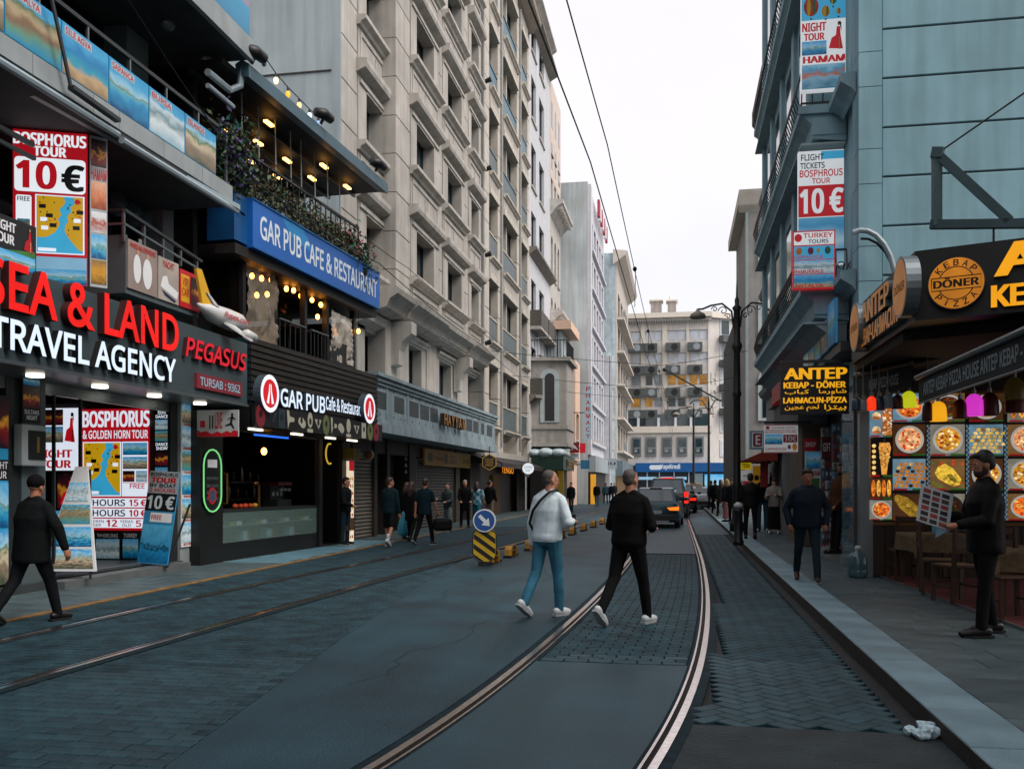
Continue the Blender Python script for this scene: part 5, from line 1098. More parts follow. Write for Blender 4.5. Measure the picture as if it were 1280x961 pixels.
# blade banners facing the camera
FP = F(0, 16.93, 0); lite = .3
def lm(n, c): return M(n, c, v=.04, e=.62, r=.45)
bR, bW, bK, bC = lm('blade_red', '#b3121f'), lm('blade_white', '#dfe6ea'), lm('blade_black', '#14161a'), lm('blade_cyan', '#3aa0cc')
bn1 = TF('tall_tour_banner', 'tall banner with balloons, night tour dancer and hamam on the upper balcony', 'banner', FP)
a_ = FP.rect(1001, 1056, -60, 117, -.04); pb = Board(bn1, *a_, 0, bW, 'banner', .12); f = lambda y: (117 - y) / 177
pb.r(0, 1, f(30), 1, bC, 1); pb.t('CAPPADOCIA', .05, .95, f(0), f(-8), bR, .03)
for x, y, rx, ry, c_ in ((.22, 13, .17, 12, '#c0402a'), (.55, 20, .09, 7, '#d89a1e'), (.72, 6, .08, 6, '#4a7a4a'), (.84, 21, .05, 4, '#c08a1e')):
    pb.ball(x, f(y), rx, ry / 177, M('balloon' + c_, c_, v=.4, vs=9, e=.2), 2); pb.r(x - .02, x + .02, f(y + ry + 4), f(y + ry + 2), bK, 2); pb.ball(x - rx * .3, f(y), rx * .25, ry / 185, M('balloon_str', '#e0b22a', v=.2, e=.2), 3); pb.ball(x + rx * .4, f(y), rx * .2, ry / 200, M('balloon_st2', '#2f7a5a', v=.2, e=.2), 3)
pb.t('NIGHT', .02, .56, f(44), f(33), bR, .04); pb.t('TOUR', .06, .52, f(55), f(46), bR, .04); pb.p(.01, .57, f(73), f(56), pic('blade1', SEA, .25)); pb.dancer(.82, f(68), f(33), .2, bR)
pb.t('HAMAM', .04, .98, f(83), f(74.5), bR, .04); pb.p(.01, .99, .01, f(85), pic('blade2', [(0, '#2f6f8a'), (.4, '#7fb0c8'), (.6, '#b5674a'), (.8, '#4a9cc0'), (1, '#8fc0d8')], .25, 3, 1)); pb.end()
bn2 = TF('ten_euro_banner', 'flight tickets and Bosphrous tour banner with white ten euro on red', 'banner', FP)
pb = Board(bn2, *FP.rect(997.5, 1054.5, 191, 332, -.1), -.02, bW, 'banner', .12); f = lambda y: (332 - y) / 141
pb.r(.5, 1, f(202), f(192), bC, 1); pb.t('FLIGHT', .06, .56, f(203), f(195), bK, .025); pb.t('TICKETS', .04, .58, f(213), f(205.5), bK, .025); pb.t('BOSPHROUS', .03, .97, f(223.5), f(214.5), bR, .03); pb.t('TOUR', .3, .7, f(232), f(225), bR, .03)
pb.r(0, 1, f(273), f(234), bR, 1); pb.t('10 €', .04, .98, f(269), f(238), bW, .045); pb.p(0, 1, 0, f(274), pic('blade3', [(0, '#9fd0e4'), (.3, '#6fb4d4'), (.5, '#a9d4e4'), (.8, '#3f96c4'), (1, '#58aad0')], .28, 2, .4), 1); pb.end()
FP2 = F(0, 16.55, 0)
bn3 = TF('turkey_tours_board', 'small Turkey tours board with Cappadocia, Pamukkale and Antalya pictures', 'sign board', FP2)
pb = Board(bn3, *FP2.rect(990, 1043, 291.5, 363.5), 0, bR, 'board', .1); f = lambda y: (363.5 - y) / 72
pb.r(.03, .97, f(309), f(293), bW, 1); pb.ball(.13, f(300), .09, .07, bR, 2); pb.t('TURKEY', .25, .94, f(300.5), f(294.5), bR, .03); pb.t('TOURS', .36, .84, f(307.5), f(302.5), bK, .02)
pb.r(.03, .97, f(327), f(310.5), bC, 1)
for x, c_ in ((.15, '#d8862a'), (.42, '#8a3a5a'), (.6, '#c9a92a'), (.82, '#3a6a4a')): pb.ball(x, f(316.5), .07 if x != .6 else .04, .065 if x != .6 else .04, M('balloon' + c_, c_, v=.4, vs=9, e=.2), 2)
pb.p(.03, .97, f(345), f(328), pic('pamuk', SNOW, .25), 1); pb.p(.03, .97, f(362), f(346), pic('antal', BEACH, .25), 1)
for t_, y in (('CAPPADOCIA', 326), ('PAMUKKALE', 344), ('ANTALYA', 361.5)): pb.t(t_, .04, .72, f(y), f(y - 4.2), bR, .02)
pb.end()
# poster band above the souvenir shop, gooseneck, lower shop
band = T('picture_band', 'slanting band of blue holiday pictures above the souvenir shop', 'sign board', F(2.62, 0, -90).loc, R(-90))
for i in range(5):
    y0, y1 = 16.0 + i * .78, 16.74 + i * .78
    pb = Board(band, -y1, -y0, 3.95 - .02 * i, 4.7, 0, CYAN, 'picture_panel', .05); pb.p(.02, .98, .02, .98, pic('band%d' % i, (SEA, TOWN, FALLS, BEACH, SNOW)[i], .1, 5, .6)); pb.end()
b = B(); BX(b, 2.62, 3.6, 15.75, 28, 3.78, 3.94); P('shop_canopy', cb, b, dkmet)
gn = T('gooseneck_pipe', 'curved grey pipe arching above the kebab sign', 'pipe'); pts = []
for px, py in ((1066, 291), (1074, 288), (1084, 288.5), (1095, 294), (1105, 305), (1113, 320), (1119, 342)):
    x, z = FW.pt(px, py, -.25); pts.append((x, WY - .25, z))
q = B(); q.tube(pts, .045, 8); P('pipe', gn, q, pipe); q = B(); q.tube([(p[0] + .03, p[1] + .05, p[2] - .12) for p in pts[1:]], .02, 6); P('cable', gn, q, iron)

# ================================================================== kebab restaurant
kb = T('kebab_restaurant', 'kebab restaurant terrace with dark canopy and glowing food pictures', 'restaurant')
FKl = F(2.75, 0, -90); FKf = F(2.75, 11.5, -22)
ks = T('kebab_sign', 'dark corner sign box with orange round badge and yellow kebab lettering', 'sign')
kz0, kz1 = 3.52, 4.34; signd = M('kebab_sign_dark', '#141817', r=.45, v=.15)
d22 = Vector((math.cos(R(22)), -math.sin(R(22)))); e1 = Vector((2.75, 11.5)) + d22 * 4
q = B(); q.plan([(2.75, 11.5), (e1.x, e1.y), (e1.x + 1.2, e1.y + 4), (3.3, 15.5), (2.75, 15.5)], kz0, kz1); P('box', ks, q, signd)
yl, yo_ = M('sign_amber', '#ffab12', v=.08, vs=2, e=.85), M('sign_orange', '#e08a22', v=.25, vs=3, e=.55)
fl_ = F(2.75, 11.5, -22); wl_ = lambda q, fr: [fr.world(*p) for p in q]
def onf(fr, b, name, par, mat, label=None):        # bake a local builder through a frame into world coordinates
    b.v = [tuple(fr.world(*p)) for p in b.v]; return P(name, par, b, mat, label=label)
a = FKf.rect(1159, 1232, 320, 388, -.1); cx, cz, rr_ = (a[0] + a[1]) / 2, FKf.z(1195, 353.5, -.1), (a[1] - a[0]) / 2
ba = T('round_kebab_badge', 'round orange badge reading kebab doner pizza on the front of the sign', 'sign', FKf.loc, FKf.rot)
q = B(); q.disc(cx, cz, rr_, rr_, -.09, 36, 0); P('drum', ba, q, dkmet); q = B(); q.disc(cx, cz, rr_ * .96, rr_ * .96, -.092, 36); P('face', ba, q, yo_)
inkb = M('badge_ink', '#1c1408', v=0)
for r0 in (.62,):
    q = B(); q.tube([(cx + rr_ * r0 * math.cos(t), -.095, cz + rr_ * r0 * math.sin(t)) for t in np.linspace(R(22), R(158), 20)], .006, 4); q.tube([(cx + rr_ * r0 * math.cos(t), -.095, cz + rr_ * r0 * math.sin(t)) for t in np.linspace(R(202), R(338), 20)], .006, 4)
    q.tube([(cx - rr_ * .85, -.095, cz + rr_ * .24), (cx + rr_ * .85, -.095, cz + rr_ * .24), (cx + rr_ * .85, -.095, cz - rr_ * .24), (cx - rr_ * .85, -.095, cz - rr_ * .24), (cx - rr_ * .85, -.095, cz + rr_ * .24)], .006, 4); P('ring_line', ba, q, inkb)
q = B(); tx(q, 'DÖNER', cx - rr_ * .78, cx + rr_ * .78, cz - rr_ * .15, cz + rr_ * .22, -.094, .04); P('lettering', ba, q, inkb)
def arc_text(s, r0, a0, a1, h, flip=False):
    q = B()
    for i, ch in enumerate(s):
        t = R(a0 + (a1 - a0) * i / (len(s) - 1)); g = B(); tx(g, ch, -h * .4 if ch not in 'iI' else -h * .12, h * .4 if ch not in 'iI' else h * .12, -h / 2, h / 2, 0, .03)
        rot = t - math.pi / 2 if not flip else t + math.pi / 2; ca, sa = math.cos(rot), math.sin(rot); ox, oz = cx + r0 * math.cos(t), cz + r0 * math.sin(t)
        q.add([(ox + p[0] * ca - p[2] * sa, -.094, oz + p[0] * sa + p[2] * ca) for p in g.v], g.f)
    return q
P('lettering', ba, arc_text('KEBAP', rr_ * .78, 140, 40, rr_ * .24), inkb); P('lettering', ba, arc_text('PiZZA', rr_ * .78, 220, 320, rr_ * .24, True), inkb)
xa = FKf.x(1245, -.05)
a = (xa, xa + 2.1, FKf.z(1245, 346, -.05), FKf.z(1245, 305, -.05) + .0); g = B(); g.k = 1; tx(g, 'ANTEP', *a, 0, .045, .06); g.k = 0; tx(g, 'ANTEP', *a, -.063, .045); onf(FKf, g, 'lettering', ks, [yl, dkmet], 'big glowing yellow letters')
xa = FKf.x(1240, -.05); a = (xa, xa + 2.7, FKf.z(1240, 385, -.05), FKf.z(1240, 357, -.05)); g = B(); g.k = 1; tx(g, 'KEBAP-LAHMACUN', *a, 0, .045, .06); g.k = 0; tx(g, 'KEBAP-LAHMACUN', *a, -.063, .045); onf(FKf, g, 'lettering', ks, [yl, dkmet], 'glowing yellow letters of the second line')
# left face
ub = M('sign_bronze', '#c9823a', r=.4, v=.2, e=.3)
for (xl, xr_, t_, z_) in ((1081, 1115, 'ANTEP', (.48, .86)), (1078, 1126, 'KEBAP-LAHMACUN', (.1, .4))):
    a = (FKl.x(xl, -.05), FKl.x(xr_, -.05), kz0 + (kz1 - kz0) * z_[0], kz0 + (kz1 - kz0) * z_[1]); g = B(); g.k = 1; tx(g, t_, *a, 0, .04, .09); g.k = 0; tx(g, t_, *a, -.093, .04); onf(FKl, g, 'lettering', ks, [ub, M('letter_side_grey', '#5d6a6e', v=.1)], 'copper letters on the street side')
for i, px in enumerate((1131, 1073)):
    t = T('round_kebab_badge', ('round copper badge on the street side of the sign, at the near corner', 'round copper badge on the street side of the sign, at the far end')[i], 'sign', FKl.loc, FKl.rot)
    cx2 = FKl.x(px, -.1); q = B(); q.disc(cx2, (kz0 + kz1) / 2, .36, .36, -.16, 28, 0); P('drum', t, q, steelg); q = B(); q.disc(cx2, (kz0 + kz1) / 2, .33, .33, -.163, 28); P('face', t, q, ub)
    q = B(); tx(q, 'DÖNER', cx2 - .26, cx2 + .26, (kz0 + kz1) / 2 - .06, (kz0 + kz1) / 2 + .07, -.166, .03); P('lettering', t, q, inkb)
# bracket frame above the sign
bf = T('steel_bracket_frame', 'triangular steel bracket frame with a stay cable above the kebab sign', 'bracket'); frs = M('bracket_teal', '#3c5358', r=.5, m=.3, v=.2)
def K3(px, py, yo=.35): x, z = FKf.pt(px, py, yo); return FKf.world(x, yo, z)
q = B(); q.bar(K3(1171, 283), K3(1171, 192), .1, .1); P('post', bf, q, frs); q = B(); q.bar(K3(1163, 281), K3(1330, 279), .1, .1); P('beam', bf, q, frs); q = B(); q.bar(K3(1176, 197), K3(1262, 276), .1, .1); P('diagonal', bf, q, frs)
q = B(); q.bar(K3(1165, 192), K3(1179, 192), .14, .12); P('cap', bf, q, frs); q = B(); q.tube([K3(1176, 189), K3(1215, 162), K3(1300, 103)], .012, 5); P('cable', bf, q, iron); q = B(); q.bar(K3(1242, 282), K3(1242, 312), .02, .02); P('hanger', bf, q, iron)
# awnings
FA1 = F(3.0, 0, -90); cloth = M('awning_cloth', '#161c1d', r=.85, v=.2, vs=5)
aw = T('awning', 'dark kebab awning with grey lettering along its long valance', 'awning')
q = B(); BX(q, 2.985, 3.0, 6.5, 12.3, 2.62, 2.9); P('valance', aw, q, cloth)
q = B(); q.add([(3.0, 6.5, 2.9), (3.0, 12.3, 2.9), (5.2, 12.3, 3.5), (5.2, 6.5, 3.5), (3.0, 6.5, 2.93), (3.0, 12.3, 2.93), (5.2, 12.3, 3.53), (5.2, 6.5, 3.53)], [(3, 2, 1, 0), (4, 5, 6, 7), (0, 1, 5, 4), (1, 2, 6, 5), (2, 3, 7, 6), (3, 0, 4, 7)]); P('cover', aw, q, cloth)
q = B(); q.tube([(2.97, 6.5, 2.94), (2.97, 12.34, 2.94)], .035, 8); P('front_tube', aw, q, steelg); q = B(); q.tube([(2.985, 6.5, 2.61), (2.985, 12.3, 2.61)], .012, 6); P('hem', aw, q, steelg)
a = (FA1.x(1154, -.02), FA1.x(1278, -.02), 2.69, 2.85); g = B(); tx(g, 'ANTEP KEBAP PIZZA HOUSE ANTEP KEBAP -', *a, -.02, .03); onf(FA1, g, 'lettering', aw, M('valance_grey', '#7f9096', v=.08))
FA2 = F(2.8, 15.55, -72.6); aw2 = T('small_awning', 'short dark awning reading kebab pizza house beside the food pictures', 'awning', FA2.loc, FA2.rot)
q = B(); q.box(0, 1.7, -.02, .0, 2.98, 3.3); P('valance', aw2, q, cloth); q = B(); q.prof([(0, 3.3), (0, 3.34), (1.6, 3.7), (1.6, 3.66)], 0, 1.7); P('cover', aw2, q, cloth); q = B(); q.tube([(0, -.02, 3.33), (1.72, -.02, 3.33)], .03, 6); P('front_tube', aw2, q, M('tube_brown', '#4a4038', r=.5)); q = B(); tx(q, 'KEBAP - PIZZA HOUSE', .5, 1.35, 3.06, 3.22, -.023, .03); P('lettering', aw2, q, M('valance_grey'))
# canopy roof and dark ceiling
q = B(); q.plan([(2.8, 12.3), (9, 8.5), (9, 15.55), (2.8, 15.55)], 3.4, 3.52); P('ceiling', kb, q, M('canopy_black', '#121212', r=.8, v=.2))
q = B(); BX(q, 3.0, 12, 15.48, 15.6, 0, 3.4); P('back_wall', kb, q, M('wainscot', '#1d120b', r=.5, v=.35, vs=5))
for i in range(24):
    q = B(); x = 3.05 + i * .2; q.box(x + .005, x + .195, 15.455, 15.478, .15, .95); P('wainscot_board', kb, q, M('wainscot_board', '#21150a', r=.5, v=.3, rnd=.2))
q = B(); q.box(3.06, 7.6, 15.42, 15.48, .95, 1.0); q.box(3.06, 7.6, 15.42, 15.48, 3.0, 3.06); P('trim_rail', kb, q, M('gold_trim', '#6a4a1c', r=.4, v=.2))
ca = M('red_carpet', '#4d0a0b', r=.95, v=.25, vs=8, b=.3, bs=200)
q = B(); q.plan([(3.2, 16), (3.32, 12.5), (3.52, 9), (3.7, 6), (9, 6), (9, 15.5), (3.3, 15.5)][1:] , .11, .142); P('carpet', kb, q, ca)
q = B(); q.plan([(3.3, 12.5), (3.5, 9), (3.68, 6), (3.71, 6), (3.53, 9), (3.33, 12.5)], .12, .15); q.plan([(3.16, 15.4), (3.3, 12.5), (3.33, 12.5), (3.19, 15.4)], .12, .15); P('carpet_edge', kb, q, steelg)
q = B(); q.plan([(3.19, 15.45), (3.33, 12.5), (9, 12.5), (9, 15.45)], .11, .141); P('carpet', kb, q, ca)
FM = F(0, 15.42, 0)
mb = TF('menu_wall', 'wall of glowing food picture panels at the kebab restaurant', 'menu board', FM)
plate_bg = lambda i: M('plate_bg%d' % (i % 4), ('#6d93a8', '#7d5c34', '#4a2c14', '#8a8578')[i % 4], v=.3, vs=5, e=.66)
FOODS = {'pasta': ('#d89868', '#c0301a', '#e8c890'), 'plate': ('#c98a2a', '#8a2a12', '#e8d8a0'), 'skewer': ('#c8a24a', '#7a5220', '#d8b870'), 'kebab': ('#b06a1a', '#2a1a10', '#c99a48'), 'wrap': ('#d9b03a', '#7a6a20', '#b03a20'), 'lahm': ('#8a6a1e', '#5a3a14', '#b08a2e'), 'dark': ('#3a2010', '#7a3212', '#2f4a14'), 'doner': ('#c98a3a', '#8a4a1a', '#e8c070'), 'pide': ('#d0701e', '#e0a040', '#8a2f14'), 'pizza': ('#d9661e', '#e8b050', '#a82a14'), 'burger': ('#d8b888', '#a8602a', '#e8dcc8')}
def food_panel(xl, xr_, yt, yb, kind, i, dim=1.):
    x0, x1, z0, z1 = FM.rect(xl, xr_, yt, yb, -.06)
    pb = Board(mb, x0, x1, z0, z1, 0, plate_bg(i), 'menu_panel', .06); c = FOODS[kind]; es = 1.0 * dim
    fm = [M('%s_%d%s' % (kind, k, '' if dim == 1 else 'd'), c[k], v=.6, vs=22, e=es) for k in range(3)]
    rr = random.Random(i)
    if kind in ('pasta', 'plate', 'pizza', 'dark'):
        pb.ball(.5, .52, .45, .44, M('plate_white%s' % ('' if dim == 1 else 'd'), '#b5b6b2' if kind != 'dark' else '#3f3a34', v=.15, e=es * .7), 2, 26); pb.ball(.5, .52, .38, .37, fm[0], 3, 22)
        for k in range(34):
            t, q_ = rr.random() * 6.28, rr.random() ** .5 * .34; pb.ball(.5 + q_ * math.cos(t), .52 + q_ * math.sin(t), rr.uniform(.025, .06), rr.uniform(.02, .05), fm[1 + k % 2], 4 + k % 3, 8)
    elif kind in ('skewer', 'kebab'):
        for k in range(7):
            u = -.1 + k * .16
            for j in range(7): pb.ball(u + .055 * j + rr.uniform(-.02, .02), .14 + .115 * j, .07, .055, fm[(k + j) % 3 if rr.random() < .4 else 0], 3 + (k + j) % 3, 9) if .02 < u + .055 * j < .98 else 0
    elif kind == 'wrap':
        pb.poly([(.1, .55), (.2, .75), (.4, .85), (.65, .7), (.9, .35), (.85, .18), (.65, .12), (.4, .25), (.2, .38)], fm[0], 3); pb.poly([(.45, .5), (.6, .52), (.78, .28), (.7, .22), (.55, .34)], fm[1], 4)
        for k in range(16): pb.ball(rr.choice((rr.uniform(.05, .4), rr.uniform(.6, .95))), rr.choice((rr.uniform(.05, .25), rr.uniform(.78, .95))), .05, .04, (M('salad%s' % ('' if dim == 1 else 'd'), '#4a6a24', v=.3, e=es), fm[2])[k % 2], 3, 8)
    elif kind == 'lahm':
        pb.poly([(.02, .9), (.12, .98), (.45, .85), (.8, .5), (.98, .15), (.92, .05), (.55, .1), (.2, .45), (.03, .75)], fm[0], 3)
        for k in range(40): t = rr.random(); pb.ball(.1 + .78 * t + rr.uniform(-.1, .1), .85 - .72 * t + rr.uniform(-.1, .1), .02, .02, fm[1 + k % 2], 4, 7)
    elif kind == 'doner':
        pb.r(0, 1, 0, 1, M('doner_bg', '#1a100a', v=.2), 1); pb.poly([(.52, .06), (.75, .06), (.8, .3), (.95, .75), (.88, .88), (.42, .88), (.38, .75), (.48, .3)], fm[0], 3); pb.r(.63, .67, .88, .98, steelg, 3)
        for k in range(30): pb.ball(rr.uniform(.45, .88), rr.uniform(.3, .85), .04, .02, fm[1 + k % 2], 4, 7)
        for k in range(6): pb.ball(.16, .1 + .14 * k, .1, .05, fm[2], 3, 8)
    elif kind == 'pide':
        for k in range(4): pb.ball(.14 + .24 * k, .52, .1, .4, fm[k % 2], 3, 18); [pb.ball(.14 + .24 * k + rr.uniform(-.04, .04), .52 + rr.uniform(-.3, .3), .03, .03, fm[2], 4, 7) for _ in range(6)]
    elif kind == 'burger':
        for k in range(2):
            pb.ball(.28, .25 + .5 * k, .2, .13, fm[0], 3); pb.ball(.28, .17 + .5 * k, .2, .06, fm[1], 4)
        pb.poly([(.55, 0), (1, 0), (1, 1), (.55, 1)], fm[1], 2)
        for k in range(30): pb.ball(rr.uniform(.58, .97), rr.uniform(.05, .95), .04, .03, fm[2 * (k % 2)], 3, 7)
    pb.r(.0, .42, 0, .055, M('cap_red', '#b8141e', v=0, e=.4), 5).r(.58, 1, 0, .055, M('cap_green', '#2f7a30', v=0, e=.35), 5); pb.end()
cols = [(1117, 1157), (1164, 1206), (1212.5, 1254), (1261, 1303), (1310, 1352), (1359, 1401)]; rows = [(492, 527), (530.6, 569.5), (573.5, 612.5), (617, 650)]
kinds = [['pizza', 'dark', 'plate', 'pide'], ['pasta', 'plate', 'skewer', 'pasta'], ['kebab', 'wrap', 'plate', 'plate'], ['lahm', 'dark', 'dark', 'pizza']]
for r_, (yt, yb) in enumerate(rows):
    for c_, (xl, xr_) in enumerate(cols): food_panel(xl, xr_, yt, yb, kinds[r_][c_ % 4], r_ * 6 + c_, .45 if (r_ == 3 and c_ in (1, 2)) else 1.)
for i, (yt, yb, k) in enumerate(((511, 546, 'burger'), (547.5, 596, 'doner'), (597.5, 623.5, 'pide'), (625, 649.5, 'pizza'))): food_panel(1088, 1115, yt, yb, k, 20 + i)
ck = [M('check_blue', '#2b6a94', v=0, e=.2), M('check_white', '#a9bcc4', v=0, e=.3)]
for px in (1158.5, 1207.5, 1255.5, 1304, 1353):
    x0, z1 = FM.pt(px, 531, -.05); x1, z0 = FM.pt(px + 4, 650, -.05); q = B(); n = 40
    for k in range(n):
        for j in range(2): q.k = (k + j) % 2; q.quad((x0 + (x1 - x0) * j / 2, -.05, z0 + (z1 - z0) * k / n), (x0 + (x1 - x0) * (j + 1) / 2, -.05, z0 + (z1 - z0) * k / n), (x0 + (x1 - x0) * (j + 1) / 2, -.05, z0 + (z1 - z0) * (k + 1) / n), (x0 + (x1 - x0) * j / 2, -.05, z0 + (z1 - z0) * (k + 1) / n))
    P('checker_strip', mb, q, ck)
# coloured pendant shades
shp = [(.0, .98), (.06, 1), (.4, .97), (.68, .9), (.85, .72), (.95, .45), (1, .18)]
for i, (px, py, w_, h_, c_, e_, nm) in enumerate(((1070.5, 505, .17, .24, '#22364a', 0, 'dark blue'), (1079, 506, .17, .22, '#9aa0a0', .05, 'pale grey'), (1089.5, 504, .2, .26, '#ff3a12', .9, 'glowing red orange'), (1099, 504, .2, .26, '#233244', 0, 'navy'), (1110, 501, .2, .26, '#7f8d98', .05, 'blue grey'), (1122, 502, .22, .26, '#4a1418', 0, 'maroon, small'), (1136, 499, .27, .3, '#c9cf1c', .75, 'glowing yellow green'), (1159.5, 514, .2, .36, '#4e1416', 0, 'maroon, narrow'), (1173, 514, .3, .36, '#ffb01c', .8, 'glowing amber'), (1200, 511, .26, .36, '#5a1717', 0, 'maroon beside the amber one'), (1217.5, 506, .34, .4, '#e23ad0', .75, 'glowing magenta'), (1237, 505, .32, .42, '#561618', 0, 'maroon beside the magenta one'), (1269, 502, .36, .4, '#641a16', 0, 'large maroon under the olive one'), (1268, 486, .36, .42, '#6e5a22', .05, 'large olive'))):
    yo = -1.5 if i > 6 else -.9
    x, z = FM.pt(px, py, yo); sc_ = (15.42 + yo) / 15.4 * .86
    t = T('pendant_lamp', nm + ' pendant lamp shade in the row before the food pictures', 'lamp', (x, 15.42 + yo, z), 0, 'coloured pendant lamps of the restaurant')
    q = B(); q.lathe([(w_ * sc_ / 2 * r1, (zz - .5) * h_ * sc_) for zz, r1 in shp], (0, 0, 0), 14); P('shade', t, q, M('shade' + c_, c_, v=.1, r=.4, e=e_), True)
    q = B(); q.lathe([(.03, h_ * sc_ / 2), (.03, h_ * sc_ / 2 + .06), (.012, h_ * sc_ / 2 + .06), (.008, max(h_ * sc_ / 2 + .08, 3.38 - z))], (0, 0, 0), 8); P('socket', t, q, steelg)
# terrace furniture
chw = M('chair_wood', '#38200f', r=.45, v=.25, vs=6)
def chair(loc, rz, lab, first=None):
    if first: return clone(first, loc, rz, lab)
    t = T('dining_chair', lab, 'chair', loc, rz, 'wooden chairs of the kebab terrace')
    q = B(); q.box(-.21, .21, -.21, .21, .43, .47); P('seat', t, q, chw, bevel=.01)
    for sx in (-1, 1):
        q = B(); q.bar((sx * .19, -.19, 0), (sx * .19, -.19, .43), .04, .04); P('leg', t, q, chw); q = B(); q.bar((sx * .19, .19, 0), (sx * .19, .24, .98), .04, .045); P('leg', t, q, chw)
        q = B(); q.bar((sx * .19, -.18, .2), (sx * .19, .19, .2), .025, .03); P('stretcher', t, q, chw)
    for z in (.62, .76, .9): q = B(); q.box(-.17, .17, .205 + z * .02, .23 + z * .02, z, z + .07); P('back_slat', t, q, chw)
    return t
clothm = M('tablecloth', '#574730', r=.8, v=.35, vs=14)
def table(loc, rz, lab):
    t = T('dining_table', lab + ' dining table', 'table', loc, rz, 'terrace tables')
    q = B(); q.box(-.36, .36, -.36, .36, .7, .74); P('tabletop', t, q, chw)
    for sx in (-1, 1):
        for sy in (-1, 1): q = B(); q.bar((sx * .31, sy * .31, 0), (sx * .31, sy * .31, .7), .05, .05); P('leg', t, q, chw)
    n = 26; vs = []; q = B(); rr = .54
    for j in range(n + 1):
        for i in range(n + 1):
            x, y = (i / n - .5) * 2 * rr, (j / n - .5) * 2 * rr; ex = max(abs(x), abs(y)) - .375
            cxx, cyy = max(-.375, min(.375, x)), max(-.375, min(.375, y)); d = math.hypot(x - cxx, y - cyy)
            f = .025 * math.sin(9 * (x - y)) * min(1, d * 6)
            vs.append((cxx + (x - cxx) * .12 + (f if abs(x) > .37 else 0), cyy + (y - cyy) * .12 + (f if abs(y) > .37 else 0), .746 - d * 1.55))
    q.add(vs, [(j * (n + 1) + i, j * (n + 1) + i + 1, (j + 1) * (n + 1) + i + 1, (j + 1) * (n + 1) + i) for j in range(n) for i in range(n)])
    o = P('tablecloth', None, q, clothm, True, lab.replace('wooden', 'patterned brown cloth over the wooden') + ' table'); o.location = loc; o.rotation_euler = (0, 0, rz); o['category'] = 'tablecloth'; o['group'] = 'terrace tablecloths'
g = lambda px, py: ground(px, py, .142)
ch1 = chair(g(1131, 724), R(185), 'wooden chair at the far end of the terrace, turned to the street')
chair(g(1106, 716), R(100), 'wooden chair nearest the shop pillar with its back draped', ch1); chair(g(1196, 752), R(200), 'wooden chair between the middle table and the standing waiter', ch1); chair(g(1172, 742), R(80), 'wooden chair tucked beside the middle cloth covered table', ch1); chair(g(1262, 772), R(10), 'wooden chair at the right edge behind the waiter', ch1); chair(g(1150, 716), R(20), 'wooden chair behind the middle table by the wainscot', ch1)
table(g(1165, 730), R(8), 'middle wooden terrace'); table(g(1284, 766), R(-6), 'right edge wooden terrace'); table(g(1103, 712), R(20), 'far wooden terrace')
nh = T('napkin_box', 'pale blue napkin box standing on the middle terrace table', 'box', g(1165, 730) + Vector((.12, .05, .75)), R(5)); q = B(); q.box(-.09, .09, -.06, .06, 0, .24); P('box', nh, q, M('napkin_blue', '#5d9fc4', v=.1, r=.4)); q = B(); q.box(-.06, .06, -.062, -.06, .04, .2); P('label', nh, q, WHITE)
jg = T('water_jug', 'big blue grey plastic water jug on the pavement by the shop pillar', 'water jug', ground(1072, 721, .125))
jm = M('jug_plastic', '#5c7f88', r=.15, v=.1, trans=.5); q = B(); q.lathe([(.12, 0), (.155, .03), (.155, .11), (.148, .13), (.155, .15), (.155, .24), (.148, .26), (.15, .3), (.11, .37), (.045, .41), (.04, .45)], (0, 0, 0), 18); P('bottle', jg, q, jm, True); q = B(); q.lathe([(.045, .45), (.045, .49), (.02, .5)], (0, 0, 0), 12); P('cap', jg, q, M('cap_white', '#c2c8c8', v=0))
# hanging ANTEP sign
FH2 = F(0, 16.2, 0)
hsn = TF('hanging_antep_sign', 'black hanging sign with yellow Antep kebab lettering in two alphabets', 'sign', FH2)
pb = Board(hsn, *FH2.rect(975, 1060, 459, 518.5), 0, M('sign_matt_black', '#0b0b0c', r=.6, v=0), 'panel', .1); f = lambda y: (518.5 - y) / 59.5
yy = M('sign_yellow_lit', '#ffb516', v=.05, e=.75)
pb.t('ANTEP', .06, .965, f(475.5), f(461.5), yy, .055); pb.t('KEBAP - DÖNER', .045, .95, f(486.5), f(477), yy, .04); pb.t(''.join(reversed('\ufeb7\ufe8e\ufeed\ufead\ufee3\ufe8e')), .56, .96, f(494.5), f(488), yy, .01); pb.t(''.join(reversed('\ufedb\ufe92\ufe8e\ufe8f')), .06, .42, f(494.5), f(488), yy, .01); pb.t('LAHMACUN-PİZZA', .04, .965, f(505), f(496), yy, .04); pb.t(''.join(reversed('\ufe91\ufef4\ufe98\ufeb0\ufe8d')), .64, .96, f(515), f(506.5), yy, .01); pb.t(''.join(reversed('\ufedf\ufea4\ufee2 \ufecb\ufea0\ufef4\ufee6')), .06, .56, f(515), f(506.5), yy, .01); pb.end()
a_ = FH2.rect(975, 1060, 459, 518.5); q = B(); q.bar((a_[0], -.05, a_[3] + .08), (3.2, -.05, a_[3] + .08), .05, .05); q.bar((a_[0] + .1, -.05, a_[3]), (a_[0] + .1, -.05, a_[3] + .06), .03, .03); q.bar((a_[1] - .1, -.05, a_[3]), (a_[1] - .1, -.05, a_[3] + .06), .03, .03); P('arm', hsn, q, iron)

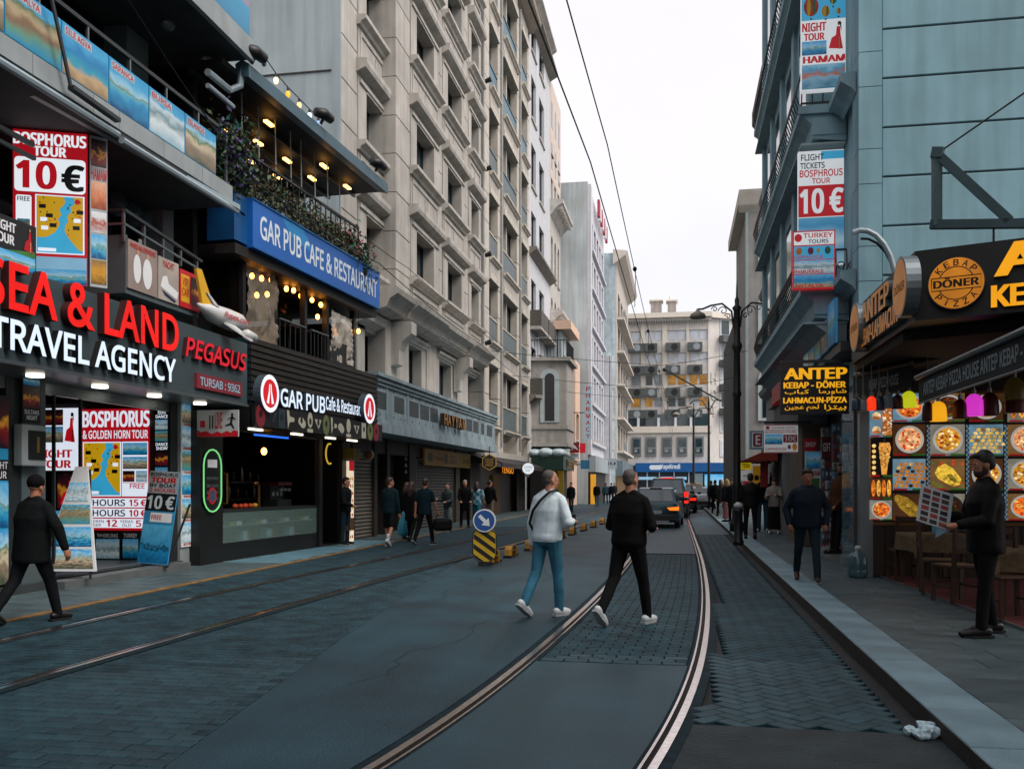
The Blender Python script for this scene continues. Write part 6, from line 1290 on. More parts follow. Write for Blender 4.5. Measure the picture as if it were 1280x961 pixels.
# unseen block added right of and behind the camera to shade the foreground
ob = T('foreground_shade_block', 'plain grey building across the side street at the far right edge', 'building', (0, 0, 0)); q = B(); BX(q, 7.2, 16, -45, 4.5, -.1, 17); P('wall', ob, q, M('side_block', '#8a9092', r=.8, v=.12, streak=.2))
for k in range(6):
    for j in range(4): q = B(); BX(q, 7.17, 7.2, -14 + 3 * k, -12.6 + 3 * k, 2 + 3.6 * j, 4.2 + 3.6 * j); P('window', ob, q, wglass[(k + j) % 4])
# ================================================================== right: souvenir shop, further buildings
sh = T('souvenir_shop', 'souvenir shop with racks of cards and glass panels beside the kebab restaurant', 'shop')
b = B(); BX(b, 3.5, 3.6, 15.7, 28, .1, 3.8); P('back_wall', sh, b, M('shop_back', '#232a2e', r=.5, v=.3))
b = B(); BX(b, 2.98, 3.5, 17.6, 21, .1, .27); P('step', sh, b, M('step_pale', '#6f7472', r=.5, v=.2))
b = B(); BX(b, 2.86, 3.06, 15.42, 15.62, .1, 3.4); P('pillar', sh, b, steelg); b = B(); BX(b, 2.92, 2.98, 16.3, 16.36, .1, 3.8); P('post', sh, b, steelg)
cardc = [M('card%d' % i, c_, v=.3, vs=12) for i, c_ in enumerate(('#7f97a3', '#8a3a3a', '#3f7fa0', '#a8a08a', '#54606a', '#b5bcc0'))]
FS3 = F(3.0, 0, -90)
def rack(name, lab, fr, xl, xr_, yt, yb, nx, nz, seed, depth=.08):
    t = TF(name, lab, 'display rack', fr); x0, x1, z0, z1 = fr.rect(xl, xr_, yt, yb, 0); z0 = max(z0, .14)
    q = B(); q.box(x0, x1, 0, .03, z0, z1); P('back_panel', t, q, M('rack_back', '#5d6a72', v=.2)); rr = random.Random(seed); q = B()
    for i in range(nx):
        for j in range(nz):
            q.k = rr.randrange(6); w_, h_ = (x1 - x0) / nx, (z1 - z0) / nz
            q.box(x0 + (i + .1) * w_, x0 + (i + .9) * w_, -depth * rr.uniform(.3, 1), -.001, z0 + (j + .08) * h_, z0 + (j + .88) * h_)
            q.k = rr.randrange(6); q.box(x0 + (i + .25) * w_, x0 + (i + .7) * w_, -depth - .01, -depth - .002, z0 + (j + .35) * h_, z0 + (j + .7) * h_)
    P('cards', t, q, cardc, kind='stuff'); return t
FT = lambda y: F(0, y, 0)
rack('postcard_rack', 'tall rack of small framed magnets behind the walking man', FT(20.6), 1026, 1040, 534, 690, 3, 12, 1); rack('postcard_rack', 'narrow rack of cards and trinkets left of the leaning man', FT(19.6), 1040, 1050, 530, 692, 2, 14, 2)
rack('postcard_rack', 'rack of bright cards behind the leaning bearded man', FT(18.9), 1050, 1066, 545, 690, 4, 14, 3); rack('postcard_rack', 'blue and red rack of cards beside the restaurant pillar', FT(16.9), 1066, 1080, 560, 716, 3, 13, 4)
gl = M('shop_glass', '#6a9db0', r=.06, v=.1, alpha=.22); q = B(); BX(q, 2.95, 2.96, 16.36, 17.6, .14, 3.3); P('glass_pane', sh, q, gl)
for i, (xl, xr_, yt, yb, c_, tx_t, lab) in enumerate(((1005, 1021, 548, 563, RED, 'SHOP', 'small dark red sign above the white hammam poster'), (1006, 1026, 564, 612, WHITE, 'HAMAM', 'white poster with red lettering behind the walking man'), (1062, 1078, 547, 566, WHITE, 'AGENCY', 'white notice with red lettering high on the shop glass'), (1027, 1039, 546, 572, M('print_maroon', '#5a1a20'), 'GIFT', 'maroon panel over the magnet rack'))):
    fr = FT((22, 21.6, 17.3, 20.5)[i]); t = TF('shop_sign', lab, 'sign', fr); pb = Board(t, *fr.rect(xl, xr_, yt, yb), 0, c_, 'panel', .05)
    if i == 1: pb.p(.05, .95, .55, .97, pic('hm_p', SEA, .1)); pb.t(tx_t, .06, .94, .36, .5, RED, .03); pb.r(.1, .9, .06, .3, GREEN)
    else: pb.t(tx_t, .1, .9, .3, .7, RED if c_ is WHITE else WHITE, .03)
    pb.end()
b = B(); BX(b, 2.75, 3.4, 22.2, 27.6, 3.0, 3.78); P('fascia', sh, b, M('fascia_dirty', '#4d5658', r=.6, v=.25)); b = B(); BX(b, 2.9, 3.5, 22.6, 25.6, .1, 3.0); P('side_pillar', sh, b, M('pillar_stone', '#574e45', r=.8, v=.25, vs=2, b=.2))
ra = T('red_roof_sign', 'slanting red shop sign under the lower balcony', 'sign'); q = B(); q.plan([(2.3, 19.4), (2.6, 19.4), (2.6, 23.6), (2.3, 23.6)], 3.55, 3.95); P('panel', ra, q, M('sign_scarlet', '#b3141c', r=.5, v=.2, vs=5, e=.1))
FX = F(0, 21.5, 0); t = TF('cappadocia_sign', 'white hanging sign offering a ten euro Cappadocia tour', 'sign', FX); a_ = FX.rect(955, 997, 531, 566)
pb = Board(t, *a_, 0, M('sign_paper', '#d5d8da', v=.04, e=.3), 'panel', .08); pb.r(0, 1, .97, 1, RED).r(0, 1, 0, .03, RED); pb.t('TOURISM AGENCY', .2, .96, .85, .93, RED, .01); pb.ball(.1, .89, .06, .06, RED); pb.r(0, 1, .8, .815, RED); pb.t('BOSPHORUS TOURS', .03, .95, .69, .78, RED, .02); pb.p(.02, .54, .3, .66, pic('capp', SEA, .2)); pb.r(.56, .98, .36, .64, RED); pb.t('10€', .6, .95, .4, .6, WHITE, .04); pb.t('CAPPADOCIA', .03, .66, .08, .18, RED, .02)
for x, c_ in ((.74, '#8a3a5a'), (.9, '#d8862a')): pb.ball(x, .2, .07 if x > .8 else .05, .13 if x > .8 else .08, M('balloon' + c_, c_, v=.4, vs=9, e=.2))
pb.end(); q = B(); q.bar((a_[0], -.04, a_[3] + .05), (2.95, -.04, a_[3] + .05), .05, .05); P('arm', t, q, iron)
FX = F(0, 25.5, 0); t = TF('exchange_sign', 'pale blue box sign with a red letter E at the kerb side', 'sign', FX); a_ = FX.rect(936.5, 955, 539, 562); pb = Board(t, *a_, 0, M('box_blue', '#7fa3b4', v=.08, e=.1), 'box', .3); pb.r(.14, .86, .1, .9, WHITE, 1).r(.2, .8, .14, .86, M('maroon_e', '#7a2030', v=.1), 2).t('E', .38, .68, .24, .76, WHITE, .04); pb.end(); q = B(); q.bar((a_[1], -.15, a_[3] - .1), (2.95, -.15, a_[3] - .1), .05, .05); P('arm', t, q, iron)
t = T('shop_awning', 'small dull red awning beyond the white Cappadocia sign', 'awning'); q = B(); q.prism([(1.9, 2.3), (2.95, 2.75), (2.95, 2.3)], 28.5, 31); P('cover', t, q, M('awning_red', '#8a2f22', r=.8, v=.2))
FX = F(0, 31, 0); t = TF('yellow_box_sign', 'small bright yellow box sign next to the lamp post', 'sign', FX); a_ = FX.rect(925.5, 938.5, 577, 587); pb = Board(t, *a_, 0, M('box_yellow', '#d8b81c', v=.08, e=.35), 'box', .2); pb.t('TEBA', .12, .88, .25, .75, BLACK, .03); pb.end(); q = B(); q.bar((a_[1], -.1, a_[3] - .05), (3.0, -.1, a_[3] - .05), .04, .04); P('arm', t, q, iron)
for i, (xl, xr_, yt, yb, c_, y, lab) in enumerate(((926, 938, 588, 601, '#c8ccd0', 32, 'white box sign under the yellow one'), (929, 936, 601, 612, '#c01a24', 32.5, 'red panel below the white box sign'), (941, 950, 582, 612, '#b8821a', 30.5, 'yellow shop panel behind the facing man'), (951, 957, 575, 600, '#d07a1a', 29.5, 'orange lit panel under the Cappadocia sign'), (918, 926, 574, 580, '#1c4a66', 33, 'small blue plate on the lamp post side'))):
    fr = FT(y); t = TF('shop_sign', lab, 'sign', fr); pb = Board(t, *fr.rect(xl, xr_, yt, yb), 0, M('far' + c_, c_, v=.2, e=.25), 'panel', .1); pb.r(.2, .8, .4, .6, BLACK if i in (2, 3) else WHITE); pb.end()
t = T('clothes_rail', 'bright jumble of goods hanging before the far right shops', 'display'); rr = random.Random(5)
for k in range(10): q = B(); q.box(2.5 + .03 * k, 2.7 + .03 * k, 29 + .3 * k, 29.2 + .3 * k, 1.2 + rr.random() * .5, 2.3); P('garment', t, q, cardc[k % 6] if k % 3 else M('garment_red', '#8a1c1c', v=.3))
q = B(); q.bar((2.6, 29, 2.32), (2.95, 32.3, 2.32), .03, .03); P('rail', t, q, steelg)
# second building on the right
darkst = M('dark_stone', '#7d868a', r=.8, v=.15, streak=.15, rnd=.06); eavem = M('eave_dark', '#5f5c58', r=.8, v=.15)
r2_ = T('eaved_building', 'grey building with a deep ribbed eave beyond the corner building', 'building')
b = B(); BX(b, 3.08, 12, 28.3, 33.5, .1, 14.4); P('core', r2_, b, M('r2_wall', '#8d9090', r=.8, v=.15, streak=.2))
z = 3.2; k = 0
while z < 13.6: q = B(); BX(q, 2.9, 3.3, 28.22, 28.7, z + .008, z + .95); P('quoin', r2_, q, darkst); z += .96
for z in (5.2, 8.6, 11.9):
    for i in range(2):
        y = 29.6 + i * 2; q = B(); BX(q, 3.05, 3.07, y, y + 1, z, z + 2); w_ = P('window', r2_, q, wglass[i]); q = B(); BX(q, 2.97, 3.07, y - .12, y, z - .1, z + 2.1); BX(q, 2.97, 3.07, y + 1, y + 1.12, z - .1, z + 2.1); BX(q, 2.9, 3.07, y - .2, y + 1.2, z + 2.1, z + 2.3); P('frame', w_, q, darkst)
    xprof(r2_, 'band_moulding', [(3.08, z - .7), (2.85, z - .55), (2.8, z - .4), (3.08, z - .36)], 28.2, 33.5, darkst)
xprof(r2_, 'eave', [(3.08, 13.5), (2.95, 13.55), (2.68, 14.2), (2.6, 14.3), (2.6, 14.75), (3.2, 14.85)], 28.1, 33.7, eavem)
for k in range(18): xprof(r2_, 'eave_rib', [(2.95, 13.58), (2.7, 14.12), (2.66, 14.05), (2.9, 13.5)], 28.3 + k * .3, 28.42 + k * .3, darkst)
b = B(); BX(b, 2.9, 3.08, 28.3, 33.5, 2.6, 3.15); P('shop_fascia', r2_, b, M('r2_fascia', '#5a3324', v=.2))
# third: grey building with arched windows facing the camera
F45 = F(0, 45, 0); r3 = T('arched_window_building', 'plain grey building with white framed arched windows and a corniced top', 'building')
g3 = M('r3_wall', '#908f8c', r=.85, v=.1, streak=.15); b = B(); BX(b, 3.3, 12, 45, 54, .1, 15.0); P('core', r3, b, g3)
b = B(); b.prof([(45, 14.5), (44.75, 14.8), (44.55, 15.3), (44.5, 15.45), (45, 15.45)], 2.85, 12); b.box(2.85, 3.3, 44.99, 54, 14.9, 15.45); P('cornice', r3, b, M('r3_trim', '#c2bcb2', r=.8, v=.1))
for z0 in (11.9, 8.2, 4.6):
    def arch(x0, x1, z0, z1, y0, y1): r_ = (x1 - x0) / 2; return [(x0, z0), (x1, z0)] + [((x0 + x1) / 2 + r_ * math.cos(R(t)), z1 - r_ + r_ * math.sin(R(t))) for t in range(0, 181, 15)]
    for xk in (3.75, 5.6):
        q = B(); q.prism(arch(xk, xk + 1.35, z0, z0 + 2.6, 0, 0), 44.9, 44.99); w_ = P('window', r3, q, M('r3_surround', '#b9c4c6', r=.7, v=.08)); q = B(); q.prism(arch(xk + .2, xk + 1.15, z0 + .15, z0 + 2.4, 0, 0), 44.88, 44.9); P('pane', w_, q, wglass[0])
b = B(); BX(b, 3.18, 3.3, 44.93, 45.4, .1, 14.5); P('quoin', r3, b, M('r3_quoin', '#93a3a6', r=.8, v=.1))
r4 = T('dark_stone_building', 'dark greenish stone block behind the ornate lamp post', 'building'); b = B(); BX(b, 3.35, 12, 56, 70, .1, 11.4); P('core', r4, b, joint)
z = .2
while z < 11.3:
    for k in range(5): q = B(); BX(q, 3.3 + k * .9, 4.18 + k * .9, 55.9, 56.1, z + .01, z + .68); P('stone_block', r4, q, M('r4_stone', '#5d6b66', r=.85, v=.2, rnd=.15))
    z += .69
# ================================================================== left: further facades
def facade(name, lab, X, y0, y1, H, wall, floors, wins, deep=10, base=3.4, wmat=None, surround=None, arched=False, blinds=0, z0f=None, wz=None):
    """row of buildings on the left: floors = (first sill, pitch, window height, count); wins = list of (y0, y1)"""
    t = T(name, lab, 'building', (X, 0, 0), R(90)); b = B(); b.box(y0, y1, .25, deep, 0, H); P('core', t, b, wall)
    s0, p_, wh, n = floors
    edges = [y0] + [e for w_ in wins for e in w_] + [y1]
    for i in range(0, len(edges), 2):
        if edges[i + 1] - edges[i] > .02: q = B(); q.box(edges[i], edges[i + 1], 0, .3, base, H); P('pier', t, q, wall)
    for (a, c) in wins:
        zs = [base] + [v for k in range(n) for v in (s0 + p_ * k, s0 + p_ * k + wh)] + [H]
        for i in range(0, len(zs), 2):
            q = B(); q.box(a, c, .0, .3, zs[i], zs[i + 1]); P('spandrel', t, q, surround if surround and i else wall)
        for k in range(n):
            z = s0 + p_ * k; w_ = window(t, a, c, z, z + wh, 0, .22, 2, k + int(a))
            if arched: q = B(); m_ = (a + c) / 2; r_ = (c - a) / 2; q.prism([(a, z + wh), (a, z + wh - .001)] + [(m_ + r_ * math.cos(R(tt)), z + wh - r_ + r_ * math.sin(R(tt))) for tt in range(180, -1, -18)] + [(c, z + wh)], -.01, .1); P('arch', w_, q, wall)
            q = B(); q.box(a - .1, c + .1, -.1, .0, z - .14, z); P('sill', w_, q, trim)
            if blinds and (k + int(a * 3)) % 3 < blinds: q = B(); q.box(a + .05, c - .05, .16, .19, z + wh * .35, z + wh); P('blind', w_, q, blind)
    return t
white_r = M('white_render', '#bfc3c8', r=.8, v=.08, streak=.15); pink_r = M('pale_render', '#c8bcb2', r=.8, v=.08, streak=.15); ornst = M('ornate_stone', '#b5b3ae', r=.8, v=.15, vs=3, streak=.15)
ytxt = lambda px, X=-9.1: F(X, 0, 90).x(px)
y5a, y5b = ytxt(661.3), ytxt(687.5)
t5 = facade('white_building', 'white rendered building with a grey parapet after the railed apartments', -9.1, y5a, y5b, 33, white_r, (7.6, 4.3, 2.7, 6), [(ytxt(664), ytxt(670)), (ytxt(674), ytxt(680))], base=3.6)
for z, o in ((16.4, .5), (31.2, .6), (33, .5), (7.2, .4)): q = B(); q.prof([(0, z - .5), (-o, z - .15), (-o, z), (0, z)], y5a, y5b); P('cornice', t5, q, M('cornice_dark', '#77736d', r=.8, v=.15) if z < 32 else trim)
for z in (7.2, 11.5):
    for a, c in ((ytxt(662.5), ytxt(672)), (ytxt(673), ytxt(683))): q = B(); q.box(a, c, -.7, 0, z - .2, z); bl_ = P('balcony', t5, q, st4); q = B(); q.box(a, c, -.72, -.68, z, z + 1); q.box(a, a + .04, -.68, 0, z, z + 1); P('railing', bl_, q, M('rail_lattice', '#4f4c46', r=.7, v=.4, vs=12))
y6a, y6b = y5b + .02, ytxt(700.5)
t6 = facade('ornate_building', 'narrow pale building with arched windows and a heavy bracketed cornice', -9.1, y6a, y6b, 31, ornst, (7.8, 4.5, 3.0, 5), [(y6a + .5 + i * (y6b - y6a - .4) / 3, y6a + .5 + i * (y6b - y6a - .4) / 3 + .95) for i in range(3)], arched=True, base=3.6)
for z in (14.2, 22.2):
    q = B(); q.prof([(0, z - 1.1), (-.5, z - .5), (-.95, z - .25), (-.95, z), (0, z + .1)], y6a, y6b + .4); P('cornice', t6, q, ornst)
    for k in range(9): q = B(); y = y6a + .3 + k * (y6b - y6a - .4) / 8; q.box(y, y + .2, -.85, -.2, z - .62, z - .3); P('corbel', t6, q, ornst)
b = B(); b.box(y6a, y6b, -.015, .02, 24, 31.02); P("upper_wall", t6, b, pink_r)
for k in range(3):
    for j in range(2): q = B(); y = y6a + .6 + k * (y6b - y6a) / 3; q.box(y, y + .7, -.03, -.016, 24.7 + 3 * j, 26.6 + 3 * j); P('upper_window', t6, q, wglass[k])
# oriel with arched window and balcony, green shop below
yo0 = ytxt(686, -8.2); or_ = T('oriel_bay', 'grey oriel bay with an arched window and an iron balcony on top', 'building', (-9.1, 0, 0), R(90)); y0, y1 = 57.5, 62.
orm = M('oriel_stone', '#a09d97', r=.8, v=.12, streak=.2)
b = B(); b.plan([(y0, 0), (y0 + .3, -2.2), (y1 - .3, -2.2), (y1, 0)], 4.2, 9.6); P('bay', or_, b, orm)
FOR = F(-9.1, 0, 90)
for z, o in ((4.2, .12), (9.6, .25), (5.3, .08)): q = B(); q.plan([(y0 - o, 0), (y0 + .3 - o, -2.2 - o), (y1 - .3 + o, -2.2 - o), (y1 + o, 0)], z - .22, z); P('moulding', or_, q, orm)
def on_side(pts, out, b_):           # panel on the bay's near side face: u from wall to front, in metres
    p0, p1 = Vector((y0, 0)), Vector((y0 + .3, -2.2)); d = (p1 - p0).normalized(); n_ = Vector((d.y, -d.x)); n_ = n_ if n_.x < 0 else -n_
    vs = [(p0.x + d.x * u + n_.x * o, p0.y + d.y * u + n_.y * o, z) for o in (out, 0) for u, z in pts]; k = len(pts)
    return b_.add(vs, [tuple(range(k)), tuple(range(2 * k - 1, k - 1, -1))] + [(i, (i + 1) % k, (i + 1) % k + k, i + k) for i in range(k)])
ar = lambda u0, u1, z0, z1: [(u0, z0), (u1, z0)] + [((u0 + u1) / 2 + (u1 - u0) / 2 * math.cos(R(tt)), z1 - (u1 - u0) / 2 + (u1 - u0) / 2 * math.sin(R(tt))) for tt in range(0, 181, 15)]
w_ = P('window', or_, on_side(ar(.55, 1.75, 5.5, 8.9), .06, B()), M('arch_surround', '#a8b4b8', r=.7, v=.08)); P('pane', w_, on_side(ar(.85, 1.45, 5.6, 8.6), .08, B()), M('arch_glass', '#161310', r=.2, v=.2))
q = B()
for k in range(12): u = k / 11 * 2.2; q.bar((y0 + .3 * u / 2.2, -u, 9.6), (y0 + .3 * u / 2.2, -u, 10.7), .03, .03)
for k in range(16): q.bar((y0 + .3 + (y1 - y0 - .6) * k / 15, -2.2, 9.6), (y0 + .3 + (y1 - y0 - .6) * k / 15, -2.2, 10.7), .03, .03)
q.bar((y0, 0, 10.7), (y0 + .3, -2.2, 10.7), .05, .05); q.bar((y0 + .3, -2.2, 10.7), (y1 - .3, -2.2, 10.7), .05, .05); P('railing', or_, q, iron, kind='stuff')
gs = T('green_shop', 'dark green shopfront with gilt letters and white wrapped bundles on its roof', 'shop', (-9.1, 0, 0), R(90)); grn = M('shop_green', '#153a2c', r=.45, v=.15)
b = B(); b.box(57, 63, -2.1, 0, 2.5, 3.4); P('fascia', gs, b, grn); b = B(); b.box(57, 63, -1.6, 0, 0, 2.5); P('front', gs, b, M('shopfront_dark', '#181614', v=.3)); letters(gs, 'LIBERTY', (58.5, 62.6, 2.65, 3.15), -2.1, .06, M('gilt', '#8a7a4a', v=.2), black, .03)  # near-black shopfront below the green fascia
q = B(); q.box(57.4, 57.7, -2.05, -1.6, 0, 2.45); P('yellow_panel', gs, q, M('panel_yellow', '#a88a1c', v=.2, e=.15)); q = B(); q.box(57.1, 57.3, -1.7, -1.6, .0, 2.4); P('side_post', gs, q, grn)
for x, y, s in ((57.4, -1.75, .42), (57.3, -.95, .46), (57.5, -.25, .4), (58.4, -1.7, .45), (59.4, -1.7, .4)): q = B(); q.ell((x, y, 3.36 + s * .45), (.62, .5, s * .7), 12, 8); P('bundle', gs, q, M('wrap_white', '#b4c6cc', r=.4, v=.2, b=.8, bs=8), True)
# step-back low buildings, pharmacy, shops
lowm = M('low_render', '#9ba7ab', r=.8, v=.12, streak=.18); peach = M('peach_render', '#d8b8a2', r=.8, v=.08)
l1 = facade('low_corner_house', 'low grey blue house with a flat overhanging roof next to the oriel bay', -8.0, 64, 69, 12.6, lowm, (5.2, 3.4, 2.2, 2), [(65, 66.4), (67, 68.4)], base=3.4)
q = B(); q.box(63.7, 69.2, -.7, .5, 12.4, 13.0); P('roof_slab', l1, q, peach); q = B(); q.box(66, 69, -.06, -.01, 7.7, 8.6); P('sign_panel', l1, q, WHITE); letters(l1, 'FOR', (66.2, 68.8, 7.8, 8.5), -.06, .03, CYAN, CYAN, .04)
l2 = facade('peach_house', 'peach fronted narrow house before the tall grey block', -7.6, 69.2, 72.6, 11.0, peach, (5.0, 3.2, 2.0, 1), [(70, 72)], base=3.4)
def fsign(lab, px0, px1, yt, yb, y, mat, text, tmat, e=None, vert=False):
    fr = F(0, y, 0); t = TF('shop_sign', lab, 'sign', fr); a_ = fr.rect(px0, px1, yt, yb); pb = Board(t, *a_, 0, mat, 'panel', .15)
    if vert:
        for i, ch in enumerate(text): pb.t(ch, .2, .8, 1 - (i + .85) / len(text), 1 - (i + .2) / len(text), tmat, .03)
    elif text: pb.t(text, .1, .9, .3, .72, tmat, .03)
    pb.end(); q = B(); q.bar((a_[0] - 1.5, .08, (a_[2] + a_[3]) / 2), (a_[0], .08, (a_[2] + a_[3]) / 2), .06, .06); P('bracket', t, q, dkmet)
fsign('tall vertical pharmacy sign with red letters on white', 731, 739.5, 482, 549, 66, M('pharm_white', '#b9d0dc', v=.05, e=.35), 'PHARMACY', RED, vert=True)
fsign('bright red square sign below the pharmacy sign', 725, 732, 554, 566, 64, M('red_lit', '#d01830', v=.05, e=.5), '', WHITE)
fsign('dark red sign beside the bright red square', 713, 724, 553, 566, 63.4, M('red_dull', '#7a1c28', v=.2), 'A', WHITE)
fsign('pale sign under the dark red one', 714, 724, 567, 574, 63.5, WHITE, 'CITY', CYAN)
fsign('blue sign low beside the pharmacy', 726, 737, 575, 586, 68, M('blue_low', '#2f6f92', v=.15), '', WHITE)
fsign('magenta and red shop sign further down the left side', 738, 755, 576, 589, 84, M('magenta_sign', '#8a2f5a', v=.2, e=.1), 'MARKET', WHITE)
fsign('white square sign with a small black mark far on the left', 756, 771, 573, 586, 88, M('sign_white2', '#c5d0d6', v=.05, e=.25), 'ju', BLACK)
# tall grey block with a blank side wall
greyc = M('grey_concrete', '#bcc6c9', r=.85, v=.2, vs=.35, streak=.25); palec = M('pale_cladding', '#c3c6ce', r=.7, v=.06, streak=.1)
tg = facade('tall_grey_block', 'tall grey block with a blank stained side wall and rows of narrow windows', -7.0, 74, 89, 25.6, palec, (5.4, 3.15, 2.1, 6), [(75.6 + 2.65 * k, 77.4 + 2.65 * k) for k in range(5)], base=4.0, blinds=1)
b = B(); b.box(73.8, 74.0, .1, 12, 0, 25.9); P('side_wall', tg, b, greyc); b = B(); b.box(73.85, 75, -.15, .25, 4, 25.7); P('corner_pier', tg, b, palec)
for k in range(6): q = B(); q.box(75, 89, -.25, 0, 4.9 + 3.15 * k, 5.15 + 3.15 * k); P('floor_band', tg, q, palec)
for k in range(7): q = B(); q.box(78 + 1.4 * k, 78.7 + 1.4 * k, -.5, -.3, 24.3, 25.7); P('roof_letter', tg, q, M('roof_red', '#a83a50', v=.1) if k % 2 == 0 else WHITE)
b = B(); b.box(74.2, 89, -.5, .2, 2.6, 3.9); P('shop_band', tg, b, M('shop_band', '#8f9aa0', v=.25, vs=.5)); b = B(); b.box(74.2, 89, -.1, .2, 0, 2.6); P('shop_front', tg, b, M('shop_glow', '#3a3024', v=.5, vs=.6, e=.12))
q = B(); q.box(74.0, 74.4, -.5, -.1, .0, 2.4); P('lit_door', tg, q, M('lit_door', '#e0a02a', v=.1, e=.7))
t8 = facade('corniced_block', 'pale block with balconies and a wide cornice at the far left end', -5.9, 90.5, 112, 24.2, M('block8', '#b9b4ac', r=.8, v=.1, streak=.15), (5.2, 3.3, 2.4, 5), [(93 + 4.6 * k, 96.4 + 4.6 * k) for k in range(4)], base=4.0)
b = B(); b.box(90.3, 90.5, .1, 9, 0, 24.2); P('side_wall', t8, b, M('side_blue', '#b9cbd2', r=.85, v=.15, streak=.2)); q = B(); q.prof([(.3, 23), (-.9, 23.9), (-1.1, 24.3), (.3, 24.5)], 90, 112.3); P('cornice', t8, q, M('block8_trim', '#c9c2b8', v=.08))
for k in range(5): q = B(); q.box(91.5, 112, -.7, 0, 4.7 + 3.3 * k, 4.95 + 3.3 * k); bl_ = P('balcony', t8, q, M('block8_trim')); q = B(); q.box(92, 97, -.7, -.66, 4.95 + 3.3 * k, 5.75 + 3.3 * k); P('railing', bl_, q, M('rail_dull', '#6f7476', v=.3))
b = B(); b.box(90.6, 112, -.6, .2, 2.4, 3.9); P('shop_band', t8, b, M('shop_band8', '#5f7078', v=.3, vs=.5)); b = B(); b.box(90.6, 112, -.1, .2, 0, 2.4); P('shop_front', t8, b, M('shop_glow2', '#8a6a3a', v=.6, vs=1.5, e=.3))
tw = facade('narrow_white_house', 'narrow white house squeezed before the corniced block', -6.2, 89.2, 90.4, 14, white_r, (5, 3, 1.8, 3), [(89.5, 90.1)], base=3.5)
# ================================================================== bank at the end of the street
FB_ = F(0, 116, 0); bk = TF('bank_building', 'grey office block with a blue bank sign closing the end of the street', 'building', FB_)
kx = lambda px: FB_.x(px); kz = lambda py: FB_.z(830, py); X0, XC = kx(780), kx(886); gb = M('bank_stone', '#cac8c4', r=.8, v=.1, vs=.6, streak=.12); gb2 = M('bank_stone_light', '#d8d2c8', r=.8, v=.08)
b = B(); b.box(X0, XC, .4, 16, 0, kz(397)); P('core', bk, b, gb)
rows_ = [(413, 426), (441, 454), (468, 482), (496, 509)]; cw = [(788, 801), (806, 828), (834, 858), (861.5, 886 - 1)]
amber = M('amber_pane', '#c08a3c', v=.5, vs=2, e=.45); panes = [M('pane_white', '#c3ccd6', r=.2, v=.12, vs=.6), M('pane_grey', '#8a949a', r=.15, v=.2, vs=.6), M('pane_dark', '#39474e', r=.1, v=.3)]
rr = random.Random(11)
for ri, (yt, yb) in enumerate(rows_):
    for ci, (xa, xb) in enumerate(cw):
        x0, x1, z0, z1 = kx(xa), kx(xb), kz(yb), kz(yt)
        q = B(); q.box(x0, x1, .28, .34, z0, z1); fr_ = P('window', bk, q, M('bank_frame', '#c4c8ca', v=.05)); n = 2 if xb - xa > 16 else 1
        for k in range(n):
            mt = amber if (ri == 2 and ci >= 2) or (ri == 3 and (ci, k) in ((1, 0), (3, 1))) or (ri, ci) == (3, 0) else panes[0 if ri < 2 else rr.randrange(3)]
            q = B(); w_ = (x1 - x0) / n; q.box(x0 + w_ * k + .15, x0 + w_ * (k + 1) - .15, .24, .28, z0 + .12, z1 - .12); P('pane', fr_, q, mt)
        for k in range(1 if xb - xa > 16 else 1):
            cx = x0 + (x1 - x0) * (.3 if ci else .5); q = B(); q.box(cx - .9, cx + .9, -.7, .0, kz(yb + 3 + 11), kz(yb + 3.5)); ac = P('air_conditioner', bk, q, M('ac_dark', '#4b5355', r=.6, v=.2))
            q = B(); q.disc(cx + .2, (kz(yb + 14) + kz(yb + 3.5)) / 2, .42, .42, -.72, 14); P('fan_grille', ac, q, panes[1] if (ri + ci) % 3 == 0 else black)
ed = [X0, kx(788)] + [v for a_, c_ in zip(cw[:-1], cw[1:]) for v in (kx(a_[1]), kx(c_[0]))] + [kx(885), XC]
for i in range(0, len(ed), 2): q = B(); q.box(ed[i], ed[i + 1], 0, .45, kz(536), kz(397)); P('pier', bk, q, gb2)
zs = [kz(536)] + [kz(v) for yt, yb in reversed(rows_) for v in (yb, yt)] + [kz(397)]
for i in range(0, len(zs), 2): q = B(); q.box(X0, XC, .1, .45, zs[i] + (.0), zs[i + 1]); P('spandrel', bk, q, gb)
q = B(); q.box(X0, XC + .4, -.8, .4, kz(398), kz(392)); P('cornice', bk, q, gb2); q = B(); q.box(X0, XC + .3, -.3, .3, kz(402), kz(398.2)); P('frieze', bk, q, gb)
for k in range(34): q = B(); x = X0 + k * (XC - X0) / 34; q.box(x, x + .14, -.42, -.3, kz(405), kz(401)); P('dentil', bk, q, M('bank_joint', '#77797a', v=.1))
for px in (822, 826): pass
q = B(); q.box(X0, XC + .3, -2.2, .1, kz(542), kz(534)); P('gallery_ledge', bk, q, gb2); q = B(); q.box(X0, XC, -2, .1, kz(582), kz(542.2)); P('lower_wall', bk, q, gb)
q = B(); q.box(X0, XC, -.6, .0, kz(534), kz(518)); P('gallery_glass', bk, q, wglass[3])
for px in (797, 804, 822, 843, 862): q = B(); q.box(kx(px), kx(px + 3), -1.6, -.7, kz(534), kz(523)); P('air_conditioner', bk, q, panes[0] if px != 804 else black)
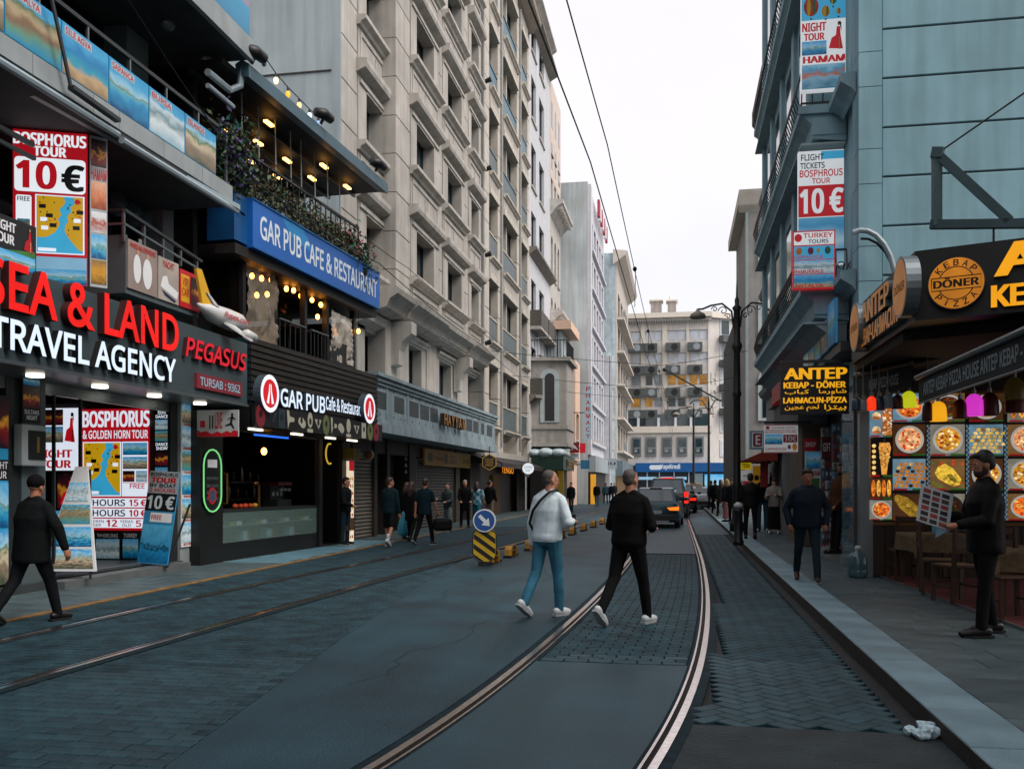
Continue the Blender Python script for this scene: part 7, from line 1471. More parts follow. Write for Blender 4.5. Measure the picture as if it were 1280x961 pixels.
for xa, xb in ((791, 802.5), (808, 821), (828, 840.5), (846.5, 859), (867, 879)):
    q = B(); q.box(kx(xa), kx(xb), -2.14, -2.0, kz(570.5), kz(547)); w_ = P('window', bk, q, M('bank_surround', '#6f7476', r=.7, v=.1)); q = B(); q.box(kx(xa + 2), kx(xb - 2), -2.18, -2.14, kz(567), kz(549.5)); P('pane', w_, q, wglass[3]); q = B(); q.box(kx(xa + 2), kx(xb - 2), -2.21, -2.18, kz(561), kz(560)); q.box(kx(xa + 3), kx(xb - 5), -2.2, -2.18, kz(566), kz(562)); P('sash', w_, q, panes[1])
bl_ = M('bank_blue', '#0f6fc0', r=.4, v=.08, e=.25); q = B(); q.box(kx(796), XC + 3, -2.7, -2.0, kz(590), kz(579)); sg_ = P('blue_sign', bk, q, bl_)
q = B(); tx(q, 'YapıKredi', kx(826), kx(850), kz(588), kz(580.5), -2.72, .04); P('lettering', sg_, q, M('bank_white', '#e5eef5', v=0, e=.5)); q = B()
for k in range(4): q.disc(kx(815.5 + 3 * k), kz(584.5), .3, .3, -2.71 - .004 * k, 12)
P('bank_emblem', sg_, q, M('bank_white'))
q = B(); q.box(X0, XC + 3, -2.1, .0, 0, kz(590)); P('ground_floor', bk, q, M('bank_ground', '#1f2a30', r=.3, v=.4, vs=.4))
for xa, xb in ((798, 821), (826, 841), (845, 858)): q = B(); q.box(kx(xa), kx(xb), -2.6, -2.2, kz(599.5), kz(596)); P('lit_strip', bk, q, M('lit_blue', '#9fd0ee', v=.1, e=.6))
for px in (796, 809, 824, 842, 860): q = B(); q.box(kx(px), kx(px + 1.5), -2.3, -2.1, 0, kz(590)); P('mullion', bk, q, panes[0])
q = B(); q.box(kx(868), kx(878), -2.3, -2.1, .2, kz(592)); P('door_panel', bk, q, M('door_pale', '#a9c4cc', v=.1, e=.2)); q = B(); q.box(kx(880), XC + 3, -2.8, -2.3, .2, kz(593)); P('poster_panel', bk, q, pic('bankp', SEA, .5))
# right wing, turned away
FBW = F(XC, 116, 32); wgm = TF('bank_wing', 'angled right wing of the grey office block with small balconies', 'building', FBW); q = B(); q.box(0, 14, .0, 14, 0, kz(398)); P('core', wgm, q, gb); q = B(); q.box(-.1, 14, -.5, .3, kz(399), kz(392)); P('cornice', wgm, q, gb2)
for r_ in range(6):
    for c_ in range(4):
        z = 5 + r_ * 3; x = 1.6 + c_ * 2.9; q = B(); q.box(x, x + 1.5, -.1, 0, z, z + 2.1); w_ = P('window', wgm, q, M('bank_frame')); q = B(); q.box(x + .2, x + 1.3, -.13, -.1, z + .2, z + 1.9); P('pane', w_, q, panes[(r_ + c_) % 3])
        if c_ < 3 and 1 < r_: q = B(); q.box(x - .2, x + 1.7, -1.1, -.14, z - .9, z - .05); P('balcony', wgm, q, M('balcony_dark', '#565c5e', v=.3))
for k in range(3): q = B(); letters(wgm, 'HOTEL'[k], (.3, 1.1, 14 - 2 * k, 15.4 - 2 * k), -.02, .1, M('letter_pale', '#c9c7c2'), M('letter_pale'), .03, name='letter')
# roof structures
q = B(); q.box(kx(806), kx(862), 4, 12, kz(397), kz(390)); q.box(kx(811), kx(845), 4.5, 10, kz(390), kz(383.5)); P('penthouse', bk, q, M('penthouse', '#c9bcb2', v=.08))
for xa, xb, yt in ((812, 826, 366), (834, 845, 367)): q = B(); q.box(kx(xa), kx(xb), 5, 7, kz(384), kz(yt)); ch_ = P('chimney', bk, q, M('chimney', '#9a948e', v=.15, streak=.2)); q = B(); q.box(kx(xa) - .2, kx(xb) + .2, 4.8, 7.2, kz(yt), kz(yt - 2)); P('cap', ch_, q, gb2)
q = B(); q.tube([(kx(837), 6, kz(366)), (kx(837), 6, kz(358))], .12, 6); P('antenna', bk, q, gb2)
# ================================================================== street furniture, wires, vehicles
iron2 = M('cast_iron', '#14181a', r=.45, v=.2); stY = M('stripe_yellow', '#c4a21a', r=.5, v=.1); whp = M('sign_paint_white', '#d8dde0', r=.4, v=.03); blp = M('sign_paint_blue', '#1b4f92', r=.35, v=.05)
pos = ground(606, 707, 0); kr = T('keep_right_sign', 'yellow and black striped keep right sign with a round blue arrow disc', 'traffic sign', pos, R(6))
w_, h_ = .225, .95
def plate_poly(w, z0, z1, r_): return [(r_ * math.cos(R(t)) if False else (w - r_) * s + r_ * math.cos(R(t)), zc + r_ * math.sin(R(t))) for s, zc, ts in ((1, z0 + r_, range(-90, 1, 18)), (1, z1 - r_, range(0, 91, 18)), (-1, z1 - r_, range(90, 181, 18)), (-1, z0 + r_, range(180, 271, 18))) for t in ts]
q = B(); q.prism(plate_poly(w_, .08, h_ - .2, .18), -.05, .05); P('plate', kr, q, stY)
def clip(poly, conv):
    for (ax, az), (bx, bz) in zip(conv, conv[1:] + conv[:1]):
        out = []; sd = lambda p: (bx - ax) * (p[1] - az) - (bz - az) * (p[0] - ax)
        for p, q_ in zip(poly, poly[1:] + poly[:1]):
            s0, s1 = sd(p), sd(q_)
            if s0 >= 0: out.append(p)
            if s0 * s1 < 0: u = s0 / (s0 - s1); out.append((p[0] + (q_[0] - p[0]) * u, p[1] + (q_[1] - p[1]) * u))
        poly = out
        if not poly: break
    return poly
q = B()
for k in range(6):
    z0 = -.08 + k * .2; c4 = clip([(-.23, z0 + .23), (.23, z0 - .1), (.23, z0), (-.23, z0 + .33)], plate_poly(w_ - .012, .09, h_ - .21, .17))
    if len(c4) > 2: q.quad(*[(x, -.053, z) for x, z in c4]); q.quad(*[(x, .053, z) for x, z in c4[::-1]])
P('stripe', kr, q, black); q = B(); q.tube([(x, -.04, z) for x, z in plate_poly(w_, .08, h_ - .2, .18)] + [(0 + w_ - .18, -.04, .08)], .014, 5); P('rim', kr, q, black)
q = B(); q.disc(0, h_ - .06, .225, .225, -.09, 28, -.02); P('disc', kr, q, whp); q = B(); q.disc(0, h_ - .06, .2, .2, -.093, 28); P('disc_face', kr, q, blp)
q = B(); c_, s_ = .7071, .7071; f = lambda u, v: (u * c_ + v * s_, -.096, h_ - .06 - u * s_ + v * c_)
q.quad(f(-.14, .035), f(.02, .035), f(.02, .1), f(.15, 0), f(.02, -.1), f(.02, -.035), f(-.14, -.035)); P('arrow', kr, q, whp)
q = B(); q.box(-.12, .12, -.1, .1, 0, .09); P('foot', kr, q, black)
sepm = M('separator_amber', '#a87a1e', r=.55, v=.35, vs=8); first = None
for i, (Y, lab) in enumerate(((18.3, 'joined to the striped keep right sign'), (20.0, 'left of the man in white'), (22.2, 'just past the man in white'), (26.8, 'just right of the man in white'), (29.0, 'second beyond the man in white'), (31.6, 'third beyond the man in white'), (34.2, 'fourth beyond the man in white'), (37.0, 'last of the row'))):
    X = -3.72 + (Y - 17.5) / 19.4 * .75
    if first is None:
        first = T('lane_separator', 'low yellow and black lane separator hoop ' + lab, 'lane separator', (X, Y, 0), R(-2), 'lane separators along the tram track')
        q = B(); q.prof([(-.34, 0), (-.32, .18), (-.26, .25), (.26, .25), (.32, .18), (.34, 0), (.22, 0), (.2, .13), (-.2, .13), (-.22, 0)], -.08, .08); P('hoop', first, q, sepm, bevel=.012)
        for s in (-1, 1): q = B(); q.box(-.09, .09, s * .36 - .06, s * .36 + .06, 0, .05); P('foot', first, q, black)
        q = B(); q.box(-.083, .083, -.1, .1, .17, .253); P('band', first, q, M('band_black', '#17140f', v=.2))
    else: clone(first, (X, Y, 0), R(-2 + (i % 3)), 'low yellow and black lane separator hoop ' + lab)
bo = T('bollard', 'black cast iron bollard with a pale top on the right kerb', 'bollard', ground(923, 681, .12)); q = B(); q.lathe([(.13, 0), (.13, .1), (.105, .14), (.1, .8), (.12, .84), (.09, .9)], (0, 0, 0), 16); P('post', bo, q, iron2, True); q = B(); q.lathe([(.09, .9), (.12, .94), (.1, 1.0), (.04, 1.04)], (0, 0, 0), 14); P('cap', bo, q, M('bollard_cap', '#a8aeb0', r=.3, v=.1), True)
# ornate lamp
LP = ground(921, 664, .12); lp = T('ornate_street_lamp', 'tall black double armed street lamp with scrollwork on the right kerb', 'street lamp', LP)
q = B(); q.lathe([(.22, 0), (.22, .25), (.17, .35), (.14, .5), (.13, 1.3), (.16, 1.4), (.12, 1.55), (.11, 4.2), (.15, 4.3), (.12, 4.4), (.1, 5.6), (.16, 5.75), (.16, 5.85), (.11, 5.95), (.1, 6.9), (.15, 7.0), (.06, 7.1), (.07, 7.25), (.03, 7.35), (.02, 7.7), (.004, 7.9)], (0, 0, 0), 16); P('post', lp, q, iron2, True)
for s, nm in ((-1, 'left'), (1, 'right')):
    q = B(); q.tube([(s * .1, 0, 6.4), (s * .16, 0, 6.9), (s * .45, 0, 7.15), (s * .8, 0, 7.1), (s * 1.05, 0, 7.0), (s * 1.2, 0, 7.0)], .032, 7); ar_ = P('arm', lp, q, iron2)
    q = B()
    for cx_, cz_, r_ in ((.42, 6.92, .15), (.68, 6.98, .1), (.27, 6.75, .1)): q.tube([(s * (cx_ + r_ * (1 - t / 9) * math.cos(t)), 0, cz_ + r_ * (1 - t / 9) * math.sin(t)) for t in np.linspace(0, 7.5, 22)], .016, 5)
    P('scroll', ar_, q, iron2)
    q = B(); q.lathe([(.03, .16), (.06, .1), (.1, .06), (.23, -.02), (.26, -.12), (.24, -.14), (.2, -.12)], (s * 1.2, 0, 6.86), 14); P('lamp_head', ar_, q, M('lamp_head', '#7f786c', r=.4, v=.1), True)
for i, (px, yb, ht) in enumerate(((867, 628, 8.3), (886, 630, 8.4))):
    p = ground(px, yb, 0); t = T('street_lamp', ('slim dark double armed lamp post before the bank, left one', 'slim dark double armed lamp post before the bank, right one')[i], 'street lamp', p, 0, 'lamp posts before the bank'); q = B(); q.lathe([(.22, 0), (.2, .8), (.12, 1), (.08, ht - .3), (.02, ht + .4)], (0, 0, 0), 10); P('post', t, q, iron2)
    for s in (-1, 1): q = B(); q.tube([(0, 0, ht - 1), (s * .5, 0, ht - .1), (s * 1.2, 0, ht - .1), (s * 1.5, 0, ht - .4)], .05, 6); P('arm', t, q, iron2); q = B(); q.lathe([(.05, .2), (.3, .05), (.32, -.05)], (s * 1.5, 0, ht - .6), 10); P('lamp_head', t, q, M('lamp_head'))
# overhead wires
def wire(nm, lab, pts, r=.014, sag=0., extra=None, grp=None):
    t = T(nm, lab, 'cable', (0, 0, 0), 0, grp); P_ = []
    for a, c in zip(pts[:-1], pts[1:]):
        for k in range(8): u = k / 8; P_.append(Vector(a).lerp(Vector(c), u) - Vector((0, 0, sag * 4 * u * (1 - u))))
    P_.append(Vector(pts[-1])); q = B(); q.tube(P_, r, 5); P('wire', t, q, iron); return t
ct_ = wire('tram_wire', 'lower overhead tram wire running down the street', [(-1.55, 1, 5.85), (-1.12, 12, 5.8), (-1.0, 30, 5.8), (-.75, 50, 5.8), (-.5, 78, 5.8), (-.5, 114, 5.8)], .009, 0)
ms_ = wire('tram_wire', 'upper overhead tram wire with hangers and dark clamps', [(-1.4, 1, 6.9), (-1.05, 14, 6.75), (-.95, 31, 6.7), (-.7, 50, 6.6), (-.45, 78, 6.5), (-.45, 114, 6.5)], .009, .05)
for Y, X in ((22, -1.0), (31, -.97), (42, -.82), (58, -.62)):
    q = B(); q.tube([(X, Y, 5.8), (X + .02, Y, 6.7)], .008, 4); P('hanger', ms_, q, iron); q = B(); q.ell((X, Y, 6.7), (.05, .06, .06), 8, 6); P('clamp', ms_, q, iron)
for i, (Y, z, lab) in enumerate(((44, 7.6, 'nearest span wire crossing the street at the lamp post'), (50, 7.1, 'middle span wire crossing the far street'), (58, 7.2, 'farthest span wire crossing before the bank'))): wire('span_wire', lab, [(-9.0, Y, z + .5), (-.7, Y, z - .4), (3.2, Y, z + .2)], .014, .05)
ra_ = wire('registration_arm', 'slanting dark registration arm holding the tram wire by the lamp post', [(-.6, 44, 7.0), (1.9, 42, 5.3)], .035)
q = B(); q.ell((-.6, 44, 7.0), (.1, .1, .1), 8, 6); P('insulator', ra_, q, iron)
c0_ = F2.world(F2.x(236, -1.1), -1.1, 8.0)
wire('facade_cable', 'thin cable slung along the left facades over the blue sign', [F1.world(F1.x(130, -1.3), -1.3, 9.2), F2.world(F2.x(316, -1.), -1., 7.62), F2.world(F2.x(474, -1.), -1., 7.5), F3.world(F3.x(600, -.8), -.8, 7.6), F3.world(F3.x(660, -.8), -.8, 7.3)], .014, .12)
wire('facade_cable', 'second thin cable on the stone hotel front', [F2.world(F2.x(330, -.9), -.9, 8.3), F3.world(F3.x(474, .4) + .3, -.5, 8.6), F3.world(F3.x(601, -.4), -.4, 8.7), F3.world(F3.x(690, -.4), -.4, 8.5)], .012, .1)
# litter
q = B(); rr = random.Random(4)
for k in range(9): q.ell((rr.uniform(-.06, .07), rr.uniform(-.09, .09), rr.uniform(.02, .06)), (rr.uniform(.03, .06), rr.uniform(.03, .06), rr.uniform(.02, .04)), 8, 6)
li = ONE('crumpled_paper', 'crumpled pale paper lying in the gutter at the right kerb', 'litter', q, M('paper', '#a8c0c8', r=.8, v=.12, vs=20), False, ground(1150, 919, .002), .4)
for md, a_, v_ in (('REMESH', 'voxel_size', .008), ('DISPLACE', 'strength', .03)):
    m_ = li.modifiers.new(md.lower(), md); setattr(m_, a_, v_)
    if md == 'REMESH': m_.mode = 'VOXEL'
    else: tx_l = bpy.data.textures.new('crumple', 'VORONOI'); tx_l.noise_scale = .035; m_.texture = tx_l

# ------------------------------------------------------------------ cars
tyre = M('tyre', '#0d0d0e', r=.85, v=.15); rim = M('rim', '#8b9094', r=.3, m=.8, v=.1); lightr = M('tail_red', '#ff1f0a', v=0, e=1.6 / 1.0); lighto = M('tail_orange', '#ff7a1a', v=0, e=1.4); carglass = M('car_glass', '#16313a', r=.05, v=.1, spec=.9)
def car(name, label, cat, loc, rz, W, Lc, H, body, belt, hood, deck, rake, lights, plate='#c8ccc8', roofm=None, van=False):
    """rear faces -y. belt: height of the window line; hood: front length; deck: boot length; rake: lean of the rear window"""
    t = T(name, label, cat, loc, rz); w = W / 2; zb = .2
    # lower body: cross sections from tail to nose
    secs = [(0, .82, zb + .16, belt - .14), (.05, .94, zb + .05, belt - .03), (.22, 1, zb, belt), (Lc * .5, 1, zb, belt), (Lc - hood, 1, zb, belt), (Lc - hood * .5, .98, zb, belt - .1), (Lc - .2, .92, zb + .02, belt - .28), (Lc, .75, zb + .16, belt - .45)]
    vs = []; q = B()
    for y, f, z0, z1 in secs:
        a = w * f; m_ = (z0 + z1) / 2
        vs += [(-a * .9, y, z0), (a * .9, y, z0), (a * .985, y, z0 + .14), (a, y, m_ + .04), (a * .955, y, z1 - .04), (a * .9, y, z1), (-a * .9, y, z1), (-a * .955, y, z1 - .04), (-a, y, m_ + .04), (-a * .985, y, z0 + .14)]
    n = 10; k = len(secs)
    q.add(vs, [(i * n + j, i * n + (j + 1) % n, (i + 1) * n + (j + 1) % n, (i + 1) * n + j) for i in range(k - 1) for j in range(n)] + [tuple(range(n))[::-1], tuple(range((k - 1) * n, k * n))]); P('body', t, q, body, True)
    # cabin
    r0, r1, r2, r3 = deck, deck + rake, Lc - hood - .75, Lc - hood + .1; a, c = w * .88, w * .7; z0, z1 = belt - .03, H
    q = B(); q.add([(-a, r0, z0), (a, r0, z0), (a, r3, z0), (-a, r3, z0), (-c, r1, z1 - .05), (c, r1, z1 - .05), (c * .98, r2, z1 - .03), (-c * .98, r2, z1 - .03), (-c * .9, r1 + .25, z1), (c * .9, r1 + .25, z1), (c * .88, r2 - .2, z1), (-c * .88, r2 - .2, z1)], [(0, 1, 5, 4), (1, 2, 6, 5), (2, 3, 7, 6), (3, 0, 4, 7), (4, 5, 9, 8), (5, 6, 10, 9), (6, 7, 11, 10), (7, 4, 8, 11), (8, 9, 10, 11)]); P('roof', t, q, roofm or body)
    def pane(nm, p):
        nn = (Vector(p[1]) - Vector(p[0])).cross(Vector(p[2]) - Vector(p[0])).normalized() * .012; q = B(); q.add([tuple(Vector(v) + nn) for v in p], [tuple(range(len(p)))]); return P(nm, t, q, carglass)
    L_ = lambda p0, p1, u: tuple(Vector(p0).lerp(Vector(p1), u))
    bl, br, tl, tr = (-a, r0, z0), (a, r0, z0), (-c, r1, z1 - .05), (c, r1, z1 - .05)
    def inset(A, Bq, C, D, u0, u1, v0, v1): e = lambda u, v: Vector(A).lerp(Vector(Bq), u).lerp(Vector(D).lerp(Vector(C), u), v); return [e(u0, v0), e(u1, v0), e(u1, v1), e(u0, v1)]
    pane('rear_window', inset(bl, br, tr, tl, .07, .93, .1, .9)); pane('side_window', inset(br, (a, r3, z0), (c * .98, r2, z1 - .03), tr, .06, .94, .1, .88)); pane('side_window', inset((-a, r3, z0), bl, tl, (-c * .98, r2, z1 - .03), .06, .94, .1, .88)); pane('windscreen', inset((a, r3, z0), (-a, r3, z0), (-c * .98, r2, z1 - .03), (c * .98, r2, z1 - .03), .06, .94, .1, .9))
    for s in (-1, 1):
        q = B()
        if van: q.box(s * w * .8, s * w * .985, -.02, .2, belt - .4, belt + .12)
        else: q.prism([(s * w * .5, belt - .2), (s * w * .97, belt - .16), (s * w * .97, belt - .3), (s * w * .62, belt - .3)] if s > 0 else [(s * w * .62, belt - .3), (s * w * .97, belt - .3), (s * w * .97, belt - .16), (s * w * .5, belt - .2)], -.015, .16)
        P('tail_light', t, q, lights)
        q = B(); q.ell((s * (w + .1), Lc - hood - .2, belt + .08), (.12, .06, .08), 8, 6); P('mirror', t, q, body, True)
        q = B(); q.prism([(s * w * .55, belt - .45), (s * w * .85, belt - .47), (s * w * .85, belt - .55), (s * w * .55, belt - .53)][::s], Lc - .06, Lc - .02); P('headlight', t, q, whp)
        for y in (.78, Lc - .85):
            q = B(); x = s * (w - .12); pl = [(.31 * math.cos(R(tt)), .31 * math.sin(R(tt))) for tt in range(0, 360, 20)]
            q.add([(x - .1, y + p[0], .31 + p[1]) for p in pl] + [(x + .1, y + p[0], .31 + p[1]) for p in pl], [tuple(range(18)), tuple(range(35, 17, -1))] + [(i, i + 18, (i + 1) % 18 + 18, (i + 1) % 18) for i in range(18)]); wh = P('wheel', t, q, tyre)
            q = B(); q.add([(x + s * .103, y + p[0] * .64, .31 + p[1] * .64) for p in pl], [tuple(range(18))]); P('rim', wh, q, rim)
    q = B(); q.box(-w * .88, w * .88, -.06, .1, zb + .06, zb + .3); P('bumper', t, q, M('bumper_dark', '#15181a', r=.5, v=.1), bevel=.03)
    q = B(); q.box(-w * .5, w * .6, -.075, -.06, zb + .03, zb + .08); P('bumper_trim', t, q, rim)
    q = B(); q.box(-.26, .26, -.045, -.02, belt - .42, belt - .31); pl_ = P('number_plate', t, q, M('plate' + plate, plate, v=.05)); q = B(); tx(q, '34 TR 482' if cat == 'car' else '34 T 917', -.22, .22, belt - .4, belt - .33, -.048, .02); P('lettering', pl_, q, M('plate_ink', '#17191c', v=0))
    q = B(); q.box(-w * .25, w * .25, r1 - .02, r1 + .05, z1 - .05, z1 - .01); P('brake_light', t, q, lightr if van else M('brake_off', '#5a1210', v=0))
    return t
c1m = M('car_teal_grey', '#233c44', r=.25, m=.4, v=.05); c2m = M('car_black', '#0e0f10', r=.2, v=.05); c3m = M('car_brown', '#2f2521', r=.3, m=.3, v=.05); c4m = M('car_silver', '#c9d2d8', r=.25, m=.1, v=.05); c5m = M('taxi_yellow', '#c98f12', r=.35, v=.05)
p = ground(818, 660, 0); car('parked_car', 'dark teal hatchback with orange tail lights, last in the queue of cars', 'car', (p.x, p.y, 0), R(-3), 1.8, 4.2, 1.48, c1m, .95, 1.1, .12, .55, lighto)
p = ground(834, 648, 0); car('people_carrier', 'tall black van with glowing red lights ahead of the teal hatchback', 'van', (p.x, p.y + .3, 0), R(-2), 1.95, 5.0, 1.92, c2m, 1.12, 1.2, .06, .22, lightr, van=True)
p = ground(852, 642, 0); car('dark_car', 'dark brown car partly hidden beyond the black van', 'car', (p.x - .1, p.y + 1.5, 0), R(-2), 1.85, 4.6, 1.62, c3m, 1.0, 1.2, .1, .5, lightr)
p = ground(878, 636, 0); car('silver_sedan', 'silver sedan with dark bumper and a red tail light near the right kerb', 'car', (p.x - .1, p.y, 0), R(4), 1.8, 4.5, 1.42, c4m, .98, 1.2, .75, .5, lightr)
car('yellow_taxi', 'yellow taxi just beyond the silver sedan', 'taxi', (p.x - .4, p.y + 7.5, 0), R(3), 1.78, 4.4, 1.68, c5m, 1.0, 1.15, .5, .45, lightr)
# ================================================================== people
SK = [M('skin_%d' % i, c_, r=.55, v=.1, vs=20) for i, c_ in enumerate(('#b07a60', '#a06a4e', '#8a5a42', '#c49480'))]
HB_, HG, HW, HL, HN = M('hair_black', '#14100e', r=.6, v=.3, vs=40), M('hair_grey', '#4a4541', r=.7, v=.35, vs=60), M('hair_white', '#a8a49c', r=.6, v=.2, vs=40), M('hair_blond', '#a5814a', r=.55, v=.3, vs=30), M('hair_brown', '#33211a', r=.55, v=.3, vs=30)
_tex = bpy.data.textures.new('folds', 'CLOUDS'); _tex.noise_scale = .16; _tex.noise_depth = 3
def sof(o, vox, it=4, disp=0.):
    m_ = o.modifiers.new('remesh', 'REMESH'); m_.mode = 'VOXEL'; m_.voxel_size = vox; m_.use_smooth_shade = True
    if disp: d_ = o.modifiers.new('folds', 'DISPLACE'); d_.texture = _tex; d_.strength = disp; d_.mid_level = .5; d_.texture_coords = 'LOCAL'
    s_ = o.modifiers.new('smooth', 'SMOOTH'); s_.factor = .5; s_.iterations = it
def cloth(key, col, r=.85, v=.14, vs=9, b=.35, bs=160): return M('cloth_' + key, col, r=r, v=v, vs=vs, b=b, bs=bs, spec=.12)
SHOE_W = M('shoe_white', '#c9d0d4', r=.5, v=.06); SOLE_W = M('shoe_sole', '#9a9fa2', r=.7, v=.1); SHOE_K = M('shoe_black', '#100f0f', r=.4, v=.2); SOLE_K = M('sole_black', '#0b0b0b', r=.8, v=0); EYE_W, EYE_K, LIP = M('eye_white', '#b8b4ae', r=.3, v=0), M('eye_dark', '#140d0a', r=.2, v=0), M('lip', '#7a3f38', r=.5, v=0)
def person(label, loc, rz, H=1.75, L=(0, 4, 3, 0), Rg=(0, 4, 3, 0), LA=(0, 8, 10, .1), RA=(0, 8, 10, .1), lean=2, yaw=0, pitch=0, top=None, topk='sweater', bot=None, botk='trousers', shoe=(SHOE_K, SOLE_K), hair=HB_, hairk='short', skin=0, vox=.012, girth=1., beard=None, face=True, group=None, hem=.0, slim=1.):
    """faces +y. L/Rg: hip flex, spread, knee bend, heel lift; LA/RA: shoulder flex, spread, elbow bend, inward turn (degrees)"""
    k = H / 1.75; sk = SK[skin]; t = T('person', label, 'person', loc, R(rz), group)
    rot = lambda v, a: Vector((v[0], v[1] * math.cos(a) - v[2] * math.sin(a), v[1] * math.sin(a) + v[2] * math.cos(a)))
    ln = R(lean); J = {}; V = Vector
    def low_(lg, kn):
        f, ab, _, hl = [R(q) for q in lg]; ank = -math.cos(f) * math.cos(ab) * .43 - math.cos(f - R(kn)) * .41
        return ank + min(-.065 * -math.sin(hl) - .05 * math.cos(hl), -.175 * math.sin(hl) - .055 * math.cos(hl), -.1 * math.sin(hl) - .055 * math.cos(hl))
    if max(L[3], Rg[3]) > 7:
        tr, st2 = (L, Rg) if L[3] > Rg[3] else (Rg, L); tgt = low_(st2, st2[2]); kn = min(range(0, 75), key=lambda q: abs(low_(tr, q) - tgt)); tr = (tr[0], tr[1], kn, tr[3])
        if L[3] > Rg[3]: L = tr
        else: Rg = tr
    hipz = .92; pel = V((0, 0, hipz + .03))
    sp = lambda h, y=0, x=0: pel + rot((x, y, h), -ln)
    for s, nm, lg, ar in ((-1, 'L', L, LA), (1, 'R', Rg, RA)):
        hip = V((s * .092, 0, hipz)); f, ab, kn, hl = [R(q) for q in lg]
        d1 = V((s * math.sin(ab), math.sin(f) * math.cos(ab), -math.cos(f) * math.cos(ab))); knee = hip + d1 * .43
        f2 = f - kn; d2 = V((s * math.sin(ab) * .55, math.sin(f2), -math.cos(f2))).normalized(); ank = knee + d2 * .415
        J['hip' + nm], J['knee' + nm], J['ank' + nm] = hip, knee, ank
        ff = lambda u, v, hl=hl, ank=ank: ank + V((0, u * math.cos(hl) - v * -math.sin(hl), 0)) * 1 + V((0, 0, -u * math.sin(hl) + v * math.cos(hl)))
        J['heel' + nm], J['ball' + nm], J['toe' + nm] = ff(-.065, -.05), ff(.1, -.055), ff(.175, -.055); J['hl' + nm] = hl
        sh = sp(.425, 0, s * .178); f, ab, el = [R(q) for q in ar[:3]]; inn = ar[3]
        u = V((s * math.sin(ab), math.sin(f) * math.cos(ab), -math.cos(f) * math.cos(ab))); elb = sh + u * .29
        w_ = V((s * math.sin(ab) * .4 - s * inn, math.sin(f + el), -math.cos(f + el))).normalized(); wr = elb + w_ * .25
        J['sh' + nm], J['elb' + nm], J['wr' + nm], J['hd' + nm] = sh, elb, wr, w_
    low = min(min(J['heel' + n].z, J['ball' + n].z, J['toe' + n].z) for n in 'LR') - .028
    off = V((0, 0, -low))
    for q in J:
        if isinstance(J[q], Vector) and not q.startswith('hd'): J[q] = J[q] + off
    pel = pel + off
    def ringloft(b, rings, n=18):       # rings: (centre, rx, ry)
        vs = [c_ + V((rx * math.cos(2 * math.pi * i / n), ry * math.sin(2 * math.pi * i / n), 0)) for c_, rx, ry in rings for i in range(n)]
        N = len(rings); b.add(vs, [(j * n + i, j * n + (i + 1) % n, (j + 1) * n + (i + 1) % n, (j + 1) * n + i) for j in range(N - 1) for i in range(n)] + [tuple(range(n - 1, -1, -1)), tuple(range((N - 1) * n, N * n))])
    def limb(b, pts, rad, n=10):
        P2, R2 = [], []
        for i in range(len(pts) - 1):
            for u in range(4): P2.append(pts[i].lerp(pts[i + 1], u / 4)); R2.append(rad[i] + (rad[i + 1] - rad[i]) * u / 4)
        P2.append(pts[-1]); R2.append(rad[-1]); b.tube(P2, R2, n)
        for p, r_ in ((pts[0], rad[0]), (pts[-1], rad[-1])): b.ell(p, (r_ * .98,) * 3, 10, 7)
        for p, r_ in zip(pts[1:-1], rad[1:-1]): b.ell(p, (r_ * 1.0,) * 3, 10, 7)
    g = girth
    nk, hc = sp(.5), sp(.66, .015); yw, pt = R(yaw), R(pitch)
    def hd(x, y, z):                    # head space: +y is the face
        y, z = y * math.cos(pt) - z * math.sin(pt), y * math.sin(pt) + z * math.cos(pt)
        return hc + V((x * math.cos(yw) - y * math.sin(yw), x * math.sin(yw) + y * math.cos(yw), z))
    b = B()
    # torso, slim under the clothes
    ringloft(b, [(sp(-.1), .12 * g, .09 * g), (sp(0), .145 * g, .1 * g), (sp(.14), .125 * g, .085 * g), (sp(.3), .145 * g, .098 * g), (sp(.42), .155, .09), (sp(.49), .08, .07)])
    limb(b, [nk - V((0, .0, .03)), hc - V((0, .01, .05))], [.062, .058])
    for s, nm in ((-1, 'L'), (1, 'R')):
        limb(b, [J['sh' + nm], J['elb' + nm], J['wr' + nm]], [.05, .038, .026]); limb(b, [J['hip' + nm], J['knee' + nm], J['ank' + nm]], [.075, .05, .036])
        limb(b, [J['ank' + nm], J['ball' + nm]], [.034, .03])
        d = J['hd' + nm].normalized(); side = d.cross(V((0, 0, 1))); side = V((1, 0, 0)) if side.length < .1 else side.normalized()
        wr = J['wr' + nm]; nrm = side.cross(d).normalized(); acr = V((0, 1, 0)) if abs(d.z) > .7 else side
        acr = (acr - d * acr.dot(d)).normalized(); nrm = d.cross(acr).normalized(); inw = nrm if nrm.x * s < 0 else -nrm
        limb(b, [wr, wr + d * .045, wr + d * .09], [.026, .033, .034]); limb(b, [wr + d * .03 + acr * .018, wr + d * .085 + acr * .026], [.02, .018]); limb(b, [wr + d * .03 - acr * .018, wr + d * .085 - acr * .026], [.02, .018])
        for i, ln_ in enumerate((.07, .08, .075, .058)):
            a0 = wr + d * .085 + acr * (.03 - .02 * i); limb(b, [a0, a0 + d * ln_ * .5 + inw * .012, a0 + d * ln_ * .78 + inw * .036], [.0088, .0082, .007], 7)
        a0 = wr + d * .03 + acr * .036; limb(b, [a0, a0 + d * .035 + acr * .022 + inw * .012, a0 + d * .065 + acr * .022 + inw * .03], [.012, .0105, .009], 7)
    # head
    def eh(x, y, z, r_): 
        q = B(); q.ell((0, 0, 0), r_, 14, 10); b.add([hd(x + p[0], y + p[1], z + p[2]) for p in q.v], q.f)
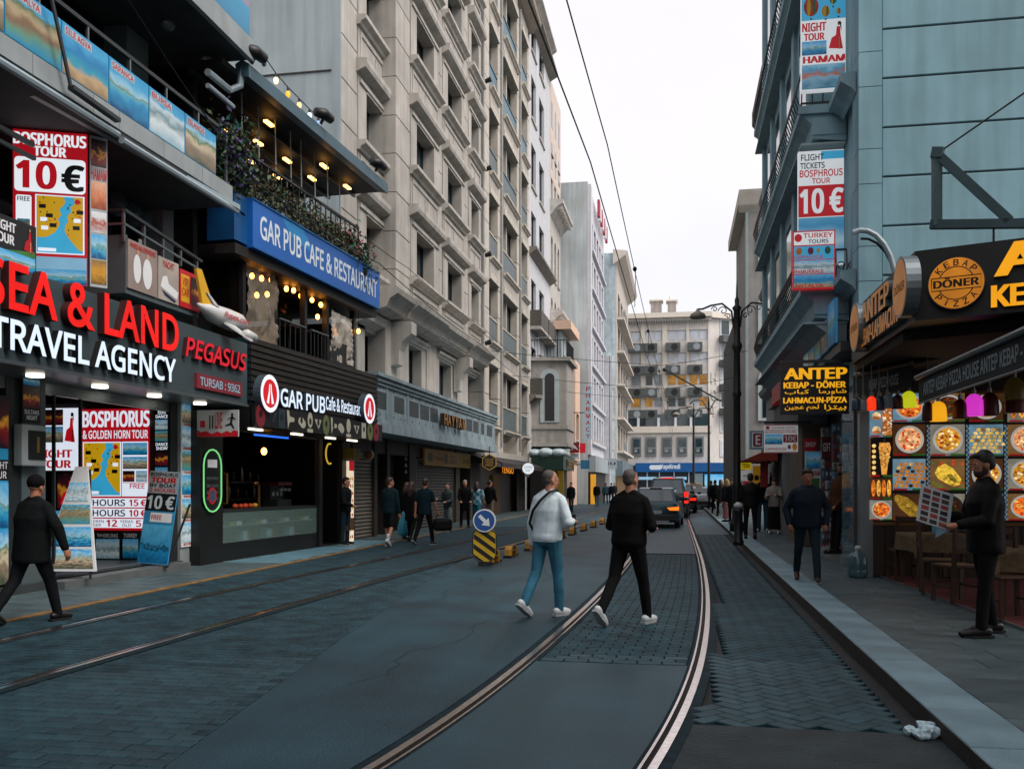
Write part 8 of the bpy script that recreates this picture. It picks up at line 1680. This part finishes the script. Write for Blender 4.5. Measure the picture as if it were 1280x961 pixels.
    eh(0, -.012, .03, (.075, .093, .092)); eh(0, .018, -.035, (.062, .072, .075)); eh(0, .04, -.075, (.042, .042, .036)); eh(0, .045, .0, (.056, .045, .06))
    if face:
        b.add([hd(*p) for p in ((-.009, .085, .012), (.009, .085, .012), (.017, .092, -.03), (-.017, .092, -.03), (0, .117, -.022), (0, .09, -.036))], [(0, 1, 4), (1, 2, 4), (2, 5, 4), (5, 3, 4), (3, 0, 4), (0, 3, 5, 2, 1)])
        eh(0, .1, -.024, (.013, .016, .011)); eh(-.03, .078, .02, (.024, .012, .008)); eh(.03, .078, .02, (.024, .012, .008)); eh(0, .083, -.056, (.022, .011, .012))
    for s in (-1, 1): eh(s * .076, -.005, -.012, (.011, .021, .032))
    b.v = [tuple(V(p) * k) for p in b.v]
    sof(P('body', t, b, sk, True), vox * .82, 2)
    def pc(nm, b_, mat, vx=None, disp=.016, it=5, lab=None):
        b_.v = [tuple(V(p) * k) for p in b_.v]; o = P(nm, t, b_, mat, True, lab)
        if vx: sof(o, vx, it, disp)
        return o
    if face and vox < .0125:
        for s in (-1, 1):
            e = B(); c_ = hd(s * .031, .079, .004); e.ell(c_, (.0105,) * 3, 10, 7); pc('eye', e, EYE_W); e = B(); c_ = hd(s * .031, .0878, .003); e.ell(c_, (.0055,) * 3, 8, 6); pc('iris', e, EYE_K)
            e = B(); e.tube([hd(s * .014, .093, .026), hd(s * .03, .093, .031), hd(s * .046, .084, .026)], .0045, 5); pc('eyebrow', e, hair if hairk != 'beanie' else HB_)
        e = B(); e.tube([hd(-.022, .088, -.06), hd(0, .096, -.058), hd(.022, .088, -.06)], .005, 6); pc('mouth', e, LIP)
    # upper garment
    if top:
        b = B(); j = topk in ('jacket', 'coat'); a = (1.1 if j else 1.02) * slim; bt = {'sweater': -.06, 'tee': -.09, 'jacket': -.12, 'coat': -.34}[topk] - hem
        ringloft(b, [(sp(bt), .165 * a * g, .122 * a * g), (sp(bt + .05), .172 * a * g, .128 * a * g), (sp(.03), .168 * a * g, .122 * a * g), (sp(.16), .165 * a * g, .118 * a * g), (sp(.3), .182 * a * g, .126 * a * g), (sp(.39), .198 * a, .118 * a), (sp(.445), .2 * a, .1 * a), (sp(.475), .16 * a, .088 * a), (sp(.5), .1, .08), (sp(.525), .068, .066)])
        for s in (-1, 1): limb(b, [sp(.5, -.005, s * .045), sp(.448, 0, s * .15)], [.062, .058])
        for nm in 'LR':
            sl = 1.12 if j else 1.
            if topk == 'tee': limb(b, [J['sh' + nm], J['sh' + nm].lerp(J['elb' + nm], .72)], [.066, .062])
            else:
                limb(b, [J['sh' + nm], J['elb' + nm], J['wr' + nm].lerp(J['elb' + nm], .04)], [.064 * sl, .06 * sl, .044 * sl])
        if j: ringloft(b, [(sp(.48), .1, .085), (sp(.54), .078, .074)], 14)
        pc('jacket' if topk == 'jacket' else topk.replace('tee', 't_shirt'), b, top, vox, .013, 8)
        if topk in ('sweater',):
            b = B(); ringloft(b, [(sp(bt - .012), .158 * a * g, .117 * a * g), (sp(bt + .04), .163 * a * g, .121 * a * g)]); pc('hem_band', b, top, vox, .004)
    if bot:
        b = B(); ringloft(b, [(sp(-.12), .1 * g, .095 * g), (sp(-.06), .158 * g, .118 * g), (sp(.02), .158 * g, .115 * g), (sp(.1), .148 * g, .105 * g)])
        for nm in 'LR':
            h, kn, an = J['hip' + nm], J['knee' + nm], J['ank' + nm]; h = h + V((0, -.0, -.01))
            if botk == 'shorts': limb(b, [h, kn.lerp(h, .12)], [.092 * g, .085 * g])
            elif botk == 'wide': limb(b, [h, kn, an + V((0, 0, -.02))], [.093 * g, .09, .098])
            elif botk == 'skirt': pass
            else: limb(b, [h, kn, an + V((0, 0, .0))], [.092 * g, .064 * slim, .052 * slim])
        if botk == 'skirt':
            z = J['ankL'].z + .06; ringloft(b, [(V((0, 0, z)), .2, .17), (V((0, 0, z + .4)), .18, .14), (sp(-.05), .165, .12)])
        pc('shorts' if botk == 'shorts' else ('skirt' if botk == 'skirt' else 'trousers'), b, bot, vox, .016)
    for nm in 'LR':
        hl = J['hl' + nm]; an, he, ba_, to = J['ank' + nm], J['heel' + nm], J['ball' + nm], J['toe' + nm]; up = V((0, math.sin(hl), math.cos(hl)))
        b = B(); limb(b, [he + up * .03, ba_ + up * .022, to + up * .012], [.042, .044, .034]); limb(b, [an + up * -.005, he.lerp(ba_, .35) + up * .03], [.046, .046]); s_ = pc('shoe', b, shoe[0], vox * .8, 0, 3)
        b = B(); fw = (to - he).normalized(); pts = [(-.042, .03), (-.045, -.0), (-.04, .1), (-.048, .165), (-.03, .24), (0, .262), (.03, .24), (.048, .165), (.04, .1), (.045, 0), (.042, .03)]
        ol = [(-.03, -.045), (-.042, 0), (-.04, .08), (-.05, .16), (-.035, .225), (0, .25), (.035, .225), (.05, .16), (.04, .08), (.042, 0), (.03, -.045)]
        n = len(ol); vs = [he + V((x, 0, 0)) + fw * y + up * z for z in (-.03, -.006) for x, y in ol]
        b.add(vs, [tuple(range(n))[::-1], tuple(range(n, 2 * n))] + [(i, (i + 1) % n, (i + 1) % n + n, i + n) for i in range(n)]); b.v = [tuple(V(p) * k) for p in b.v]; P('sole', s_, b, shoe[1])
        if botk == 'shorts': b = B(); limb(b, [an + V((0, 0, .14)), an + up * .01], [.047, .042]); pc('sock', b, SHOE_W, vox, 0)
    # hair
    b = B()
    def hh(x, y, z, r_, cut=None, nu=18, nv=14):
        q = B(); q.ell((0, 0, 0), r_, nu, nv)
        b.add([hd(x + p[0], y + p[1], z + p[2]) for p in q.v], q.f)
    if hairk in ('short', 'buzz'):
        e_ = .0 if hairk == 'buzz' else .012
        hh(0, -.026, .046 + e_ * .6, (.0765 + e_ * .6, .0885 + e_ * .5, .084 + e_)); hh(0, -.05, .01, (.068 + e_ * .4, .058 + e_, .07))
        if hairk == 'short': hh(0, .04, .1, (.058, .04, .03))
    elif hairk == 'long':
        hh(0, -.02, .05, (.088, .1, .095)); limb(b, [hd(0, -.06, .03), hd(0, -.085, -.1), hd(0, -.1, -.28)], [.085, .1, .06]); limb(b, [hd(.06, -.03, 0), hd(.075, -.04, -.15)], [.04, .04]); limb(b, [hd(-.06, -.03, 0), hd(-.075, -.04, -.15)], [.04, .04])
    elif hairk == 'bun': hh(0, -.02, .045, (.083, .096, .092)); hh(0, -.1, .07, (.045, .045, .045))
    elif hairk == 'beanie': hh(0, -.012, .055, (.09, .105, .098)); b.k = 0
    elif hairk == 'balding': hh(0, -.03, .02, (.082, .088, .06)); 
    pc('beanie' if hairk == 'beanie' else 'hair', b, hair, vox * .9, .012 if hairk in ('long', 'short', 'buzz') else .004, 2)
    if beard:
        b = B(); hh(0, .032, -.07, (.062, .06, .052)); hh(.055, .01, -.04, (.018, .03, .05)); hh(-.055, .01, -.04, (.018, .03, .05)); hh(0, .09, -.045, (.026, .012, .007)); pc('beard', b, beard, vox * .9, .006, 2)
    return t, J, k
wt = cloth('white', '#d3e4ea'); jean = cloth('jean', '#35687f', vs=5, v=.4); blk = cloth('black', '#0e0e0f'); blkp = cloth('black_trouser', '#121214', v=.2); dk = cloth('dark', '#101315'); nvy = cloth('navy', '#121d28', r=.6); djean = cloth('dark_jean', '#1c2d38'); teal_c = cloth('teal_dark', '#12262d'); ch_ = cloth('char', '#15181b')
g0 = lambda px, py, z=0.: ground(px, py, z)
# the two men on the track
t, J, k = person('man in a white sweatshirt and blue jeans with a crossbody strap, walking across the road', g0(684, 769), -30, 1.79, L=(-17, -3, 22, 34), Rg=(8, 3, 6, 0), LA=(-6, 13, 12, .05), RA=(-4, 26, 95, .7), lean=5, yaw=-28, top=wt, topk='sweater', bot=jean, shoe=(SHOE_W, SOLE_W), hair=HG, hairk='buzz', skin=0, vox=.0095, girth=1.1, slim=1.05)
b = B(); V = Vector; pel = (J['hipL'] + J['hipR']) / 2
st_pts = [V((-.2, -.02, 1.02)), V((-.19, -.1, 1.1)), V((-.1, -.163, 1.25)), V((.0, -.162, 1.37)), V((.09, -.1, 1.475)), V((.12, -.01, 1.5)), V((.1, .09, 1.44)), V((0, .165, 1.3)), V((-.12, .165, 1.14)), V((-.19, .09, 1.05))]
b.tube([tuple((p + V((0, (p.z - .95) * .085 - .012, .0))) * k) for p in st_pts], .017, 6); P('bag_strap', t, b, black)
b = B(); w_ = J['wrL'] * k; b.tube([w_ + V((0, 0, .02)), w_ - V((0, 0, .015))], .034, 10); P('wrist_watch', t, b, black)
ph = J['wrR'] * k + J['hdR'].normalized() * .12; pho = T('phone', 'dark phone held in the right hand of the man in white', 'phone', t.matrix_basis @ ph, R(-30)); b = B(); b.box(-.035, .035, -.006, .006, -.06, .08); P('case', pho, b, black, bevel=.004)
person('man in a black sweater and black jeans with white shoes, walking between the rails', g0(786, 780), -26, 1.8, L=(-18, 3, 14, 40), Rg=(14, 4, 4, 0), LA=(4, 17, 70, .5), RA=(0, 20, 80, .65), lean=3, yaw=-8, top=blk, topk='sweater', bot=blkp, shoe=(SHOE_W, SOLE_W), hair=HG, hairk='buzz', skin=0, vox=.0095, girth=1.14, slim=1.06)
# left side
person('person in a dark padded coat and black beanie striding past the travel agency', g0(40, 778), -12, 1.74, L=(-20, 2, 12, 30), Rg=(20, 3, 6, 0), LA=(14, 10, 12, .0), RA=(6, 34, 8, .0), lean=4, yaw=6, top=dk, topk='jacket', bot=ch_, botk='trousers', hair=cloth('beanie', '#0c0c0d'), hairk='beanie', skin=1, vox=.0105, girth=1.18, slim=1.08, hem=.1)
t, J, k = person('man in a dark jacket and blue jeans standing by the pub door, facing right', F2.world(F2.x(413), -.42, .02), -98, 1.76, LA=(-12, 10, 14, 0), RA=(12, 8, 60, .1), top=dk, topk='jacket', bot=djean, skin=0, vox=.012, hair=HB_, yaw=-6, shoe=(SHOE_K, SOLE_W))
wl2 = t.matrix_basis @ (J['wrL'] * k); pb_ = T('patterned_bag', 'brown patterned bag hanging from the hand of the man by the pub door', 'bag', wl2 + V((0, 0, -.1)), R(-98)); b = B(); b.prism([(-.2, -.38), (.2, -.38), (.16, -.06), (-.16, -.06)], -.07, .07); P('bag_body', pb_, b, PIC('bag_pattern', [(0, '#1a120c'), (.4, '#5a4028'), (.55, '#8a6a48'), (1, '#241812')], 9, 1, 0, 'flat')); b = B(); b.tube([(-.1, 0, -.06), (-.05, 0, .06), (.05, 0, .06), (.1, 0, -.06)], .012, 5); P('strap', pb_, b, black)
t, J, k = person('man in a dark teal sweater, black shorts and white socks walking away by the shutters', g0(487, 683), -8, 1.78, L=(10, 3, 4, 0), Rg=(-16, 3, 20, 30), LA=(6, 8, 14, 0), RA=(-6, 10, 18, 0), top=teal_c, topk='sweater', bot=cloth('shorts', '#101617'), botk='shorts', shoe=(SHOE_W, SOLE_W), hair=HN, skin=0, vox=.0125, yaw=-50, girth=1.08, hem=.05)
p = g0(504, 676); bb = T('blue_bag', 'bright blue plastic bag carried beside the man in shorts', 'bag', p + V((0, 0, .12)), 0); b = B(); b.lathe([(.02, 0), (.13, .04), (.17, .22), (.12, .46), (.05, .62), (.02, .72)], (0, 0, 0), 12); o = P('bag_body', bb, b, M('bag_blue', '#2f8fa8', r=.4, v=.2, vs=12, b=.8, bs=14), True)
person('woman in dark clothes half hidden beside the man in shorts, carrying the blue bag', g0(508, 674), -20, 1.66, L=(8, 3, 4, 0), Rg=(-10, 3, 12, 15), top=dk, topk='jacket', bot=blkp, hair=HN, hairk='long', skin=3, vox=.014, face=False)
t, J, k = person('man in a dark t-shirt and black trousers walking away with a big black bag', g0(531, 681), -12, 1.77, L=(-14, 3, 16, 25), Rg=(14, 4, 4, 0), LA=(-8, 14, 10, 0), RA=(8, 16, 22, 0), top=teal_c, topk='tee', bot=blkp, shoe=(SHOE_K, SOLE_W), hair=HN, skin=0, vox=.0125, girth=1.06, hem=.06)
p = t.matrix_basis @ (J['wrR'] * k); bg = T('duffel_bag', 'large shiny black bag carried by the man in the dark t-shirt', 'bag', p + V((.12, .05, -.34)), R(20)); b = B(); b.box(-.25, .25, -.13, .13, -.17, .16); P('bag_body', bg, b, M('bag_black', '#0d0f10', r=.7, v=.3, vs=8, b=1, bs=10, spec=.2), bevel=.08); b = B(); b.tube([(-.18, 0, .17), (-.1, 0, .32), (.06, 0, .32), (.14, 0, .18)], .014, 6); P('strap', bg, b, black)
person('woman in black with long hair half hidden behind the man in the dark t-shirt', g0(514, 677), -10, 1.68, L=(12, 2, 4, 0), Rg=(-10, 2, 10, 20), top=blk, topk='coat', bot=blkp, hair=HN, hairk='long', skin=3, vox=.014, face=False)
person('woman in an open grey coat and pale grey trousers facing the street', g0(560, 664), 150, 1.66, L=(6, 3, 6, 0), Rg=(-4, 3, 4, 0), LA=(10, 12, 70, .2), RA=(14, 12, 85, .25), top=cloth('grey_coat', '#3f4a4c'), topk='jacket', bot=cloth('pale_grey', '#6a7472'), botk='wide', shoe=(SHOE_W, SOLE_W), hair=HN, hairk='bun', skin=3, vox=.0135, yaw=30)
person('white haired man in black standing before the hotel shutters', g0(581, 659), -160, 1.75, LA=(10, 8, 50, .2), RA=(10, 8, 50, .2), top=blk, topk='coat', bot=blkp, hair=HW, skin=0, vox=.014)
person('long haired woman in a blue checked shirt and jeans seen from behind', g0(596, 657), -12, 1.7, L=(8, 3, 4, 0), Rg=(-12, 3, 14, 20), LA=(5, 12, 50, .2), RA=(5, 12, 50, .2), top=None, bot=cloth('blue_jean', '#27667a'), botk='wide', hair=HN, hairk='long', skin=3, vox=.0135, face=False)
# checked shirt: a garment like the others with a woven check material
chk = bpy.data.materials.new('checked_cloth'); chk.use_nodes = True; n_ = chk.node_tree.nodes; L_ = chk.node_tree.links; pr__ = n_['Principled BSDF']; pr__.inputs['Roughness'].default_value = .85
tc_ = n_.new('ShaderNodeTexCoord'); mp_ = n_.new('ShaderNodeMapping'); mp_.inputs['Scale'].default_value = (7, 7, 7); L_.new(tc_.outputs['Object'], mp_.inputs[0]); ck_ = n_.new('ShaderNodeTexChecker'); ck_.inputs['Scale'].default_value = 1; ck_.inputs['Color1'].default_value = (*lin('#2a6a80'), 1); ck_.inputs['Color2'].default_value = (*lin('#8fb8c2'), 1); L_.new(mp_.outputs[0], ck_.inputs['Vector']); L_.new(ck_.outputs[0], pr__.inputs['Base Color'])
for o in [o for o in bpy.data.objects if o.get('label', '').startswith('long haired woman in a blue checked')]:
    b = B()
    for z, rx, ry in (((.82), .19, .14), ((1.0), .175, .13), ((1.25), .185, .13), ((1.38), .19, .12), ((1.44), .12, .09)): pass
    R_ = [(z, rx, ry) for z, rx, ry in ((.8, .19, .145), (.95, .18, .135), (1.1, .172, .125), (1.28, .182, .128), (1.37, .178, .115), (1.42, .11, .09))]; n = 18
    b.add([(rx * math.cos(2 * math.pi * i / n), ry * math.sin(2 * math.pi * i / n) + .02, z) for z, rx, ry in R_ for i in range(n)], [(j * n + i, j * n + (i + 1) % n, (j + 1) * n + (i + 1) % n, (j + 1) * n + i) for j in range(5) for i in range(n)] + [tuple(range(n - 1, -1, -1)), tuple(range(5 * n, 6 * n))])
    for s in (-1, 1): b.tube([(s * .17, .02, 1.36), (s * .23, .03, 1.22), (s * .25, .06, 1.1), (s * .2, .2, 1.06)], [.075, .068, .06, .05], 10)
    q = P('shirt', o, b, chk, True); sof(q, .0135, 5, .014)
person('man in a black top and beige trousers walking away near the hexagon sign', g0(612, 655), -14, 1.76, L=(8, 3, 4, 0), Rg=(-8, 3, 8, 8), LA=(4, 10, 40, .2), RA=(4, 10, 40, .2), top=blk, topk='sweater', bot=cloth('beige', '#6a5f52'), hair=HB_, skin=1, vox=.0135, yaw=-40, hem=.06)
for i, (px, py, rz, tp_, bt_, hr, lab) in enumerate(((714, 641, 160, dk, djean, HB_, 'person in dark clothes on the far left pavement behind the man in white'), (746, 633, 170, dk, cloth('far_jean', '#2c5568'), HB_, 'person in a dark jacket and jeans walking towards the camera, far left pavement'), (757, 630, 10, cloth('far_blue', '#27424e'), blkp, HN, 'small far person in blue grey between two others'), (764, 630, 0, dk, blkp, HB_, 'small far person in black next to the one in blue grey'), (768, 627, 190, teal_c, blkp, HN, 'smallest far person at the end of the left pavement'))):
    person(lab, g0(px, py), rz, 1.72, L=(10, 3, 4, 0), Rg=(-10, 3, 10, 10), top=tp_, topk='jacket', bot=bt_, hair=hr, skin=i % 4, vox=.022, face=False)
# right side
person('man in a navy jacket walking towards the camera with hands in his pockets', g0(1009, 727, .12), 176, 1.74, L=(13, 4, 3, -4), Rg=(-13, 4, 14, 22), LA=(-12, 26, 36, .35), RA=(-12, 26, 36, .35), lean=3, yaw=6, pitch=-12, top=nvy, topk='jacket', bot=cloth('slate', '#1d2a31'), shoe=(M('shoe_brown', '#2a1d16', r=.5), SOLE_W), hair=HB_, skin=2, vox=.0105, girth=1.12, slim=1.02)
person('bearded man in a brown sweater leaning against the shop post with crossed wrists', V((3.05, 18.4, .27)), 118, 1.74, L=(14, 3, 4, 0), Rg=(6, 3, 2, 0), LA=(12, 8, 30, .45), RA=(12, 8, 30, .45), lean=-5, yaw=18, top=cloth('brown', '#4a2c1e'), topk='sweater', bot=blkp, hair=HB_, skin=2, vox=.0115, beard=HB_, girth=1.04, hem=.05)
t, J, k = person('waiter in a black padded jacket holding a menu at the restaurant, seen in profile', g0(1232, 794, .12), 96, 1.81, L=(9, 5, 4, 0), Rg=(-7, 5, 4, 0), LA=(14, 6, 66, .1), RA=(20, 8, 76, .15), lean=1, yaw=4, pitch=-10, top=cloth('padded', '#0c0d0e', r=.5), topk='jacket', bot=blkp, hair=HB_, skin=1, vox=.0105, girth=1.16, beard=M('stubble', '#2a1c16', r=.8), hem=.05)
hnd = t.matrix_basis @ ((J['wrL'] + J['wrR']) / 2 * k + V((0, .13, .12))); mn = T('menu_card', 'open picture menu held by the waiter', 'menu', hnd, R(-20)); mn.rotation_euler = (R(-22), R(18), R(10))
pb = Board(mn, -.17, .15, -.2, .2, 0, M('menu_paper', '#9aa2a6', v=.05), 'card', .012)
for i in range(3):
    for j in range(6): pb.r(.08 + .3 * i, .32 + .3 * i, .04 + .155 * j, .15 + .155 * j, (M('menu_ink', '#3a2420', v=.3), BLACK, M('menu_red', '#7a2a1e', v=.3))[(i + j) % 3], 1)
pb.end(); q = B(); q.box(.15, .16, -.014, .22, -.2, .2); P('back_cover', mn, q, M('menu_cover', '#7fa3b4', v=.05))
person('man in a black quilted jacket walking away past the bollard', g0(938, 673, .12), -6, 1.78, L=(8, 3, 4, 0), Rg=(-12, 3, 12, 20), LA=(4, 10, 40, .3), RA=(4, 10, 40, .3), top=cloth('quilt', '#0f1113', r=.5), topk='jacket', bot=blkp, hair=HB_, skin=1, vox=.013, girth=1.1, face=False)
person('man in a dark top and wide blue jeans facing the camera with one arm raised', g0(953, 664, .12), 172, 1.8, LA=(100, 20, 60, .2), RA=(0, 10, 20, .1), top=ch_, topk='sweater', bot=cloth('mid_jean', '#23475a'), botk='wide', shoe=(SHOE_W, SOLE_W), hair=HN, skin=3, vox=.0135)
person('woman in a cream knit and black skirt looking at her phone', g0(968, 667, .12), 165, 1.68, LA=(24, 8, 84, .4), RA=(24, 8, 84, .4), pitch=-22, top=cloth('cream', '#8d8880'), topk='jacket', bot=blkp, botk='skirt', shoe=(SHOE_W, SOLE_W), hair=HN, hairk='long', skin=3, vox=.0125)
person('blonde woman with a pink skirt and dark jacket behind the bollard', g0(909, 652, .12), 40, 1.68, top=dk, topk='jacket', bot=cloth('pink', '#8a5a5a'), botk='skirt', hair=HL, hairk='long', skin=3, vox=.015, face=False)
for i, (px, py, rz, lab) in enumerate(((901, 645, 20, 'person in a dark coat left of the blonde woman'), (894, 641, 10, 'person in black at the kerb near the silver sedan'), (889, 636, 30, 'far small person in dark clothes at the right kerb'), (916, 655, 170, 'person in grey boots between the blonde woman and the lamp post'))):
    person(lab, g0(px, py, .12), rz, 1.7, L=(8, 3, 4, 0), Rg=(-8, 3, 8, 10), top=(dk, blk, teal_c, ch_)[i], topk='coat', bot=blkp, hair=(HN, HB_, HB_, HN)[i], hairk=('long', 'short', 'short', 'long')[i], skin=i % 4, vox=.02, face=False)
# guests in the upper pub room
x, z = F2.pt(356, 452, .3)
person('man in a dark shirt drinking at the open first floor pub window', F2.world(F2.x(355, .5), .5, zf0 - .32), 60, 1.74, LA=(60, 12, 110, .2), RA=(10, 12, 50, .2), top=teal_c, topk='sweater', bot=blkp, hair=HB_, skin=1, vox=.014, face=True)
person('guest in dark clothes deeper inside the first floor pub room', F2.world(F2.x(397, 1.4), 1.4, zf0 - .4), 150, 1.7, top=dk, topk='sweater', bot=blkp, hair=HN, hairk='long', skin=3, vox=.018, face=False)
